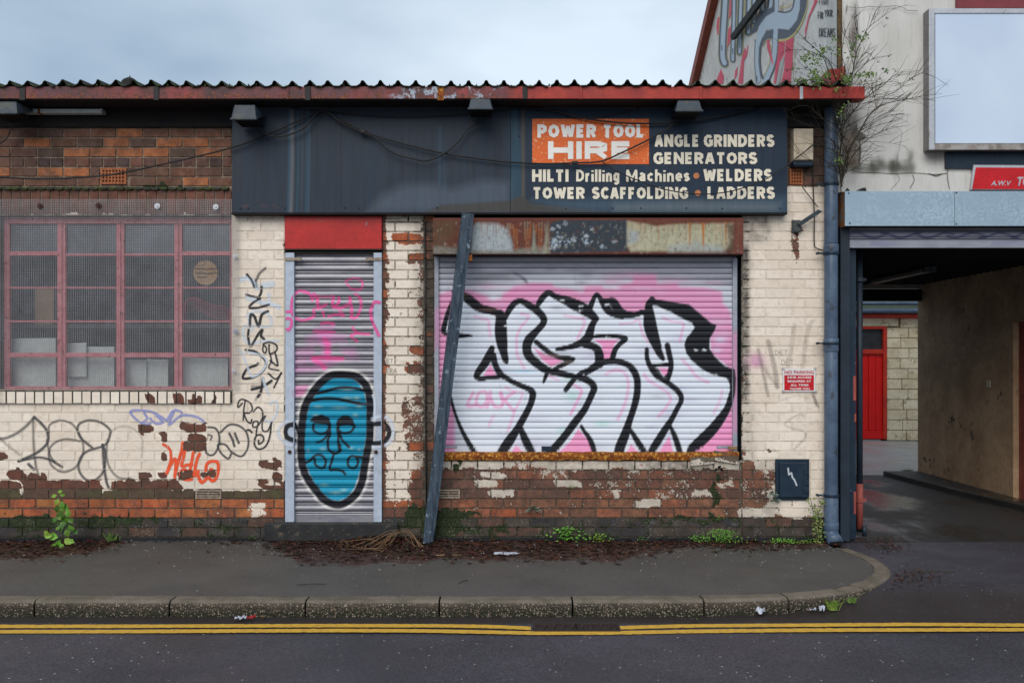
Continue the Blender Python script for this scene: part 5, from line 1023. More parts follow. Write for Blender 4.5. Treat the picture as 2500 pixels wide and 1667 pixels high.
cs_.poly([(1246, 262), (1262, 262), (1275, 400), (1272, 490), (1246, 500)], (0.03, 0.085, 0.13), .6, 8); cs_.stroke([(1277, 270), (1277, 480)], 7, (0.10, 0.085, 0.065), .85, 4)
cs_.poly([(1040, 518), (1080, 500), (1140, 497), (1245, 490), (1262, 480), (1278, 482), (1300, 498), (1360, 503), (1440, 512), (1480, 518)], (0.055, 0.052, 0.048), .9, 3)
cs_.poly([(1300, 488), (1922, 480), (1922, 518), (1440, 516), (1360, 505)], (0.055, 0.10, 0.145), .75, 12); cs_.poly([(1500, 500), (1700, 490), (1900, 498), (1900, 516), (1500, 516)], (0.15, 0.175, 0.20), .5, 10)
for x in (596, 604, 640, 648, 668, 676, 600): cs_.blob(x, 505+rs.uniform(-4, 4), 3, 3, (0.10, 0.05, 0.055), .6)
SGY = -0.10
for a, b in ((567, 1245.6), (1246.6, 1922)):
    pgrid(cs_, a, b, 264, 519, int((b-a)/2), 110, SGY, 'sign_face', M_BOARD, sg)
    m = MB(); m.pbox(a, b, 264, 519, SGY+0.0015, 0.0); m.build('panel', M_SOFFIT, sg)
m = MB(); m.box(PX(564, SGY), PX(1923, SGY), SGY+0.004, 0.0, PZ(523, SGY), PZ(519.5, SGY)); m.build('bottom_trim', M_SOFFIT, sg); m = MB(); m.pbox(566, 1924, 261, 264.2, SGY-0.004, 0.0); m.build('top_trim', M_FRAME2, sg)
for px, py in ((572, 513), (596, 514), (614, 514), (703, 513), (848, 512), (880, 513), (1070, 512), (1380, 514), (1492, 513), (1560, 513), (1670, 513), (1757, 514), (1896, 514), (1268, 280), (1268, 340)):
    m = MB(); c = P(px, py); m.disc((c.x, c.z), 0.006, SGY-0.006, SGY, 8); m.build('screw', M_SOFFIT, sg)
ty = SGY-0.004
m = MB(); m.pbox(1299.5, 1584.5, 290.5, 401, SGY-0.003, SGY-0.0006); m.build('orange_patch', M_ORANGE, sg); t2 = SGY-0.0045
# hand painted capitals: every letter a set of broad brush strokes
GL = {'A': (.78, [[(0, -.15), (.44, 1.1)], [(.56, 1.1), (1, -.15)], [(.25, .25), (.75, .25)]]), 'C': (.7, [[(1, .80), (.78, .99), (.45, 1.0), (.12, .82), (0, .5), (.12, .18), (.45, 0), (.78, .01), (1, .20)]]), 'D': (.76, [[(0, 0), (0, 1), (.5, 1), (.9, .8), (1, .5), (.9, .2), (.5, 0), (0, 0)]]),
 'E': (.58, [[(1, 1), (0, 1), (0, 0), (1, 0)], [(0, .5), (.88, .5)]]), 'F': (.56, [[(1, 1), (0, 1), (0, -.2)], [(0, .48), (.85, .48)]]), 'G': (.78, [[(.95, .80), (.75, .98), (.42, 1.0), (.10, .82), (0, .5), (.10, .18), (.42, 0), (.72, 0), (1, .10), (1, .46), (.6, .46)]]),
 'H': (.76, [[(0, -.2), (0, 1.2)], [(1, -.2), (1, 1.2)], [(0, .5), (1, .5)]]), 'I': (.0, [[(0, -.2), (0, 1.2)]]), 'L': (.56, [[(0, 1.2), (0, 0), (1, 0)]]), 'M': (1.0, [[(0, -.2), (0, 1.0)], [(0, 1.15), (.5, .12), (1, 1.15)], [(1, 1.0), (1, -.2)]]), 'N': (.8, [[(0, -.2), (0, 1.2)], [(0, 1.1), (1, -.1)], [(1, -.2), (1, 1.2)]]),
 'O': (.84, [[(.5, 1.0), (.15, .86), (0, .5), (.15, .14), (.5, 0), (.85, .14), (1, .5), (.85, .86), (.5, 1.0)]]), 'P': (.66, [[(0, -.2), (0, 1), (.6, 1), (.95, .86), (.95, .58), (.6, .42), (0, .42)]]), 'R': (.70, [[(0, -.2), (0, 1), (.58, 1), (.93, .86), (.93, .60), (.58, .46), (0, .46)], [(.5, .46), (1, -.15)]]),
 'S': (.64, [[(.95, .84), (.72, 1.0), (.28, 1.0), (.02, .84), (.06, .62), (.5, .50), (.94, .38), (.98, .16), (.72, 0), (.28, 0), (0, .16)]]), 'T': (.72, [[(-.06, 1), (1.06, 1)], [(.5, 1), (.5, -.2)]]), 'W': (1.2, [[(0, 1.15), (.22, -.1)], [(.24, -.1), (.5, 1.0)], [(.5, 1.0), (.76, -.1)], [(.78, -.1), (1, 1.15)]]),
 'a': (.5, [[(.05, .62), (.4, .72), (.9, .60), (.95, -.1)], [(.95, .38), (.4, .38), (.05, .2), (.3, 0), (.95, .12)]]), 'c': (.48, [[(1, .56), (.6, .68), (.1, .5), (.1, .16), (.6, 0), (1, .1)]]), 'e': (.52, [[(.08, .34), (1, .34), (.9, .6), (.5, .69), (.1, .52), (.05, .2), (.4, 0), (.95, .06)]]), 'g': (.52, [[(.95, .62), (.4, .68), (.05, .5), (.1, .1), (.5, .02), (.95, .2)], [(.95, .75), (.95, -.25), (.5, -.36), (.05, -.28)]]),
 'h': (.5, [[(0, 1.2), (0, -.2)], [(0, .5), (.4, .68), (.9, .6), (1, .4), (1, -.2)]]), 'i': (.0, [[(0, .68), (0, -.2)], [(0, .88), (0, 1.06)]]), 'l': (.0, [[(0, 1.2), (0, -.2)]]), 'n': (.5, [[(0, .74), (0, -.2)], [(0, .5), (.4, .68), (.9, .6), (1, .4), (1, -.2)]]), 'r': (.32, [[(0, .74), (0, -.2)], [(0, .42), (.5, .64), (1.1, .64)]]), 's': (.44, [[(.95, .56), (.5, .68), (.05, .56), (.2, .38), (.8, .30), (.95, .12), (.5, 0), (0, .08)]])}
def painted_word(word, px0, px1, py0, py1, depth, mat, th=.25, gap=.10):
    H = py1-py0; t = th*H; ws_ = [GL[c][0]*(1 if word != 'HIRE' else 1.25) for c in word]; low = any(c.islower() for c in word)
    tt = t/H; nat = sum(w*(1-tt)+tt for w in ws_)+gap*(len(word)-1); k = (px1-px0)/(nat*H); mb = MB(); x = px0; si = 0
    # horizontal squeeze only moves centre lines; every stroke keeps the brush width
    free = sum(w*(1-tt) for w in ws_)+gap*(len(word)-1); kk = ((px1-px0)-t*len(word))/(free*H)
    for c, w in zip(word, ws_):
        W = w*(1-tt)*H*kk; tv = t*(.82 if low else 1)
        for st in GL[c][1]:
            pts = [np.array((x+t/2+q[0]*W, py1-t/2-q[1]*(H-t))) for q in st]; n = len(pts); L = []; closed = np.allclose(pts[0], pts[-1]) and n > 3
            for i in range(n):
                a = pts[i]-pts[i-1] if i else (pts[-1]-pts[-2] if closed else pts[1]-pts[0]); b = pts[i+1]-pts[i] if i < n-1 else (pts[1]-pts[0] if closed else pts[-1]-pts[-2])
                a = a/np.linalg.norm(a); b = b/np.linalg.norm(b); na = np.array((-a[1], a[0])); nb = np.array((-b[1], b[0])); m_ = na+nb; m_ = m_/np.linalg.norm(m_); m_ = m_/max(.5, float(np.dot(m_, na)))
                e = np.zeros(2)
                if not closed and i in (0, n-1) and c not in 'AW': e = (-a if i == 0 else a)*0.0
                L += [pts[i]+m_*tv/2+e, pts[i]-m_*tv/2+e]
            lim0 = py0 if c not in 'g' else -1e9; lim1 = py1 if c not in 'g' else 1e9
            for i in range(n-1):
                yl = depth-si*.00005; si += 1; mb.add([P(q[0], min(max(q[1], lim0), lim1), yl) for q in (L[2*i], L[2*i+2], L[2*i+3], L[2*i+1])], [(0, 1, 2, 3)])
        x += W+t+gap*H*kk - (.10*H if (word == 'HILTI' and c == 'L') else 0)
    return mb.build('lettering', mat, sg)
PW = painted_word
PW('POWER', 1312, 1456, 304, 336.5, t2, M_LETW, .27); PW('TOOL', 1471, 1574, 304, 336.5, t2, M_LETW, .27); PW('HIRE', 1338, 1543, 345, 389, t2, M_LETW, .30)
PW('ANGLE', 1598, 1708, 329, 359, ty, M_LET); PW('GRINDERS', 1718, 1891, 329, 359, ty, M_LET); PW('GENERATORS', 1595, 1849, 372, 401, ty, M_LET)
PW('HILTI', 1299, 1391, 414, 444, ty, M_LET); PW('Drilling', 1406, 1513, 414, 444, ty, M_LET, .24, .07); PW('Machines', 1528, 1685, 414, 444, ty, M_LET, .24, .07); PW('WELDERS', 1717, 1885, 413, 443, ty, M_LET)
PW('TOWER', 1300, 1428, 457, 486, ty, M_LET); PW('SCAFFOLDING', 1445, 1680, 457, 486, ty, M_LET); PW('LADDERS', 1727, 1892, 456, 486, ty, M_LET)
for py in (429.5, 471.5):
    m = MB(); c = P(1700 if py < 450 else 1703.5, py, SGY); m.disc((c.x, c.z), 0.0255, SGY-0.003, SGY-0.0006, 24); m.build('painted_dot', M_DOT, sg)

# ------------------------------------------------------------------ floodlights under the eaves
def flood(px0, px1, py0, py1, label, yb=-0.10, wire=True):
    yf = yb-0.30; cx = (px0+px1)/2; o = empty('floodlight', P(cx, (py0+py1)/2, yf), label, 'floodlight', 'floodlights under the eaves')
    x0, x1, z0, z1 = PX(px0, yf), PX(px1, yf), PZ(py1, yf), PZ(py0, yf); w = x1-x0; m = MB()
    ins = w*0.10
    vs = [(x0, yf, z0), (x1, yf, z0), (x1-ins, yf+0.03, z1), (x0+ins, yf+0.03, z1), (x0+0.005, yb, z0+0.11), (x1-0.005, yb, z0+0.11), (x1-ins, yb, z1-0.005), (x0+ins, yb, z1-0.005)]
    m.add(vs, [(0, 1, 2, 3), (1, 5, 6, 2), (5, 4, 7, 6), (4, 0, 3, 7), (3, 2, 6, 7), (4, 5, 1, 0)]); m.build('housing', M_LAMP, o, bevel=0.008)
    m = MB(); m.box(x0-0.004, x1+0.004, yf-0.006, yf+0.02, z0-0.003, z0+0.012); m.build('rim', M_LAMP, o, bevel=0.003)
    for k in range(6):
        m = MB(); xx_ = x0+ins+(w-2*ins)*(k+0.5)/6; m.box(xx_-0.002, xx_+0.002, yf+0.026, yf+0.06, z1-0.03, z1+0.002); m.build('fin', M_LAMP, o)
    m = MB(); m.box(x0+0.01, x1-0.01, yf+0.01, yb-0.01, z0+0.01, z0+0.014); m.build('lens', M_HOLE, o)
    m = MB(); m.box(cx*0+(x0+x1)/2-0.02, (x0+x1)/2+0.02, yb-0.01, yb+0.09, z1-0.05, z1-0.02); m.build('bracket', M_LAMP, o)
flood(563, 626, 254, 292, 'grey floodlight at the left end of the navy sign', -0.12); flood(1143, 1202, 238, 267, 'grey floodlight above the middle of the navy sign', -0.12); flood(1650, 1716, 243, 272, 'grey floodlight above the lettering ANGLE GRINDERS', -0.12); flood(-30, 42, 246, 278, 'grey floodlight cut off by the left edge, above the brick wall', -0.10)
t = empty('tube_light', P(144, 271, -0.1), 'old white fluorescent batten with rust stain under the eaves', 'strip light')
m = MB(); m.pbox(40, 248, 266, 276, -0.13, -0.06); m.build('casing', M_WHITEBOARD, t, bevel=0.004); m = MB(); m.pbox(92, 98, 265.5, 276.5, -0.132, -0.06); m.build('rust_stain', M_RUSTY, t); m = MB(); m.pbox(245, 249, 265.5, 276.5, -0.134, -0.06); m.build('end_cap', M_GALV_FRAME, t)

# ------------------------------------------------------------------ leaning post
bp = empty('leaning_post', (PX(1045), -0.1, 0), 'tall chipped blue grey steel post leaning against the wall beside the window shutter', 'post')
prof = [(-0.047, 0.0), (-0.047, 0.075), (-0.032, 0.075), (-0.032, 0.070), (-0.041, 0.070), (-0.041, 0.006), (0.041, 0.006), (0.041, 0.070), (0.032, 0.070), (0.032, 0.075), (0.047, 0.075), (0.047, 0.0), (0.030, 0.0), (0.026, 0.008), (0.020, 0.008), (0.016, 0.0)]
b0 = Vector((PX(1044.5, -0.14), -0.14, 0.0)); b1 = P(1144, 521, -0.27); axd = (b1-b0).normalized(); side = Vector((1, 0, 0)) - axd*axd.x; side.normalize(); fwd = side.cross(axd); fwd = fwd if fwd.y > 0 else -fwd
vs = []; segs = 14
for k in range(segs+1):
    c = b0.lerp(b1, k/segs); tw = math.radians(8 + 6*k/segs); sc = 0.86 if k == 0 else 1.0
    for a, b in prof: vs.append(c + (side*math.cos(tw)+fwd*math.sin(tw))*a*sc + (fwd*math.cos(tw)-side*math.sin(tw))*b)
n = len(prof); m = MB(); m.add(vs, [(k*n+j, k*n+(j+1) % n, (k+1)*n+(j+1) % n, (k+1)*n+j) for k in range(segs) for j in range(n)]); m.build('channel', M_POST, bp)
m = MB(); c = b0.lerp(b1, .87); m.box(c.x+0.03, c.x+0.075, c.y+0.02, c.y+0.06, c.z-0.035, c.z+0.02); m.build('rusty_lug', M_RUSTY, bp, bevel=0.008)
# conduit up the pier and small cables
def cable(pts, r, label, mat=M_CABLE, y=-0.12, n=8, name='cable', cat='cable', group=None):
    q = [P(p[0], p[1], p[2] if len(p) > 2 else y) for p in [tuple(a) for a in crom([p if len(p) > 2 else (p[0], p[1], y) for p in pts], n)]]
    m = MB(); m.tube(q, r, 6); return tag(m.build(name, mat, smooth=True), label, cat, group)
m = MB(); m.tube([P(1038, 542, -0.02), P(1038.5, 800, -0.02), P(1040, 1100, -0.02), P(1042, 1312, -0.02)], 0.006, 6)
for py in (630, 755, 886): m.pbox(1035.5, 1041.5, py-1, py+1.5, -0.028, 0)
tag(m.build('lightning_conductor', M_CABLE, smooth=True), 'thin straight conduit running up the stained brick pier', 'conduit')
cable([(-20, 433), (0, 433), (112, 437), (244, 430), (309, 420), (421, 396), (561, 362), (652, 329), (762, 280), (783, 271), (835, 296), (887, 322)], 0.0072, 'long sagging black cable from the left edge across the brickwork to the sign', y=-0.14)
cable([(890, 323), (988, 352), (1080, 374), (1172, 388), (1245, 396), (1330, 400), (1401, 398), (1467, 394), (1520, 372), (1584, 341), (1640, 308), (1693, 274)], 0.0072, 'black cable crossing the orange panel up to the right floodlight', y=-0.14)
cable([(625, 292), (627, 318), (645, 327), (672, 334), (702, 330), (722, 323), (745, 310), (764, 288), (778, 273), (797, 272), (830, 298), (880, 322), (915, 336), (940, 360), (970, 378), (1010, 388), (1036, 393), (1062, 386), (1095, 368), (1122, 342), (1140, 316), (1164, 300), (1172, 286), (1172, 268)], 0.0072, 'black cable looping between the left and middle floodlights', y=-0.16)
cable([(1470, 395), (1505, 418), (1560, 442), (1620, 462), (1700, 474), (1780, 468), (1860, 442), (1920, 405), (1985, 355), (2012, 338)], 0.005, 'thin cable sagging across the lower lettering to the alarm box', y=-0.15)
cable([(705, 263), (800, 272), (900, 281), (1000, 284), (1100, 280), (1180, 274), (1245, 266)], 0.0045, 'thin cable along the top of the blank half of the sign', y=-0.13)
cable([(1247, 263), (1340, 268), (1420, 288), (1500, 299), (1580, 302), (1690, 296), (1800, 276), (1858, 262)], 0.0072, 'black cable drooping over the top of the orange panel', y=-0.14)
cable([(1420, 289), (1490, 280), (1560, 264)], 0.004, 'short cable rising from the drooping cable to the eaves', y=-0.135)
cable([(-20, 358), (0, 350), (16, 338), (30, 308)], 0.005, 'short cable hanging below the leftmost floodlight', y=-0.10)
cable([(1958, 456), (1975, 478), (1992, 500), (1998, 506)], 0.004, 'thin wire slanting down to the broken bracket', y=-0.04)
cable([(1984, 400), (1985, 450), (1988, 525), (1988, 594), (1994, 606), (2012, 612)], 0.005, 'thin black cable dropping from the alarm box to the downpipe', y=-0.03)
m = MB(); m.box(PX(880, -.15), PX(894, -.15), -0.17, -0.14, PZ(327, -.15), PZ(317, -.15)); tag(m.build('cable_joint', M_MASTIC, bevel=0.006), 'taped cable joint left of centre on the blank sign', 'cable joint')
m = MB(); m.box(PX(1396, -.15), PX(1411, -.15), -0.17, -0.14, PZ(402, -.15), PZ(394, -.15)); tag(m.build('cable_joint', M_MASTIC, bevel=0.006), 'taped cable joint at the bottom of the orange panel', 'cable joint')

# ------------------------------------------------------------------ downpipe
dp = empty('downpipe', (PX(2029), -0.08, 0), 'blue grey rainwater downpipe at the corner between shop and passage', 'downpipe')
cx = PX(2029.5, -.09); r = 0.057
def ringed(name, z0, z1, r_, mat=M_PIPE):
    m = MB(); n = 24; vs = [(cx+r_*math.cos(2*math.pi*k/n), -0.085+r_*math.sin(2*math.pi*k/n), z) for z in (z0, z1) for k in range(n)]
    m.add(vs, [(k, (k+1) % n, n+(k+1) % n, n+k) for k in range(n)] + [tuple(range(n-1, -1, -1)), tuple(range(n, 2*n))]); o = m.build(name, mat, dp, smooth=False, bevel=0.002)
    for p in o.data.polygons: p.use_smooth = len(p.vertices) == 4
z_ = lambda py: PZ(py, -.1)
for a, b in ((1210, 826), (826, 595), (595, 448), (448, 262)): ringed('pipe_length', z_(a), z_(b)-0.004, r)
for a, b in ((858, 826), (617, 596)): ringed('socket', z_(a), z_(b), r+0.007)
ringed('socket', z_(1292), z_(1275), r+0.008); ringed('pipe_length', z_(1320)+0.02, z_(1210)+0.0, r+0.004); ringed('pipe_length', z_(300), z_(242), r*0.8, M_DARKSTEEL)
for py in (618, 838, 1209, 449):
    ringed('clamp', z_(py+4), z_(py-3), r+0.011, M_NAVY)
    m = MB(); m.box(cx-0.12, cx-0.05, -0.09, -0.07, z_(py+2), z_(py-2)); m.disc((cx-0.115, z_(py)), 0.012, -0.1, -0.06, 8); m.build('clamp_lug', M_NAVY, dp)
# shoe
m = MB(); m.tube([(cx, -0.085, z_(1296)), (cx, -0.09, z_(1306)), (cx+0.01, -0.12, z_(1314)), (cx+0.012, -0.16, z_(1320))], [r+0.006, r+0.006, r+0.007, r+0.007], 20); m.build('shoe', M_PIPE, dp, smooth=True)
m = MB(); c = Vector((cx+0.012, -0.162, z_(1320))); m.disc((c.x, c.z), r-0.004, c.y-0.002, c.y, 20); m.build('opening', M_HOLE, dp)

# ------------------------------------------------------------------ alarm box, bracket, sign plate, meter box
t = empty('alarm_box', P(1961, 360, -0.12), 'cream alarm box with a dark blue base high on the corner brickwork', 'alarm box')
m = MB(); m.pbox(1938, 1986, 314, 392, -0.11, 0); m.build('cover', M_CREAMBOX, t, bevel=0.006); m = MB(); m.pbox(1945, 1985, 316, 390, -0.118, -0.112); m.build('raised_front', M_CREAMBOX, t, bevel=0.003)
m = MB(); m.pbox(1937, 1987, 392.5, 406, -0.10, 0); m.build('blue_base', M_NAVY, t, bevel=0.012)
t = empty('broken_bracket', P(1945, 552, -0.03), 'dark steel arm bracket slanting up from the painted wall', 'bracket')
m = MB(); m.pbox(1936, 1956, 537, 567, -0.05, 0.0); m.build('base', M_LAMP, t, bevel=0.008); m = MB(); m.pbox(1934.5, 1937.5, 536, 564, -0.02, 0.0); m.build('back_plate', M_PALEBOARD, t)
m = MB(); a = P(1950, 549, -0.06); b = P(2000, 516, -0.10); dx = (b-a).normalized(); up = Vector((-dx.z, 0, dx.x))*0.018; vs = []
for c in (a, b):
    for q in (-1, 1): vs += [c+up*q+Vector((0, -0.012, 0)), c+up*q+Vector((0, 0.012, 0))]
m.add(vs, [(0, 1, 3, 2), (4, 6, 7, 5), (0, 4, 5, 1), (1, 5, 7, 3), (3, 7, 6, 2), (2, 6, 4, 0)]); m.build('arm', M_LAMP, t, bevel=0.003)
m = MB(); m.add([b-up, b+up, P(2008, 515.5, -.1)], [(0, 1, 2)]); m.build('arm_tip', M_LAMP, t); m = MB(); m.tube([P(1990+6*math.cos(k*.6), 526+5*math.sin(k*.6), -.09) for k in range(10)], 0.003, 5); m.build('ring', M_CABLE, t)
t = empty('no_parking_sign', P(1950, 928, -0.02), 'small white and red no parking sign plate beside the downpipe', 'sign')
m = MB(); m.pbox(1911, 1991, 900, 956, -0.014, -0.009); m.build('plate', M_WHITE, t, bevel=0.001); m = MB(); m.pbox(1915, 1987, 915.5, 952.5, -0.0165, -0.0145); m.build('red_field', M_REDSIGN, t)
text_obj('NO PARKING', 1915.5, 1987, 904, 912, -0.0165, M_REDTXT, t, .012, extrude=.003)
for s_, a, b, y0 in (('24HR ACCESS', 1922, 1981, 918), ('REQUIRED AT', 1923, 1980, 927.5), ('ALL TIMES', 1930, 1974, 937), ('THANK YOU', 1928, 1977, 946)): text_obj(s_, a, b, y0, y0+5.6, -0.018, M_WHITE, t, .03, extrude=.003)
for px, py in ((1911, 899), (1989, 899), (1911, 954), (1990, 955)):
    m = MB(); c = P(px, py); m.disc((c.x, c.z), 0.011, -0.021, -0.006, 12); m.build('screw_cap', M_GALV_FRAME, t, bevel=0.002)
t = empty('meter_box', P(1934, 1168, -0.04), 'dark blue meter cupboard set low in the painted wall', 'meter box')
m = MB(); m.pbox(1894, 1976, 1120.5, 1221, -0.02, 0.05); m.build('frame', M_NAVY, t, bevel=0.003)
m = MB(); m.pbox(1904, 1972, 1129, 1214, -0.045, -0.021); m.build('door', M_NAVY, t, bevel=0.006)
for py in (1145, 1172, 1190):
    m = MB(); m.pbox(1962, 1976, py, py+13, -0.052, -0.046); m.build('hinge', M_NAVY, t, bevel=0.003)
cv = Canvas(1918, 1138, 1950, 1190, 1.0); cv.stroke([(1924, 1143), (1926, 1158), (1932, 1154), (1935, 1166), (1939, 1170), (1945, 1184)], 3.6, (0.55, 0.6, 0.66), .95, 1.0, smooth=False); decal(cv, 'white_mark', M_SPRAY, t, y=-0.047)

# ------------------------------------------------------------------ tags on the painted brick
T_ = lambda x, y: (570+x/3.336, 640+y/3.336)
L_ = lambda x, y: (x/3.267, 920+y/3.267)
K2 = (0.02, 0.021, 0.028); WB = (0.68, 0.77, 0.88)
ct = Canvas(575, 640, 696, 1100, 1.0)
def q(pts, w, col=K2, al=.92, soft=1.2, f_=T_): ct.stroke([f_(*p) for p in pts], w, col, al, soft)
q([(60, 145), (110, 130), (170, 170), (190, 210)], 11, WB, .8, 3); q([(250, 190), (310, 180)], 16, WB, .7, 4); q([(110, 290), (180, 310), (240, 330), (300, 340), (370, 365)], 10, WB, .75, 3); q([(290, 260), (290, 340)], 9, WB, .6, 3)
q([(120, 430), (180, 400), (280, 420), (300, 520), (100, 520), (90, 620), (140, 660), (260, 640), (370, 640)], 7, WB, .6, 3); q([(120, 430), (150, 560)], 9, WB, .5, 4)
q([(110, 100), (150, 150), (170, 200)], 5.5); q([(260, 50), (215, 90), (185, 150)], 6, K2, .6, 3); q([(180, 150), (190, 200)], 5, K2, .6, 2)
q([(230, 200), (225, 250), (200, 300)], 6); q([(105, 265), (160, 280), (215, 290)], 5); q([(215, 300), (160, 330), (130, 370), (200, 370), (290, 345)], 5.5)
q([(135, 520), (140, 430), (170, 440), (205, 520), (230, 430), (280, 400)], 6.5); q([(125, 550), (120, 600), (135, 680), (160, 660), (200, 590), (235, 550), (225, 600), (250, 625)], 6)
q([(100, 715), (180, 730), (260, 800), (250, 870), (180, 930), (80, 945), (110, 870), (180, 840), (200, 825)], 6); q([(50, 720), (80, 760), (110, 840), (150, 930), (230, 890), (270, 810), (230, 760), (100, 730)], 5, WB, .75, 2)
q([(310, 965), (240, 1010), (150, 1035)], 6.5); q([(240, 940), (225, 1050), (200, 1095)], 6); q([(240, 940), (260, 1010), (290, 1075)], 6, WB, .7, 2.5); q([(150, 1010), (230, 1020), (180, 1120)], 5, K2, .4, 3)
q([(245, 665), (290, 650), (345, 670), (355, 710), (330, 735), (295, 740), (290, 670)], 4); q([(245, 665), (240, 720), (260, 740), (270, 700), (250, 680)], 3.5); q([(295, 745), (310, 800), (290, 860), (370, 880)], 3.5); q([(340, 740), (360, 840), (300, 800)], 4.5); q([(285, 905), (345, 950), (390, 900)], 4); q([(390, 900), (360, 960), (330, 1020)], 4)
q([(300, 1150), (340, 1130), (360, 1180), (340, 1250), (300, 1300), (260, 1290)], 6, WB, .7, 2.5)
q([(70, 1150), (40, 1180), (40, 1140), (70, 1115), (130, 1140), (155, 1190), (130, 1225), (90, 1230), (110, 1290), (140, 1310), (150, 1280)], 3.6); q([(95, 1130), (85, 1200), (80, 1285)], 3.4)
q([(160, 1220), (200, 1180), (235, 1210), (235, 1270), (200, 1330), (160, 1340), (165, 1300), (200, 1300), (190, 1360), (185, 1400)], 3.6); q([(225, 1290), (260, 1250), (235, 1310), (240, 1370), (280, 1370), (310, 1305)], 3.6)
q([(310, 1305), (295, 1420), (260, 1500), (200, 1520), (170, 1470), (190, 1410), (235, 1410), (245, 1450), (210, 1480), (205, 1450)], 4.2); q([(100, 1370), (130, 1365), (150, 1385)], 4.5)
decal(ct, 'graffiti_tag', M_SPRAY, shop)['label'] = 'column of black and white tags on the pier left of the door'
cl = Canvas(-20, 960, 450, 1200, 1.0)
def ql(pts, w=5, al=.75, soft=2.2, col=(0.05, 0.052, 0.062)): cl.stroke([L_(*p) for p in pts], w, col, al, soft)
ql([(-60, 480), (30, 490), (130, 450), (210, 390), (275, 320)], 6.5, .6, 3); ql([(275, 320), (330, 370), (375, 430), (380, 520), (300, 600), (150, 670)], 6.5); ql([(150, 670), (300, 640), (400, 660), (495, 715)], 5.5); ql([(265, 330), (270, 560), (290, 720), (320, 800)], 4.5, .6, 3); ql([(230, 695), (270, 735)], 7)
ql([(390, 440), (400, 380), (480, 345), (570, 370), (620, 430), (660, 520), (660, 620), (600, 720), (500, 755), (410, 700), (390, 600), (430, 530), (520, 495), (640, 510)], 4.5, .6, 2.5); ql([(375, 500), (400, 620), (440, 680)], 4.5, .6)
ql([(740, 565), (650, 490), (620, 420), (640, 370), (710, 345), (800, 360), (870, 410), (880, 450), (840, 540), (700, 590), (640, 650), (630, 740), (690, 820), (760, 820), (830, 740), (840, 600), (820, 540)], 5.5, .7); ql([(820, 540), (830, 700), (850, 830), (870, 885)], 6, .75)
ql([(860, 500), (850, 620), (880, 730), (950, 800), (1050, 810)], 4.5, .55, 2.6); ql([(890, 430), (960, 395), (1040, 400), (1110, 450), (1140, 520), (1130, 640)], 3.5, .25, 3); ql([(0, 490), (80, 560), (160, 620)], 5, .3, 3)
decal(cl, 'graffiti_tag', M_SPRAY, shop)['label'] = 'large looping grey black tag left on the cream wall under the window'
ck = Canvas(310, 960, 640, 1200, 1.0)
def qk(pts, w, col, al=.9, soft=1.6): ck.stroke([L_(*p) for p in pts], w, col, al, soft)
BLV = (0.30, 0.33, 0.66)
for p_ in ([(1040, 280), (1070, 265), (1200, 275), (1290, 320), (1330, 350)], [(1040, 285), (1090, 340), (1150, 375), (1200, 370)], [(1150, 285), (1175, 330), (1140, 360)], [(1200, 330), (1240, 370), (1300, 360), (1250, 310)], [(1330, 350), (1380, 270), (1430, 270), (1450, 285)], [(1385, 280), (1350, 380), (1440, 310), (1540, 310), (1610, 340), (1630, 370)]): qk(p_, 5.5, BLV, .8, 1.6)
ORG = (0.82, 0.10, 0.03)
Wf = lambda x, y: (390+x/11.2, 1060+y/11.2)
for p_, w in (([(100, 270), (200, 330), (290, 450), (310, 650), (270, 820), (190, 1050)], 6.5), ([(200, 1060), (300, 840), (420, 660), (435, 900), (410, 1180)], 7), ([(630, 230), (600, 450), (520, 700), (460, 950), (420, 1100)], 7.5), ([(690, 400), (660, 600), (600, 860), (760, 830), (880, 830)], 7.5), ([(920, 500), (880, 720), (820, 1000), (760, 1000)], 7.5), ([(700, 950), (600, 980), (570, 1100), (600, 1200), (740, 1240), (880, 1230)], 6.5),
    ([(1090, 530), (1020, 700), (960, 1000), (960, 1130), (1060, 1010)], 8), ([(1070, 1040), (1080, 1200), (1150, 1310), (1240, 1250), (1330, 1180), (1440, 1270), (1540, 1200), (1600, 1000), (1590, 780), (1450, 730), (1300, 800), (1260, 1000)], 8), ([(1400, 960), (1420, 965)], 9)): ck.stroke([Wf(*p) for p in p_], w, ORG, .95, 1.2)
for p_, w in (([(1660, 400), (1720, 410), (1750, 470), (1740, 560), (1700, 620), (1650, 610), (1640, 560)], 4.5), ([(1660, 460), (1690, 470), (1680, 500)], 3.5), ([(1760, 440), (1830, 380), (1910, 390), (1970, 450), (1980, 550), (1930, 630), (1850, 600), (1800, 540), (1740, 540), (1760, 600), (1820, 650), (1845, 610)], 4.5), ([(1830, 450), (1855, 500), (1870, 550)], 5.5), ([(1875, 450), (1890, 490), (1905, 525)], 5.5)): qk(p_, w, (0.04, 0.045, 0.055), .8, 1.6)
decal(ck, 'graffiti_tag', M_SPRAY, shop)['label'] = 'lilac, orange and black tags on the cream wall right of the weed'
cr_ = Canvas(1812, 780, 2010, 1125, 1.0)
def qr(pts, w, al=.35, col=(0.22, 0.18, 0.16), soft=3): cr_.stroke([(1400+x/3.136, 500+y/3.136) for x, y in pts], w, col, al*.62, soft)
cr_.blob(1846, 880, 20, 17, (0.78, 0.42, 0.62), .75)
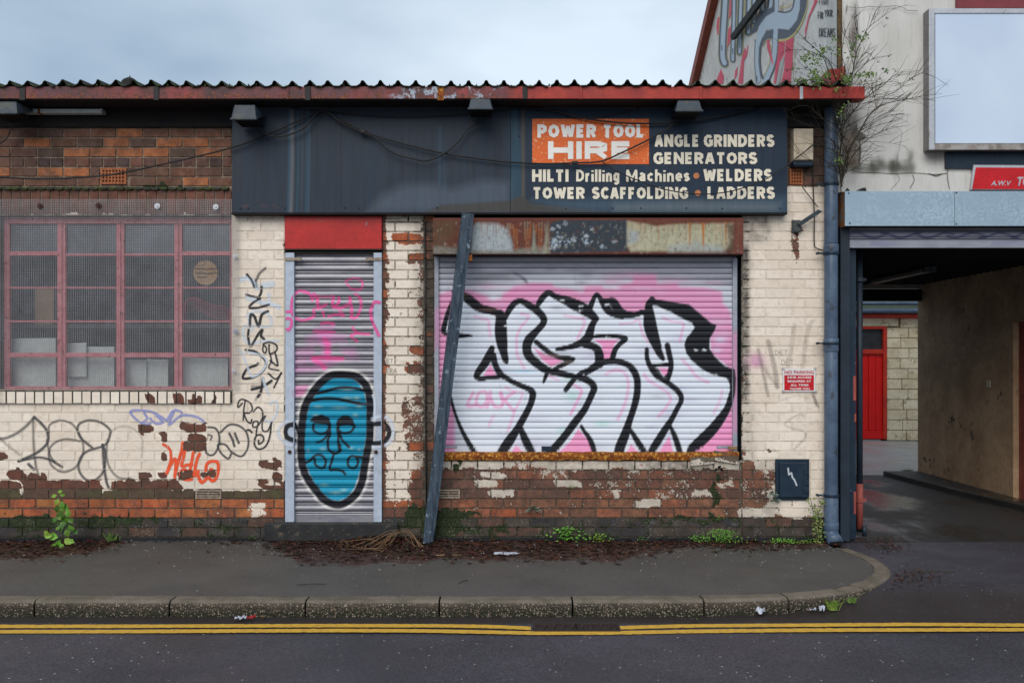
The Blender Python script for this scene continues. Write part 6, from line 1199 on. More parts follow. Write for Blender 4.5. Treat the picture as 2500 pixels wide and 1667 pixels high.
qr([(1490, 1045), (1540, 1250), (1560, 1390)], 11, .5); qr([(1415, 1110), (1440, 1230), (1490, 1460)], 8, .5); qr([(1690, 920), (1670, 1080), (1640, 1240)], 12, .22); qr([(1860, 850), (1800, 940), (1770, 1110), (1750, 1250)], 11, .25); qr([(1560, 1390), (1480, 1280), (1420, 1180)], 9, .3); qr([(1580, 1500), (1700, 1460), (1800, 1480)], 5, .22); qr([(1830, 1440), (1860, 1530)], 7, .5)
qq = lambda pts, w, al: cr_.stroke([(1450+x/3.36, 960+y/3.36) for x, y in pts], w, (0.22, 0.18, 0.16), al*.6, 2.2)
qq([(1720, 190), (1690, 170), (1580, 230), (1580, 270), (1740, 330), (1640, 460)], 4.5, .35); qq([(1800, 20), (1840, 110)], 6, .5)
scribe(cr_, 'DET', 1893, 855, 32, 11, 1.2, K2, .5, .7); scribe(cr_, 'DET', 1908, 878, 32, 12, 1.2, K2, .5, .7)
decal(cr_, 'graffiti_tag', M_SPRAY, shop)['label'] = 'faint grey spray marks, pink spot and small DET scribbles by the sign plate'
cq = Canvas(933, 865, 985, 920, 1.0); scribe(cq, 'DET', 937, 876, 24, 10, 1.2, (0.15, 0.13, 0.11), .75, .7); scribe(cq, 'KRA', 944, 899, 26, 11, 1.2, (0.15, 0.13, 0.11), .75, .7); decal(cq, 'graffiti_tag', M_SPRAY, shop)['label'] = 'tiny scratched scribbles on the pier between the shutters'
# ------------------------------------------------------------------ white rendered building with the passage
XS = 2.845                                     # its left side wall stands on this line, running back from the street
wb = empty('rendered_building', (5.0, 0, 0), 'stained white rendered building over the vehicle passage, with a mural on its side wall', 'building')
def rayX(px, py, X=XS):
    d = X*FP/(px-1250); return Vector((X, d-D, EYE+(880-py)*d/FP))
m = MB(); ztop = 8.2
m.box(XS+0.0, 9.8, 0.0, 0.3, PZ(470), ztop); m.build('front_wall', M_RENDER, wb)
m = MB(); m.box(XS+0.02, 9.8, -0.018, 0.0-0.001, PZ(470), PZ(426)); m.build('plinth_band', M_RENDER, wb, bevel=0.004)
p1, p2 = rayX(1706, 196), rayX(1753, 0); sl = (p2.z-p1.z)/(p2.y-p1.y)
yz = [(0.301, 2.7), (6.6, 2.7), (6.6, p1.z+sl*(6.6-p1.y)), (1.6, p1.z+sl*(1.6-p1.y)), (0.301, ztop+0.2)]
def xprism(mb, pts, x0, x1):
    n = len(pts); mb.add([(x0, y, z) for y, z in pts] + [(x1, y, z) for y, z in pts], [tuple(range(n)), tuple(range(2*n-1, n-1, -1))] + [(i, i+n, (i+1) % n+n, (i+1) % n) for i in range(n)])
m = MB(); xprism(m, yz, XS+0.002, XS+0.25); m.build('side_wall', M_GABLE, wb)
m = MB(); m.box(XS+0.25, 9.8, 0.3, 4.6, 2.75, 6.6); m.box(XS, XS+0.25, 4.6, 6.6, -0.05, 2.7); m.box(5.62, 9.8, 0.0, 0.3, -0.05, PZ(470)); m.box(6.3, 9.8, 4.4, 4.6, -0.05, 2.7); m.build('rear_mass', M_RENDER, wb)
m = MB(); o1 = Vector((0, 0.0, 0.06)); a = Vector((XS-0.10, 6.75, p1.z+sl*(6.75-p1.y)-0.02)); b = Vector((XS-0.10, 1.3, p1.z+sl*(1.3-p1.y)-0.02))
m.add([a, b, b+Vector((0, 0, 0.20)), a+Vector((0, 0, 0.20)), a+Vector((0.3, 0, 0)), b+Vector((0.3, 0, 0)), b+Vector((0.3, 0, 0.2)), a+Vector((0.3, 0, 0.2))], [(0, 1, 2, 3), (7, 6, 5, 4), (0, 4, 5, 1), (3, 2, 6, 7), (0, 3, 7, 4), (1, 5, 6, 2)]); m.build('bargeboard', M_BARGE, wb, bevel=0.004)
# mural on the side wall
cm = Canvas(1700, -40, 2045, 205, 1.0)
U = lambda x, y: (1700+x/6.533, y/6.533)
RD = (0.80, 0.10, 0.16); GY = (0.115, 0.13, 0.16); LB = (0.52, 0.61, 0.70); YL = (0.66, 0.58, 0.22); 
def mp_(pts, col, al=1, soft=1): cm.poly([U(*p) for p in pts], col, al, soft)
def ms_(pts, w, col, al=1, soft=.8): cm.stroke([U(*p) for p in pts], w, col, al, soft)
for pts in ([(340, 290), (410, 260), (400, 480), (340, 570), (320, 450)], [(540, 0), (580, -200), (590, 120), (530, 300), (500, 300)], [(580, 360), (590, 560), (490, 770), (480, 640), (510, 470)], [(390, 1100), (440, 1230), (420, 1360), (290, 1360)], [(830, 700), (810, 880), (760, 980), (740, 1360), (660, 1360), (720, 950), (770, 760), (790, 820)], [(660, 1060), (650, 1200), (600, 1290), (620, 1130)],
            [(1310, 640), (1550, 600), (1530, 1000), (1500, 1360), (1340, 1360), (1400, 1100), (1410, 900), (1330, 1000), (1260, 1360), (1230, 1360)], [(1740, 0), (1700, 240), (1690, 60)], [(1900, -200), (1930, 20), (1800, 290), (1735, 590), (1730, 480), (1790, 250), (1870, 60)]): mp_(pts, RD, .92)
mp_([(1420, 640), (1430, 640), (1410, 900), (1320, 1360), (1270, 1360), (1330, 1000), (1400, 880)], (0.5, 0.49, 0.46), 1)
def letter(cpts, w, gw, yw): ms_(cpts, w+gw+yw, YL, .9); ms_(cpts, w+gw, GY); ms_(cpts, w, LB)
letter([(470, -200), (450, 200), (425, 600), (420, 900), (450, 1010)], 11, 9, 2); letter([(600, -200), (600, 300), (585, 700), (580, 960)], 6, 7, 0); letter([(720, -200), (700, 300), (690, 840)], 6, 9, 3); letter([(850, -200), (835, 200), (830, 520)], 7, 10, 3); letter([(930, -200), (920, 100), (920, 350)], 6, 8, 3); letter([(1050, -200), (1060, 60), (1050, 230)], 7, 8, 0); letter([(1190, -300), (1190, 40), (1165, 150)], 8, 9, 0)
mp_([(1000, 200), (1260, 100), (1240, 260), (1090, 330), (990, 420), (960, 500), (860, 560), (950, 330)], GY)
ms_([(1640, -300), (1670, 0), (1640, 200), (1540, 420), (1420, 540), (1300, 560)], 33, YL, .9); ms_([(1640, -300), (1665, 0), (1630, 190), (1530, 400), (1420, 510), (1300, 530)], 31, GY)
mp_([(1250, -300), (1310, -300), (1310, 190), (1440, 200), (1550, 110), (1590, -300), (1660, -300), (1650, 150), (1600, 330), (1480, 480), (1300, 460), (1290, 700), (1230, 700), (1230, 470), (1120, 480), (1060, 600), (1000, 760), (990, 1000), (1030, 1300), (960, 1350), (930, 1100), (940, 700), (1000, 420), (1110, 270), (1250, 190)], LB)
ms_([(1060, 620), (1020, 760), (1010, 960), (1030, 1160), (1060, 1250)], 5, GY); mp_([(1060, 600), (1120, 500), (1230, 480), (1225, 620), (1120, 640), (1060, 740), (1040, 700)], GY); ms_([(1060, 740), (1110, 650), (1210, 625)], 1.6, YL)
ms_([(1260, 600), (1250, 850), (1210, 1060), (1130, 1250), (1090, 1360)], 15, GY); ms_([(1260, 560), (1245, 850), (1200, 1060), (1130, 1230), (1080, 1330)], 11, LB); ms_([(1190, 720), (1180, 900), (1140, 1080), (1070, 1210)], 1.6, YL)
ms_([(1310, 190), (1440, 200), (1540, 120), (1580, -200)], 4, GY); ms_([(1350, 130), (1450, 115), (1530, 60)], 2, YL); ms_([(940, 640), (930, 1000), (960, 1350)], 2, GY); mp_([(1120, 650), (1160, 640), (1180, 760), (1230, 1000), (1220, 1060), (1130, 780)], RD, .9)
for x, y in ((405, 780), (580, 830), (690, 730), (825, 450), (915, 300), (1040, 210), (1150, 100), (965, 1270)): ms_([(x, y-50), (x+3, y+30)], 2.2, (0.02, 0.02, 0.025), .95)
scribe(cm, 'FIGHT', 2000, -2, 24, 14, 1.3, K2, .95, .6); scribe(cm, 'FOR', 1997, 30, 14, 16, 1.6, K2, .95, .6); scribe(cm, 'YOUR', 2013, 25, 21, 16, 1.6, K2, .95, .6); scribe(cm, 'DREAMS', 2000, 70, 40, 20, 1.8, K2, .95, .6)
al = cm.a[..., 3]; jj, ii = np.nonzero(np.ones_like(al, bool))
X_, Y_ = cm.X, cm.Y; dd = (XS-0.004)*FP/(X_-1250); V = np.stack([np.full(X_.shape, XS-0.004), dd-D, EYE+(880-Y_)*dd/FP], -1).reshape(-1, 3)
ind = np.arange(X_.size).reshape(X_.shape); cell = (al[:-1, :-1] > .02) | (al[1:, 1:] > .02) | (al[1:, :-1] > .02) | (al[:-1, 1:] > .02)
under = (dd > 0); vy = (dd-D); cell &= (vy[:-1, :-1] > 0.05)
cj, ci = np.nonzero(cell); F = np.stack([ind[cj+1, ci], ind[cj+1, ci+1], ind[cj, ci+1], ind[cj, ci]], 1)
us = np.unique(F); rm_ = -np.ones(X_.size, int); rm_[us] = np.arange(len(us))
link('mural', mesh_np('mural', V[us], rm_[F], M_SPRAY, {'Col': cm.a.reshape(-1, 4)[us]}), wb)['label'] = 'pink, grey and blue mural letters on the side wall'
m = MB(); a, b = rayX(1790, 92, XS-0.06), rayX(1868, -12, XS-0.06); m.tube([a, b], 0.045, 4); m.build('timber_batten', M_TIMBER, wb)
m = MB(); m.tube([(XS+0.01, -0.012, PZ(206)), (XS+0.005, -0.015, PZ(100)), (XS+0.012, -0.01, ztop)], [0.028, 0.022, 0.026], 8); m.build('corner_bead', wmat('mossy_corner', (0.14, 0.085, 0.04), (0.04, 0.035, 0.015), 0.8, scale=14, bump=0.5), wb)
m = MB(); m.pbox(2336, 2900, -60, 20, -0.03, 0); m.build('maroon_cladding', M_MAROON, wb)
m = MB(); m.pbox(2309, 2900, 368, 411, -0.025, 0); m.build('blue_band', M_NAVY, wb)
# cracks and stains on the render
cc = Canvas(2048, 0, 2500, 468, 1.0)
DK = (0.05, 0.04, 0.03)
def crack(pts, w=1.4, al=.85): cc.stroke([(p[0], p[1]+random.uniform(-.5, .5)) for p in pts], w, DK, al, .7)
crack([(2068, 22), (2068, 18), (2082, 18), (2102, 20), (2122, 17), (2150, 18), (2185, 15), (2205, 20), (2215, 26), (2240, 27)], 1.6)
cc.stroke([(2092, 0), (2091, 55)], 2.5, (0.55, 0.52, 0.48), .8, 1); crack([(2068, 14), (2066, 30)], 2)
crack([(2080, 418), (2100, 421), (2140, 422), (2180, 425), (2215, 423), (2250, 424), (2280, 426), (2312, 424)], 2.2, .9); cc.stroke([(2268, 424), (2285, 430), (2300, 425)], 3, DK, .8, 1)
crack([(2190, 425), (2195, 440), (2174-0, 464)], 1.2, .6); crack([(2228, 428), (2232, 440), (2222, 460)], 1.6); crack([(2312, 370), (2315, 400), (2313, 430), (2318, 462)], 2.2, .7); crack([(2190, 312), (2202, 325), (2196, 360), (2190, 395), (2198, 410)], 1.2, .6); crack([(2160, 318), (2185, 330)], 1, .4)
crack([(2090, 245), (2240, 244), (2268, 243)], 1, .5)
for k in range(60): cc.blob(random.uniform(2080, 2230), 416-abs(random.gauss(0, 12)), random.uniform(3, 12), random.uniform(4, 14), (0.05, 0.055, 0.03), random.uniform(.1, .4))
for k in range(30): cc.blob(random.uniform(2050, 2100), random.uniform(20, 420), random.uniform(4, 14), random.uniform(14, 50), (0.14, 0.10, 0.08), random.uniform(.08, .28))
cc.poly([(2083, 312), (2092, 300), (2095, 318), (2114, 330), (2114, 338), (2098, 342), (2088, 345), (2078, 330)], (0.10, 0.085, 0.07), .9, 1.2); cc.poly([(2085, 345), (2098, 358), (2103, 352), (2098, 345)], (0.55, 0.53, 0.5), 1, 1); cc.stroke([(2098, 346), (2100, 370), (2097, 395)], 5, (0.07, 0.05, 0.04), .9, 1.2)
cc.poly([(2058, 330), (2075, 320), (2092, 360), (2096, 400), (2070, 410), (2058, 400)], (0.22, 0.15, 0.11), .6, 6)
cc.poly([(2090, 466), (2105, 459), (2113, 458), (2116, 467)], (0.02, 0.02, 0.02), 1, .6); cc.poly([(2063, 466), (2068, 459), (2073, 463), (2075, 467)], (0.02, 0.02, 0.02), 1, .6); cc.blob(2285, 385, 30, 12, (0.25, 0.18, 0.14), .35)
decal(cc, 'cracks_and_stains', M_SPRAY, wb, y=-0.021)
# illuminated-type blank sign
t = empty('blank_sign_box', (PX(2400), -0.06, PZ(195)), 'large blank white sign box with an aluminium frame on the rendered wall', 'sign box')
LBY = -0.115
m = MB(); m.pbox(2268, 2860, 21, 365, LBY+0.006, 0.0); m.build('casing', M_FRAMEDIRT, t, bevel=0.003)
for (a, b, c, d) in ((2269, 2282, 21, 366), (2282, 2860, 21, 33)): m = MB(); m.pbox(a, b, c, d, LBY-0.01, LBY+0.006); m.build('frame_bar', M_GALV_FRAME, t, bevel=0.003)
m = MB(); m.pbox(2282, 2860, 351, 366, LBY-0.01, LBY+0.006); m.build('frame_bar', wmat('grimy_frame', (0.40, 0.38, 0.37), (0.20, 0.17, 0.15), 0.5, scale=14, bump=0.1), t, bevel=0.003)
m = MB(); m.pbox(2283.5, 2860, 34, 350, LBY-0.002, LBY+0.0055); m.build('panel', M_OPAL, t)
t = empty('red_company_sign', (PX(2440), -0.05, PZ(435)), 'slanted red sign with white edge and initials under the blank sign box', 'sign')
m = MB(); m.prism([(PX(2363), PZ(466)), (PX(2900), PZ(466)), (PX(2900), PZ(409)), (PX(2371), PZ(405.5))], -0.045, -0.026); m.build('white_edge', M_GALV_FRAME, t, bevel=0.002)
m = MB(); m.prism([(PX(2366.5), PZ(464.5)), (PX(2900), PZ(464.5)), (PX(2900), PZ(415)), (PX(2376), PZ(412))], -0.048, -0.0455); m.build('red_face', M_REDSIGN, t)
text_obj('A.W.V', 2419, 2469, 441, 453.5, -0.0495, M_GALV_FRAME, t, .02, shear=.28); text_obj('TO', 2484, 2515, 431, 454, -0.0495, M_GALV_FRAME, t, .03, shear=.28)
# passage shutter box, curtain, posts
t = empty('passage_shutter', (PX(2300), -0.05, PZ(550)), 'galvanised roller shutter rolled up above the passage entrance', 'roller shutter')
GB = -0.125
for a, b in ((2063, 2330.5), (2331.5, 2900)): m = MB(); m.pbox(a, b, 467, 552, GB, GB+0.01); m.build('box_panel', M_GALV, t, bevel=0.002)
m = MB(); m.box(PX(2063, GB)+0.001, PX(2063, GB)+0.006, GB+0.01, 0.05, PZ(552, GB), PZ(467, GB)); m.build('box_end', wmat('rusty_box_end', (0.26, 0.27, 0.28), (0.18, 0.17, 0.16), 0.5, scale=5, rust=(0.33, 0.13, 0.04), ramt=0.52), t)
m = MB(); m.box(PX(2063, GB)+0.008, PX(2900, GB), GB+0.011, 0.05, PZ(551, GB), PZ(468, GB)); m.build('box_body', M_SOFFIT, t)
for px, py in ((2072, 472), (2075, 545), (2335, 471), (2335, 547)): m = MB(); c = P(px, py, GB); m.disc((c.x, c.z), 0.007, GB-0.004, GB, 10); m.build('screw', M_LAMP, t)
cp = Canvas(2060, 555, 2520, 612, 1.0)
PUR = (0.05, 0.05, 0.17)
for k in range(6): cp.stroke([(2110+k*80+dx_, 575+6*math.sin(dx_*.07+k)) for dx_ in range(-40, 60, 12)], 5, PUR, .8, 2)
cp.poly([(2120, 588), (2180, 588), (2185, 596), (2125, 598)], (0.12, 0.13, 0.38), .6, 3); cp.poly([(2420, 588), (2520, 586), (2520, 596), (2420, 598)], (0.12, 0.13, 0.32), .5, 3)
for a, b in ((545, 563), (563, 584)): slat_mesh(2063, 2860, a, b, profD, 0.03, cp, 4, M_WSHUT, 'slat', t)
slat_mesh(2062, 2860, 585, 606, [(0, .012), (.04, -.006), (.6, -.008), (.95, -.006), (1, .012)], 0.03, cp, 4, M_WSHUT, 'bottom_rail', t)
m = MB(); m.box(PX(2050), PX(2073), -0.02, 0.09, 0.0, PZ(553)); m.build('guide_rail', M_DARKSTEEL, t, bevel=0.004)
t = empty('entrance_post', (PX(2083), 0.13, 0), 'blue steel door post with red primer patches at the passage mouth', 'post')
m = MB(); m.box(PX(2072), PX(2090.5, .1), 0.10, 0.18, -0.01, 2.66); m.build('post', M_NAVY, t, bevel=0.006)
for a, b, c, d in ((2083, 2090.4, 918, 978), (2084.5, 2090.4, 1200, 1255), (2086, 2090.4, 1010, 1030)): m = MB(); m.pbox(a, b, c, d, 0.096, 0.12); m.build('primer_patch', M_REDPRIMER, t, bevel=0.004)
t = empty('entrance_pipe', (PX(2098, .3), 0.3, 0), 'thin dark pipe with couplings beside the blue door post', 'pipe'); xx = PX(2098.5, .3)
m = MB(); m.tube([(xx, .3, 0.02), (xx, .3, 2.62)], 0.028, 12); m.build('pipe', M_DARKSTEEL, t, smooth=True)
m = MB(); m.tube([(xx, .3, PZ(1290, .3)), (xx, .3, PZ(1180, .3))], 0.031, 12); m.build('primer_length', M_REDPRIMER, t, smooth=True)
for py, mt in ((1220, M_REDPRIMER), (683, M_DARKSTEEL)): m = MB(); m.tube([(xx, .3, PZ(py+5, .3)), (xx, .3, PZ(py-5, .3))], 0.042, 12); m.box(xx, xx+0.055, .28, .32, PZ(py+3, .3), PZ(py-3, .3)); m.build('coupling', mt, t, bevel=0.002)
m = MB(); m.tube([(xx+0.012, .22, 0.0), (xx+0.012, .22, PZ(1285, .2))], 0.02, 8); m.build('stub', M_DARKSTEEL, t, smooth=True)
m = MB(); m.box(XS-0.02, PX(2072), 0.19, 0.5, -0.02, 2.7); m.build('return_wall', M_SOFFIT, wb)

# passage inside
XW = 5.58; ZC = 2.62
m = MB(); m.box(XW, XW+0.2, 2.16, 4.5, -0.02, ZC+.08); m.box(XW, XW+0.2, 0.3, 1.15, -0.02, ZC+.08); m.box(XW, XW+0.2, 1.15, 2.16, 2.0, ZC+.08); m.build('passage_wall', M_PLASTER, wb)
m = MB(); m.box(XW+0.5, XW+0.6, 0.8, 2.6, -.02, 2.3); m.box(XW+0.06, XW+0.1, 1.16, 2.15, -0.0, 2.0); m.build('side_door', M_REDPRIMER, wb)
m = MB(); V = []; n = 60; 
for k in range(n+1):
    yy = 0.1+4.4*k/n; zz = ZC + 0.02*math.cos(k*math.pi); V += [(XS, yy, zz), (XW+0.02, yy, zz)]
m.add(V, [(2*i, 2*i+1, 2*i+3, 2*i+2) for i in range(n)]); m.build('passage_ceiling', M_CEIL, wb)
m = MB(); m.box(XS, XW, 4.38, 4.5, 2.385, 2.545); m.build('rear_beam', M_CEIL, wb); m = MB(); m.box(3.3, XW, 4.3, 4.37, 2.548, 2.60); m.build('pale_batten', M_PALEBOARD, wb)
m = MB(); yy = 3.5; m.box(XW-0.012, XW-0.001, 2.62, 2.70, PZ(948, 2.3+.0), PZ(930, 2.3)); m.build('light_switch', M_CREAMBOX, wb, bevel=0.002)
cpw = None
t = empty('passage_strip_light', (4.53, 2.7, 2.55), 'old strip light fixed to the dark passage ceiling', 'strip light')
m = MB(); m.box(4.49, 4.59, 1.95, 3.4, 2.535, 2.575); m.build('casing', M_PALEBOARD, t, bevel=0.004); m = MB(); m.box(4.475, 4.605, 1.9, 1.95, 2.53, 2.59); m.box(4.475, 4.605, 3.4, 3.45, 2.53, 2.59); m.build('end_caps', M_LAMP, t)
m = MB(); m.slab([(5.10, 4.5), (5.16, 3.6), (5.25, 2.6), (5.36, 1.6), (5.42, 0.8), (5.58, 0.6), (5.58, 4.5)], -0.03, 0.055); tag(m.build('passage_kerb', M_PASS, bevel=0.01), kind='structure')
# yard building at the back
yb = empty('yard_building', (7, 9.8, 0), 'cream painted block building with a red door seen through the passage', 'building'); Y0 = 9.8
m = MB(); m.box(2.0, 6.50, Y0+.03, Y0+.3, -.05, 2.5); m.box(7.37, 13, Y0+.03, Y0+.3, -.05, 2.5); m.box(6.5, 7.37, Y0+.03, Y0+.3, 2.24, 2.5); m.box(2, 13, Y0+.3, 16, 2.5, 2.6); m.box(6.5, 7.37, Y0+.2, Y0+.3, 0, 2.24); m.build('wall', M_BLOCKJ, yb)
bh = 0.2015
for k in range(12):
    x = 7.375; z = k*bh; off = (0.0 if k % 2 else 0.22)
    widths = [0.30 if k % 2 else 0.44]
    while x < 8.7:
        w = (0.26+0.07*random.random()) if x == 7.375 and k % 2 else random.uniform(0.38, 0.45)
        if x + w > 9.2: break
        if not (k == 11 and x < 7.5):
            m = MB(); j = random.uniform(-.004, .004); m.box(x+.006, x+w-.006, Y0+j, Y0+.04, z+.006, min(z+bh-.006, 2.4)); m.build('block', M_BLOCK, yb, bevel=0.006)
        x += w
m = MB()
for k in range(12):
    for x_a, x_b in ((2.0, 6.44), (8.7, 12.8)):
        x = x_a + (0.21 if k % 2 else 0)
        while x+.43 < x_b: m.box(x+.006, x+.424, Y0+random.uniform(-.004, .004), Y0+.04, k*bh+.006, min(k*bh+bh-.006, 2.4)); x += .43
m.build('blockwork', M_BLOCK, yb, kind='stuff')
m = MB(); m.box(6.3, 7.6, Y0-0.005, Y0+.035, 2.25, 2.4); m.build('lintel', M_BLOCK, yb)
m = MB(); m.box(2, 8.05, Y0-.12, Y0+.02, 2.405, 2.48); m.build('red_fascia', M_YARDRED2, yb); m = MB(); m.box(8.05, 13, Y0-.12, Y0+.02, 2.40, 2.48); m.build('dark_fascia', M_SOFFIT, yb)
m = MB(); m.add([(2, Y0-.2, 2.5), (13, Y0-.2, 2.5), (13, Y0+4, 3.5), (2, Y0+4, 3.5)], [(0, 1, 2, 3)]); m.build('roof', M_ROOF, yb)
m = MB(); m.tube([(2, Y0-.22, 2.52), (13, Y0-.22, 2.545)], .045, 10); m.build('gutter_pipe', M_PIPE, yb, smooth=True); m = MB(); m.tube([(2, Y0-.1, 2.68), (13, Y0-.1, 2.69)], .035, 10); m.build('gutter_pipe', M_PIPE, yb, smooth=True)
dr = MB(); dr.box(7.30, 7.37, Y0-.02, Y0+.1, 0.03, 2.24); dr.box(6.45, 7.30, Y0-.02, Y0+.1, 2.19, 2.24); dr.box(6.45, 7.30, Y0-.02, Y0+.1, 1.70, 1.79); dob = dr.build('door_frame', M_YARDRED2, yb, bevel=.004)
for k in range(6): x = 6.46+k*0.14; m = MB(); m.box(x+.004, x+.136, Y0+.02+0.006*(k % 2), Y0+.06, 0.20, 1.695); m.build('plank', M_YARDRED, yb, bevel=.004)
m = MB(); m.box(6.46, 7.30, Y0+.005, Y0+.06, 0.03, 0.195); m.build('bottom_plank', M_YARDRED, yb, bevel=.003); m = MB(); m.box(6.46, 7.30, Y0+.05, Y0+.07, 1.79, 2.19); m.build('fanlight', wmat('dark_glass_pane', (0.05, 0.055, 0.06), (0.03, 0.03, 0.035), 0.15, bump=0), yb)
# far rooftop finial over the shop roof
t = empty('distant_turret', P(317, 200, 24), 'tiny dark domed turret with a finial showing over the corrugated roof', 'turret')
c = P(317, 200, 24); m = MB(); m.tube([(c.x, 24, -0.4), (c.x, 24, c.z), (c.x, 24, PZ(196, 24)), (c.x, 24, PZ(191, 24)), (c.x, 24, PZ(189.5, 24))], [.28, .28, .22, .10, .04], 12); m.build('dome', M_SOFFIT, t, smooth=True); m = MB(); m.tube([(c.x, 24, PZ(190, 24)), (c.x, 24, PZ(184.5, 24))], [.03, .012], 6); m.build('finial', M_SOFFIT, t)
# red hopper on the gutter end
t = empty('rain_hopper', P(2040, 190, -.2), 'red box hopper behind the gutter end, among the shrub', 'hopper'); m = MB(); m.pbox(2024, 2062, 168, 208, -.22, -.03); m.build('box', M_GUTTER, t, bevel=.004); m = MB(); m.pbox(2052, 2063, 163, 208, -.235, -.22); m.build('side_strip', M_BARGE, t)
# ------------------------------------------------------------------ vegetation
GREENS = [(0.10, 0.24, 0.03), (0.07, 0.18, 0.03), (0.15, 0.30, 0.05), (0.05, 0.13, 0.02)]
def leafv(mb, p, d, up, L, W, col, fold=0.25):
    d = Vector(d).normalized(); s = d.cross(Vector(up)); s = s.normalized() if s.length > 1e-3 else d.orthogonal().normalized(); n = s.cross(d)
    mb.col = col; q = Vector(p)
    mb.add([q, q+d*L*.3+s*W*.42+n*fold*W*.5, q+d*L*.65+s*W*.5+n*fold*W*.5, q+d*L-n*W*.2, q+d*L*.65-s*W*.5+n*fold*W*.5, q+d*L*.3-s*W*.42+n*fold*W*.5, q+d*L*.5], [(0, 1, 6), (1, 2, 6), (2, 3, 6), (3, 4, 6), (4, 5, 6), (5, 0, 6)])
def rdir(zmin=-1, zmax=1, yb=0):
    a = random.uniform(0, 2*math.pi); z = random.uniform(zmin, zmax); r = math.sqrt(max(0, 1-z*z)); return Vector((r*math.cos(a), r*math.sin(a)+yb, z))
def clump(px, py, wpx, hpx, n, L, label, cols=None, base=None, name='weed', cat='weed', asp=.75, stems=True, y=None, grp=None):
    c = G(px, py) if y is None else P(px, py, y); t = empty(name, c, label, cat, grp); s_ = (D+c.y)/FP; lf = MB(); st = MB(); w, h = wpx*s_, hpx*s_
    for k in range(n):
        u = random.gauss(0, .33); v = random.random()**.8; p = Vector((c.x+u*w, c.y-random.uniform(-.02, .10)*min(1, w*6), c.z+max(.006, v*h*(1-min(1, abs(u)*1.1)**2*.7))))
        cl = random.choice(cols or GREENS); kf = random.uniform(.75, 1.25); leafv(lf, p, rdir(-.2, .8, -.4), (0, -.5, 1), L*random.uniform(.6, 1.2), L*asp*random.uniform(.7, 1.1), tuple(q_*kf for q_ in cl))
        if stems and k % 3 == 0: st.tube([(c.x+u*w*.4, c.y, c.z-.005), p], [.0015, .001], 3)
    lf.build('leaves', M_LEAF, t); 
    if stems and st.v: st.build('stem', M_STEM, t)
    return t
BRI = [(0.13, 0.36, 0.035), (0.10, 0.28, 0.03), (0.19, 0.42, 0.06), (0.07, 0.20, 0.02)]
clump(1384, 1318, 62, 34, 210, .026, 'large bright green leafy weed below the window shutter, by the wall foot', BRI); clump(1340, 1314, 34, 14, 46, .016, 'low yellow green sprig just left of the largest weed', [(0.22, 0.32, 0.03), (0.15, 0.28, 0.03)]); clump(1309, 1313, 18, 12, 24, .014, 'pair of small sprigs left of the big weeds below the shutter', BRI)
clump(1462, 1320, 46, 20, 90, .015, 'yellow green trailing weed right of the largest weed', [(0.22, 0.36, 0.04), (0.16, 0.30, 0.03)]); clump(1567, 1319, 14, 14, 26, .012, 'small lone seedling under the middle right of the shutter', BRI)
clump(1708, 1322, 38, 20, 80, .017, 'round leaved weed left of the dense bright cushion', BRI); clump(1761, 1322, 66, 32, 420, .013, 'dense bright green cushion of tiny leaves under the shutter corner', BRI, stems=False); clump(1912, 1324, 66, 12, 130, .015, 'low green strip of leaves below the blue meter box', BRI); clump(1975, 1324, 22, 9, 26, .014, 'small green sprig at the foot of the climbing weed', BRI)
clump(613, 1318, 22, 14, 40, .012, 'tiny green seedling by the wall just left of the doorstep', BRI); clump(1115, 1316, 14, 16, 26, .016, 'small upright seedling right of the leaning post', BRI); clump(1757, 1270, 12, 12, 22, .012, 'tiny sprout growing from the brick joint above the cushion', BRI, y=-.02); clump(1395, 1192, 14, 8, 18, .010, 'tiny sprout in a brick joint under the shutter', BRI, y=-.015); clump(1055, 1325, 16, 10, 24, .012, 'small pale sprout at the foot of the leaning post', [(0.2, 0.24, 0.05)]); clump(1585, 1314, 60, 8, 30, .009, 'thin scatter of tiny weeds between the seedling and the round leaved weed', BRI)
SG = [(0.20, 0.27, 0.22), (0.14, 0.21, 0.16), (0.28, 0.34, 0.28)]
def fern(px, py, n, L, label, y=-.02, cols=SG):
    c = P(px, py, y); t = empty('weed', c, label, 'weed'); lf = MB()
    for k in range(n):
        a = math.pi*(k+.5)/n + random.uniform(-.25, .25); d = Vector((math.cos(a)*.9, -.55, math.sin(a)*.8 - .25)); leafv(lf, c, d, (0, -.4, 1), L*random.uniform(.7, 1.1), L*.3, random.choice(cols))
    lf.build('leaves', M_LEAF, t)
fern(1302, 1244, 14, .085, 'grey green pointed weed rooted in the bricks under the shutter'); fern(1890, 1222, 12, .07, 'grey leaved weed at the lower left of the blue meter box'); fern(1884, 1206, 10, .06, 'grey leaved sprig higher beside the blue meter box', cols=SG); fern(1755, 1146, 22, .06, 'withered dark tuft wedged between the loose bricks', y=-.04, cols=[(0.03, 0.025, 0.025), (0.05, 0.04, 0.035)])
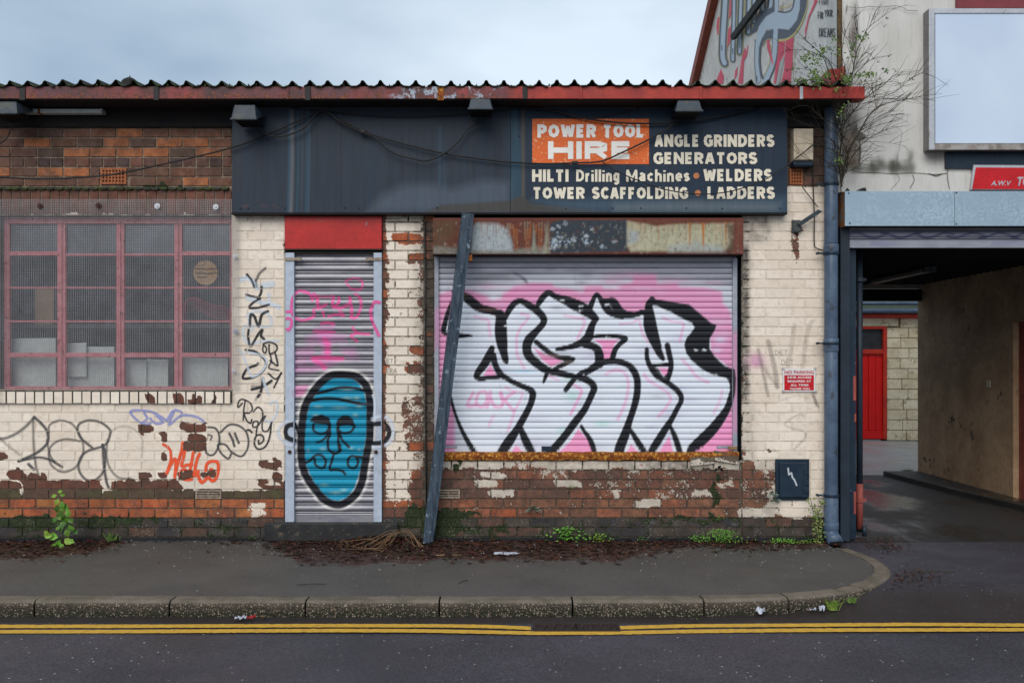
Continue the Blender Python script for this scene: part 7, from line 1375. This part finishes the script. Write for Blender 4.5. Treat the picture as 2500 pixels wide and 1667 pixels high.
# tall young plant at the left
c = G(150, 1332); t = empty('tall_weed', c, 'tall bright green sapling with heart shaped leaves against the left wall', 'sapling'); st = MB(); lf = MB()
pts = [G(150, 1332)] + [P(x, y, c.y-.01) for x, y in ((152, 1300), (156, 1270), (152, 1240), (147, 1215), (142, 1198))]; st.tube(pts, [.006, .005, .005, .004, .003, .002], 6); st.build('stem', M_STEM, t, smooth=True)
YG = [(0.17, 0.32, 0.03), (0.09, 0.21, 0.02), (0.05, 0.14, 0.018), (0.04, 0.10, 0.015)]
for x, y, L, dx, dz, ci in tuple((150+random.gauss(4, 9), random.uniform(1225, 1305), random.uniform(9, 16), random.uniform(-1, 1), random.uniform(-1, .1), random.choice((1, 2, 3))) for _ in range(16)) + ((141, 1201, 12, 1, .3, 0), (146, 1206, 13, 1, -.2, 0), (139, 1208, 15, -1, -.3, 0), (143, 1216, 18, -.3, -.8, 0), (150, 1222, 22, .2, -1, 1), (142, 1232, 22, -.3, -1, 2), (157, 1228, 24, .3, -1, 1), (148, 1245, 26, 0, -1, 2), (163, 1242, 22, .5, -1, 1), (140, 1262, 18, -.6, -.6, 2), (158, 1256, 26, .1, -1, 1), (170, 1262, 20, .6, -.8, 2), (152, 1276, 24, -.2, -1, 2), (168, 1280, 20, .4, -.9, 1), (162, 1290, 22, .2, -.8, 1), (174, 1284, 14, .5, -.8, 1),
                        (142, 1312, 28, -1, .2, 0), (128, 1308, 22, -1, .1, 0), (120, 1306, 16, -.6, .7, 0), (146, 1316, 24, -.2, -.7, 1), (158, 1314, 24, .6, -.4, 0), (166, 1318, 18, 1, -.3, 0), (150, 1326, 18, .3, -.6, 1), (136, 1326, 16, -.5, -.6, 1), (178, 1300, 16, 1, .2, 2)):
    p = P(x, y, c.y-.03+random.uniform(-.03, .02)); leafv(lf, p, (dx, random.uniform(-.5, .1), dz), (0, -1, .3), L*s_ if False else L*(D+c.y)/FP*.95, L*(D+c.y)/FP*.66, tuple(q_*random.uniform(.85, 1.15) for q_ in YG[ci]), .15)
lf.build('leaves', M_LEAF, t)
def grass(px, py, wpx, hpx, n, label, cols=((0.10, 0.20, 0.03), (0.16, 0.24, 0.05), (0.06, 0.12, 0.02)), z=0.0):
    c = G(px, py, z); s_ = (D+c.y)/FP; t = MB()
    for k in range(n):
        a = random.gauss(0, .5); h = hpx*s_*random.uniform(.5, 1.1); b = c + Vector((random.gauss(0, .12)*wpx*s_, random.uniform(-.02, .02), 0)); t.col = random.choice(cols)
        q1 = b+Vector((a*h*.4, random.uniform(-.01, .01), h*.6)); q2 = b+Vector((a*wpx*s_*.75, random.uniform(-.03, .02), h*random.uniform(.5, 1.0))); w = .0022
        t.add([b-Vector((w, 0, 0)), b+Vector((w, 0, 0)), q1+Vector((w, 0, 0)), q1-Vector((w, 0, 0)), q2], [(0, 1, 2, 3), (3, 2, 4)])
    return tag(t.build('grass_tuft', M_LEAF), label, 'grass tuft')
grass(270, 1320, 56, 32, 44, 'wispy grass tuft at the wall foot right of the tall sapling'); grass(2032, 1488, 44, 30, 110, 'green grass tuft growing in the gutter at the kerb corner', z=-.08, cols=((0.16, 0.28, 0.04), (0.24, 0.30, 0.06), (0.08, 0.16, 0.02))); grass(2080, 1470, 34, 18, 50, 'smaller grass tuft on the kerb just right of the larger one', z=-.05); grass(2215, 1152, 44, 9, 120, 'short grass patch on the yard floor past the passage', cols=((0.05, 0.13, 0.02), (0.08, 0.17, 0.02)))
# climbing weed by the downpipe
t = empty('climbing_weed', G(1995, 1330), 'straggly climbing weed between the meter box and the downpipe', 'weed'); st = MB(); lf = MB()
for pts in ([(1998, 1332), (1996, 1300), (1988, 1270), (1984, 1240), (1978, 1215)], [(1998, 1332), (2003, 1290), (1998, 1260), (2004, 1235), (2010, 1222)], [(2000, 1330), (1992, 1300), (2002, 1270), (1990, 1246)]):
    q = [P(x, y, -.10) for x, y in pts]; st.tube(q, .0022, 4)
    for p in crom([tuple(v) for v in q], 8): 
        for _ in range(2): leafv(lf, Vector(p)+Vector((random.uniform(-.035, .035), random.uniform(-.03, .03), random.uniform(-.02, .02))), rdir(-.4, .8, -.3), (0, -1, .2), random.uniform(.018, .034), .012, random.choice([(0.24, 0.30, 0.08), (0.14, 0.24, 0.04), (0.30, 0.36, 0.12), (0.08, 0.15, 0.03), (0.16, 0.12, 0.06)]))
st.build('stem', M_TWIG, t); lf.build('leaves', M_LEAF, t)

# ------------------------------------------------------------------ the shrub growing from the gutter end
H_ = lambda x, y: (1920+x/3.266, y/3.266)
t = empty('gutter_shrub', P(2060, 440, -.2), 'straggly half bare shrub growing out of the gutter end beside the downpipe', 'shrub'); rb = random.Random(5)
br = MB(); tw = MB(); lf = MB(); sd_ = MB()
def branch(pts, r0, r1, y0=-.22, y1=-.35, side=True, dens=1.0):
    c = crom([H_(*p) for p in pts], 6); n = len(c); q = []
    for k, p in enumerate(c): q.append(P(p[0]+rb.uniform(-.5, .5), p[1]+rb.uniform(-.5, .5), y0+(y1-y0)*k/(n-1)))
    (br if r0 > .004 else tw).tube(q, [r0+(r1-r0)*k/(n-1) for k in range(n)], 5)
    if side:
        for k in range(2, n-1):
            if rb.random() < .55*dens:
                d = (q[min(k+1, n-1)]-q[k-1]).normalized(); s1 = Vector((d.z, 0, -d.x))*rb.choice((-1, 1)); dd_ = (d*rb.uniform(.7, 1.3)+s1*rb.uniform(.25, .8)+Vector((0, rb.uniform(-.4, .15), rb.uniform(0, .25)))).normalized(); L = rb.uniform(.05, .26)
                p0 = q[k]; p1 = p0+dd_*L*.5+Vector((0, 0, rb.uniform(-.01, .02))); p2 = p0+dd_*L; tw.tube([p0, p1, p2], [.0022, .0015, .0008], 3)
                if rb.random() < .4: p3 = p1+(dd_+Vector((rb.uniform(-.6, .6), 0, rb.uniform(-.3, .5))))*L*.3; tw.tube([p1, p3], [.0014, .0007], 3)
    return q
BRS = [[(440, 1490), (425, 1300), (440, 1100), (452, 900), (480, 720), (530, 570), (555, 430), (600, 320), (660, 220), (760, 140), (870, 60)], [(555, 430), (500, 330), (440, 250)], [(430, 1440), (500, 1200), (580, 1060), (640, 950), (720, 865), (820, 820), (950, 795), (1100, 765), (1240, 750)], [(720, 865), (690, 740), (640, 660)], [(440, 1400), (560, 1200), (640, 1120), (760, 1050), (850, 1010)], [(470, 1330), (580, 1270), (650, 1230), (720, 1180)],
       [(450, 1000), (600, 810), (760, 690), (850, 610), (925, 570)], [(480, 930), (700, 800), (850, 740), (980, 640), (1060, 590), (1130, 590)], [(600, 830), (760, 790), (900, 790), (1050, 790), (1180, 800)], [(440, 1000), (300, 950), (180, 850), (60, 855)], [(430, 1100), (300, 960), (180, 850), (150, 760)], [(430, 1200), (280, 1040), (120, 980), (0, 930)], [(440, 1400), (360, 1300), (310, 1180), (300, 1060)], [(430, 1380), (250, 1300), (100, 1230), (0, 1130)], [(440, 1250), (250, 1140), (120, 1230), (0, 1300)],
       [(430, 900), (370, 700), (330, 560), (280, 450), (140, 400), (0, 405)], [(430, 800), (390, 620), (330, 480), (210, 370), (130, 300)], [(430, 780), (300, 640), (180, 560), (60, 545)], [(470, 720), (470, 560), (440, 430), (455, 330), (470, 230)], [(500, 640), (600, 540), (680, 480), (840, 440)], [(530, 570), (580, 480), (640, 420), (700, 470)], [(560, 860), (700, 700), (850, 650), (940, 690)], [(430, 1500), (470, 1380), (560, 1340), (600, 1300)], [(600, 1040), (720, 960), (830, 920), (940, 905)], [(620, 1010), (740, 930), (800, 900), (860, 880)], [(590, 1070), (700, 1010), (800, 980), (880, 960)], [(600, 330), (560, 250), (545, 150), (560, 130)], [(660, 220), (690, 150), (710, 90)], [(380, 760), (250, 650), (150, 640), (60, 680)], [(420, 1460), (390, 1380), (400, 1250), (380, 1100)]]
for k, b in enumerate(BRS): branch(b, .0085 if k in (0, 2) else (.0055 if k in (4, 6, 15, 16) else .003), .0012, -.20, -.20-rb.uniform(.02, .45), dens=.85)
for k in range(46):   # tangle round the trunk
    y0 = rb.uniform(780, 1480); x0 = rb.uniform(410, 470); branch([(x0, y0), (x0+rb.uniform(-40, 50), y0-rb.uniform(60, 160)), (x0+rb.uniform(-60, 90), y0-rb.uniform(160, 330))], .0028, .001, -.1-rb.uniform(0, .2), -.1-rb.uniform(.05, .4), dens=.6)
for k in range(30):   # fan of fine shoots to the right and left
    y0 = rb.uniform(640, 1330); a = rb.uniform(-.1, 1.25); L = rb.uniform(150, 480)*(1 if rb.random() < .72 else -.6); x0 = 470 + rb.uniform(-10, 60)
    x1, y1 = x0+L*math.cos(a), y0-abs(L)*math.sin(a)*.8; branch([(x0, y0), ((x0+x1)/2, (y0+y1)/2-rb.uniform(-20, 30)), (x1, y1)], .002, .0007, -.2, -.2-rb.uniform(0, .5), dens=.5)
for x, y, n, w, h in ((190, 440, 16, 60, 40), (300, 405, 14, 40, 40), (240, 480, 12, 50, 30), (225, 560, 16, 40, 40), (235, 620, 34, 70, 40), (260, 660, 22, 70, 40), (370, 320, 7, 24, 24), (400, 410, 10, 24, 40), (490, 620, 30, 60, 40), (480, 650, 20, 50, 40), (520, 370, 8, 30, 30), (630, 290, 12, 40, 30), (660, 590, 16, 60, 20), (800, 565, 5, 20, 20), (390, 720, 12, 30, 30), (150, 470, 8, 30, 20), (560, 300, 8, 30, 30), (510, 430, 8, 30, 40), (320, 600, 14, 60, 40), (590, 610, 14, 60, 30), (60, 550, 6, 40, 10), (120, 640, 14, 60, 30), (420, 1270, 8, 30, 60), (450, 860, 10, 60, 90)):
    for k in range(int(n*2.0)):
        p = H_(x+rb.gauss(0, w*.5), y+rb.gauss(0, h*.5)); leafv(lf, P(p[0], p[1], -.25-rb.uniform(0, .35)), Vector((rb.uniform(-1, 1), rb.uniform(-.8, .3), rb.uniform(-.9, .4))), (0, -1, .4), rb.uniform(.014, .030), .014, rb.choice([(0.05, 0.10, 0.018), (0.09, 0.16, 0.025), (0.035, 0.06, 0.015), (0.14, 0.20, 0.04)]))
for x, y in ((800, 145), (785, 205), (550, 235), (500, 300), (830, 440), (740, 490), (770, 555), (850, 560), (755, 640), (1000, 635), (985, 628), (160, 545), (210, 380), (230, 350), (340, 385), (20, 400), (150, 300), (650, 280), (620, 260), (0, 560), (265, 375), (545, 345), (440, 345)):
    for k in range(11): p = H_(x+rb.gauss(0, 12), y+rb.gauss(0, 7)); c = P(p[0], p[1], -.3-rb.uniform(0, .2)); leafv(sd_, c, rdir(), (0, 0, 1), rb.uniform(.008, .016), .008, (0.03, 0.02, 0.018))
br.build('branches', M_TWIG, t, smooth=True); tw.build('twigs', M_TWIG, t); lf.build('leaves', M_LEAF, t, kind='stuff'); sd_.build('seed_heads', M_LITTER, t, kind='stuff')
# pale dry growth lying in the gutter
dm = MB()
for k in range(260): p = P(rb.gauss(1990, 32), rb.uniform(196, 210), -.3+rb.uniform(-.05, .05)); leafv(dm, p, rdir(-.1, .9), (0, 0, 1), rb.uniform(.015, .04), .006, rb.choice([(0.3, 0.24, 0.18), (0.18, 0.13, 0.1), (0.22, 0.2, 0.14)]))
tag(dm.build('gutter_debris', M_LITTER), kind='stuff')

# ------------------------------------------------------------------ dead leaves and litter on the pavement
rl = random.Random(9); lt = MB(); cnt = 0
LC = [(0.042, 0.019, 0.014), (0.026, 0.013, 0.010), (0.065, 0.028, 0.018), (0.016, 0.009, 0.008), (0.10, 0.04, 0.022), (0.035, 0.024, 0.018)]
while cnt < 5200:
    px = rl.uniform(-30, 2060); py = 1316+abs(rl.gauss(0, 30)); 
    if py > 1440: continue
    g_ = G(px, py); a = float(litter_amount(g_.x, g_.y))
    if 640 < px < 1060: a += .3*max(0, 1-(py-1316)/60)
    if rl.random() > max(.012, a*.9): continue
    lt.col = tuple(q_*rl.uniform(.6, 1.3) for q_ in rl.choice(LC)); L = rl.uniform(.006, .024) if rl.random() < .85 else rl.uniform(.03, .05); an = rl.uniform(0, 6.28); dx_, dy_ = math.cos(an)*L, math.sin(an)*L; z = .003+rl.uniform(0, .006); w = rl.uniform(.3, .6)
    lt.add([(g_.x-dx_, g_.y-dy_, z), (g_.x-dy_*w, g_.y+dx_*w, z+rl.uniform(0, .010)), (g_.x+dx_, g_.y+dy_, z+rl.uniform(0, .006)), (g_.x+dy_*w, g_.y-dx_*w, z+rl.uniform(0, .008))], [(0, 1, 2), (0, 2, 3)]); cnt += 1
for k in range(1500):      # heap against the doorstep and the post
    px = rl.gauss(930, 62); py = 1318+abs(rl.gauss(0, 12)); g_ = G(px, py); h = .06*math.exp(-((px-930)/75)**2)*math.exp(-((py-1318)/16)**2)*rl.random()
    if px < 790 or px > 1100: continue
    c = Vector((g_.x, g_.y, h+.004)); leafv(lt, c, rdir(-.3, .6), (0, 0, 1), rl.uniform(.02, .05), rl.uniform(.012, .03), tuple(q_*rl.uniform(.7, 1.5) for q_ in rl.choice(LC)), .3)
for k in range(650):       # drift at the passage mouth and by the wall foot
    px, py = (rl.gauss(2160, 34), rl.gauss(1330, 12)) if k < 260 else ((rl.gauss(2230, 38), rl.gauss(1410, 11)) if k < 400 else (rl.uniform(0, 2000), 1318+abs(rl.gauss(0, 5))))
    z0_ = -.012 if k < 260 else (-.012 if k < 400 else 0); g_ = G(px, max(1316, py), z0_); z0_ = float(road_z(g_.x, g_.y)) if 260 <= k < 400 else z0_
    leafv(lt, Vector((g_.x, g_.y, z0_+.008)), rdir(-.1, .4), (0, 0, 1), rl.uniform(.012, .035), .015, tuple(q_*rl.uniform(.8, 1.9) for q_ in rl.choice(LC)), .3)
tag(lt.build('leaf_litter', M_LITTER), kind='stuff')
gr = MB()
for k in range(520):
    px, py = rl.uniform(0, 2050), 1316+abs(rl.gauss(0, 34)); g_ = G(px, py); r = rl.uniform(.0015, .0045); gr.col = rl.choice([(0.4, 0.37, 0.33), (0.25, 0.2, 0.16), (0.5, 0.5, 0.5)]); c = Vector((g_.x, g_.y, .005))
    gr.add([c+Vector((-r*1.4, 0, 0)), c+Vector((0, -r, 0)), c+Vector((r*1.5, r*.3, 0)), c+Vector((0, 0, r*1.2))], [(0, 1, 3), (1, 2, 3), (2, 0, 3)])
tag(gr.build('grit', M_LITTER), kind='stuff')
stw = MB()
for k in range(26):
    a, b = (P(rl.gauss(975, 12), 1292+rl.uniform(-4, 10), -.10), G(rl.gauss(920, 22), rl.uniform(1328, 1348))) if k < 12 else (P(985+rl.uniform(-5, 5), 1296, -.1), G(rl.uniform(1005, 1035), 1338)) if k < 19 else (G(rl.uniform(820, 960), rl.uniform(1325, 1350)), G(rl.uniform(820, 960), rl.uniform(1325, 1350)))
    b = b+Vector((0, 0, .012)); mid = (a+b)/2+Vector((rl.uniform(-.02, .02), -.03, rl.uniform(.0, .05))); stw.tube([a, a.lerp(mid, .6)+Vector((0, 0, rl.uniform(0, .03))), mid, b], .0018, 4)
tag(stw.build('straw_stems', M_STRAW), 'fan of dry straw coloured stems on the leaf heap by the doorstep', 'dry stems')
for i, (px, py, L, an, lab) in enumerate(((760, 1428, .10, .1, 'thin dark twig on the pavement near the kerb, left of centre'), (1131, 1421, .05, 1.0, 'short dark twig lying on the bare pavement near the centre'), (2270, 1398, .18, 0.0, 'long dark twig on the asphalt right of the rounded kerb'))):
    g_ = G(px, py, 0 if i < 2 else -.012); z = float(road_z(g_.x, g_.y))+.012 if i == 2 else .006; m = MB(); m.tube([(g_.x-L*math.cos(an), g_.y-L*math.sin(an), z), (g_.x, g_.y+.006, z+.004), (g_.x+L*math.cos(an), g_.y+L*math.sin(an), z)], .003, 5); tag(m.build('twig', M_TWIG), lab, 'twig')
def scrap(px, py, w, h, mat, label, z=0.0, seed=1, upz=.012, cat='litter'):
    r_ = random.Random(seed); g_ = G(px, py, z); m = MB(); nx, ny = 7, 4; zz = z if z == 0 else float(road_z(g_.x, g_.y))+.012
    V = [(g_.x+w*(i/(nx-1)-.5)*(1-.3*abs(j/(ny-1)-.5))+r_.uniform(-.01, .01)*w*6, g_.y+h*(j/(ny-1)-.5)*(1-.6*abs(i/(nx-1)-.5))+r_.uniform(-.1, .1)*h, zz+.004+r_.random()*upz) for j in range(ny) for i in range(nx)]
    m.add(V, [(j*nx+i, j*nx+i+1, (j+1)*nx+i+1, (j+1)*nx+i) for j in range(ny-1) for i in range(nx-1)]); return tag(m.build('litter', mat), label, cat)
scrap(1237, 1353, .20, .10, M_POLY, 'torn piece of white plastic on the dead leaves', seed=2); scrap(1088, 1356, .26, .04, M_STRAW, 'pale flattened strip of paper left of the white plastic', seed=3, upz=.004)
scrap(588, 1512, .075, .06, M_POLY, 'crushed silver end of a wrapper in the gutter', -.09, 4, .02); scrap(612, 1511, .06, .05, M_WRAP, 'red crumpled wrapper in the gutter at the left', -.09, 5, .02); scrap(641, 1509, .04, .03, M_STRAW, 'orange scrap beside the red wrapper', -.09, 6, .015)
scrap(1856, 1499, .06, .05, M_POLY, 'clear plastic shard in the gutter below the kerb end', -.09, 7, .045); scrap(2006, 1492, .04, .05, M_POLY, 'clear plastic shard right of the first, beside the grass tuft', -.08, 8, .045); scrap(1984, 1490, .05, .03, M_POLY, 'flat clear plastic sliver left of the grass tuft', -.08, 9, .02)
scrap(1695, 1516, .05, .022, M_STEM, 'fresh green leaf lying in the gutter beside the yellow lines', -.095, 10, .01, 'leaf')
# gully grate between the ends of the yellow line
a, b = G(1305, 1541, -.097), G(1508, 1525, -.097); t = empty('gully_grate', ((a.x+b.x)/2, (a.y+b.y)/2, -.097), 'muddy iron gully grate between the two ends of the inner yellow line', 'drain grate')
y0, y1 = a.y, b.y; m = MB(); m.box(a.x, b.x, y0, y1, -.13, -.0955); m.build('tray', M_IRON, t)
m = MB(); m.box(a.x, b.x, y0-.012, y0+.006, -.12, -.088); m.box(a.x, b.x, y1-.006, y1+.012, -.12, -.088); m.box(a.x-.006, a.x+.012, y0, y1, -.12, -.0885); m.box(b.x-.012, b.x+.006, y0, y1, -.12, -.0885); m.build('frame', M_IRON, t, bevel=.002)
for k in range(8):
    x = a.x+.03+(b.x-a.x-.06)*(k+.5)/8; m = MB(); m.slab([(x-.022, y0+.008), (x-.002, y0+.008), (x+.022, y1-.008), (x+.002, y1-.008)], -.0952, -.0885); m.build('bar', M_IRON, t, bevel=.002)
m = MB(); m.box((a.x+b.x)/2-.004, (a.x+b.x)/2+.004, y0, y1, -.0955, -.0878); m.build('seam', M_HOLE, t)
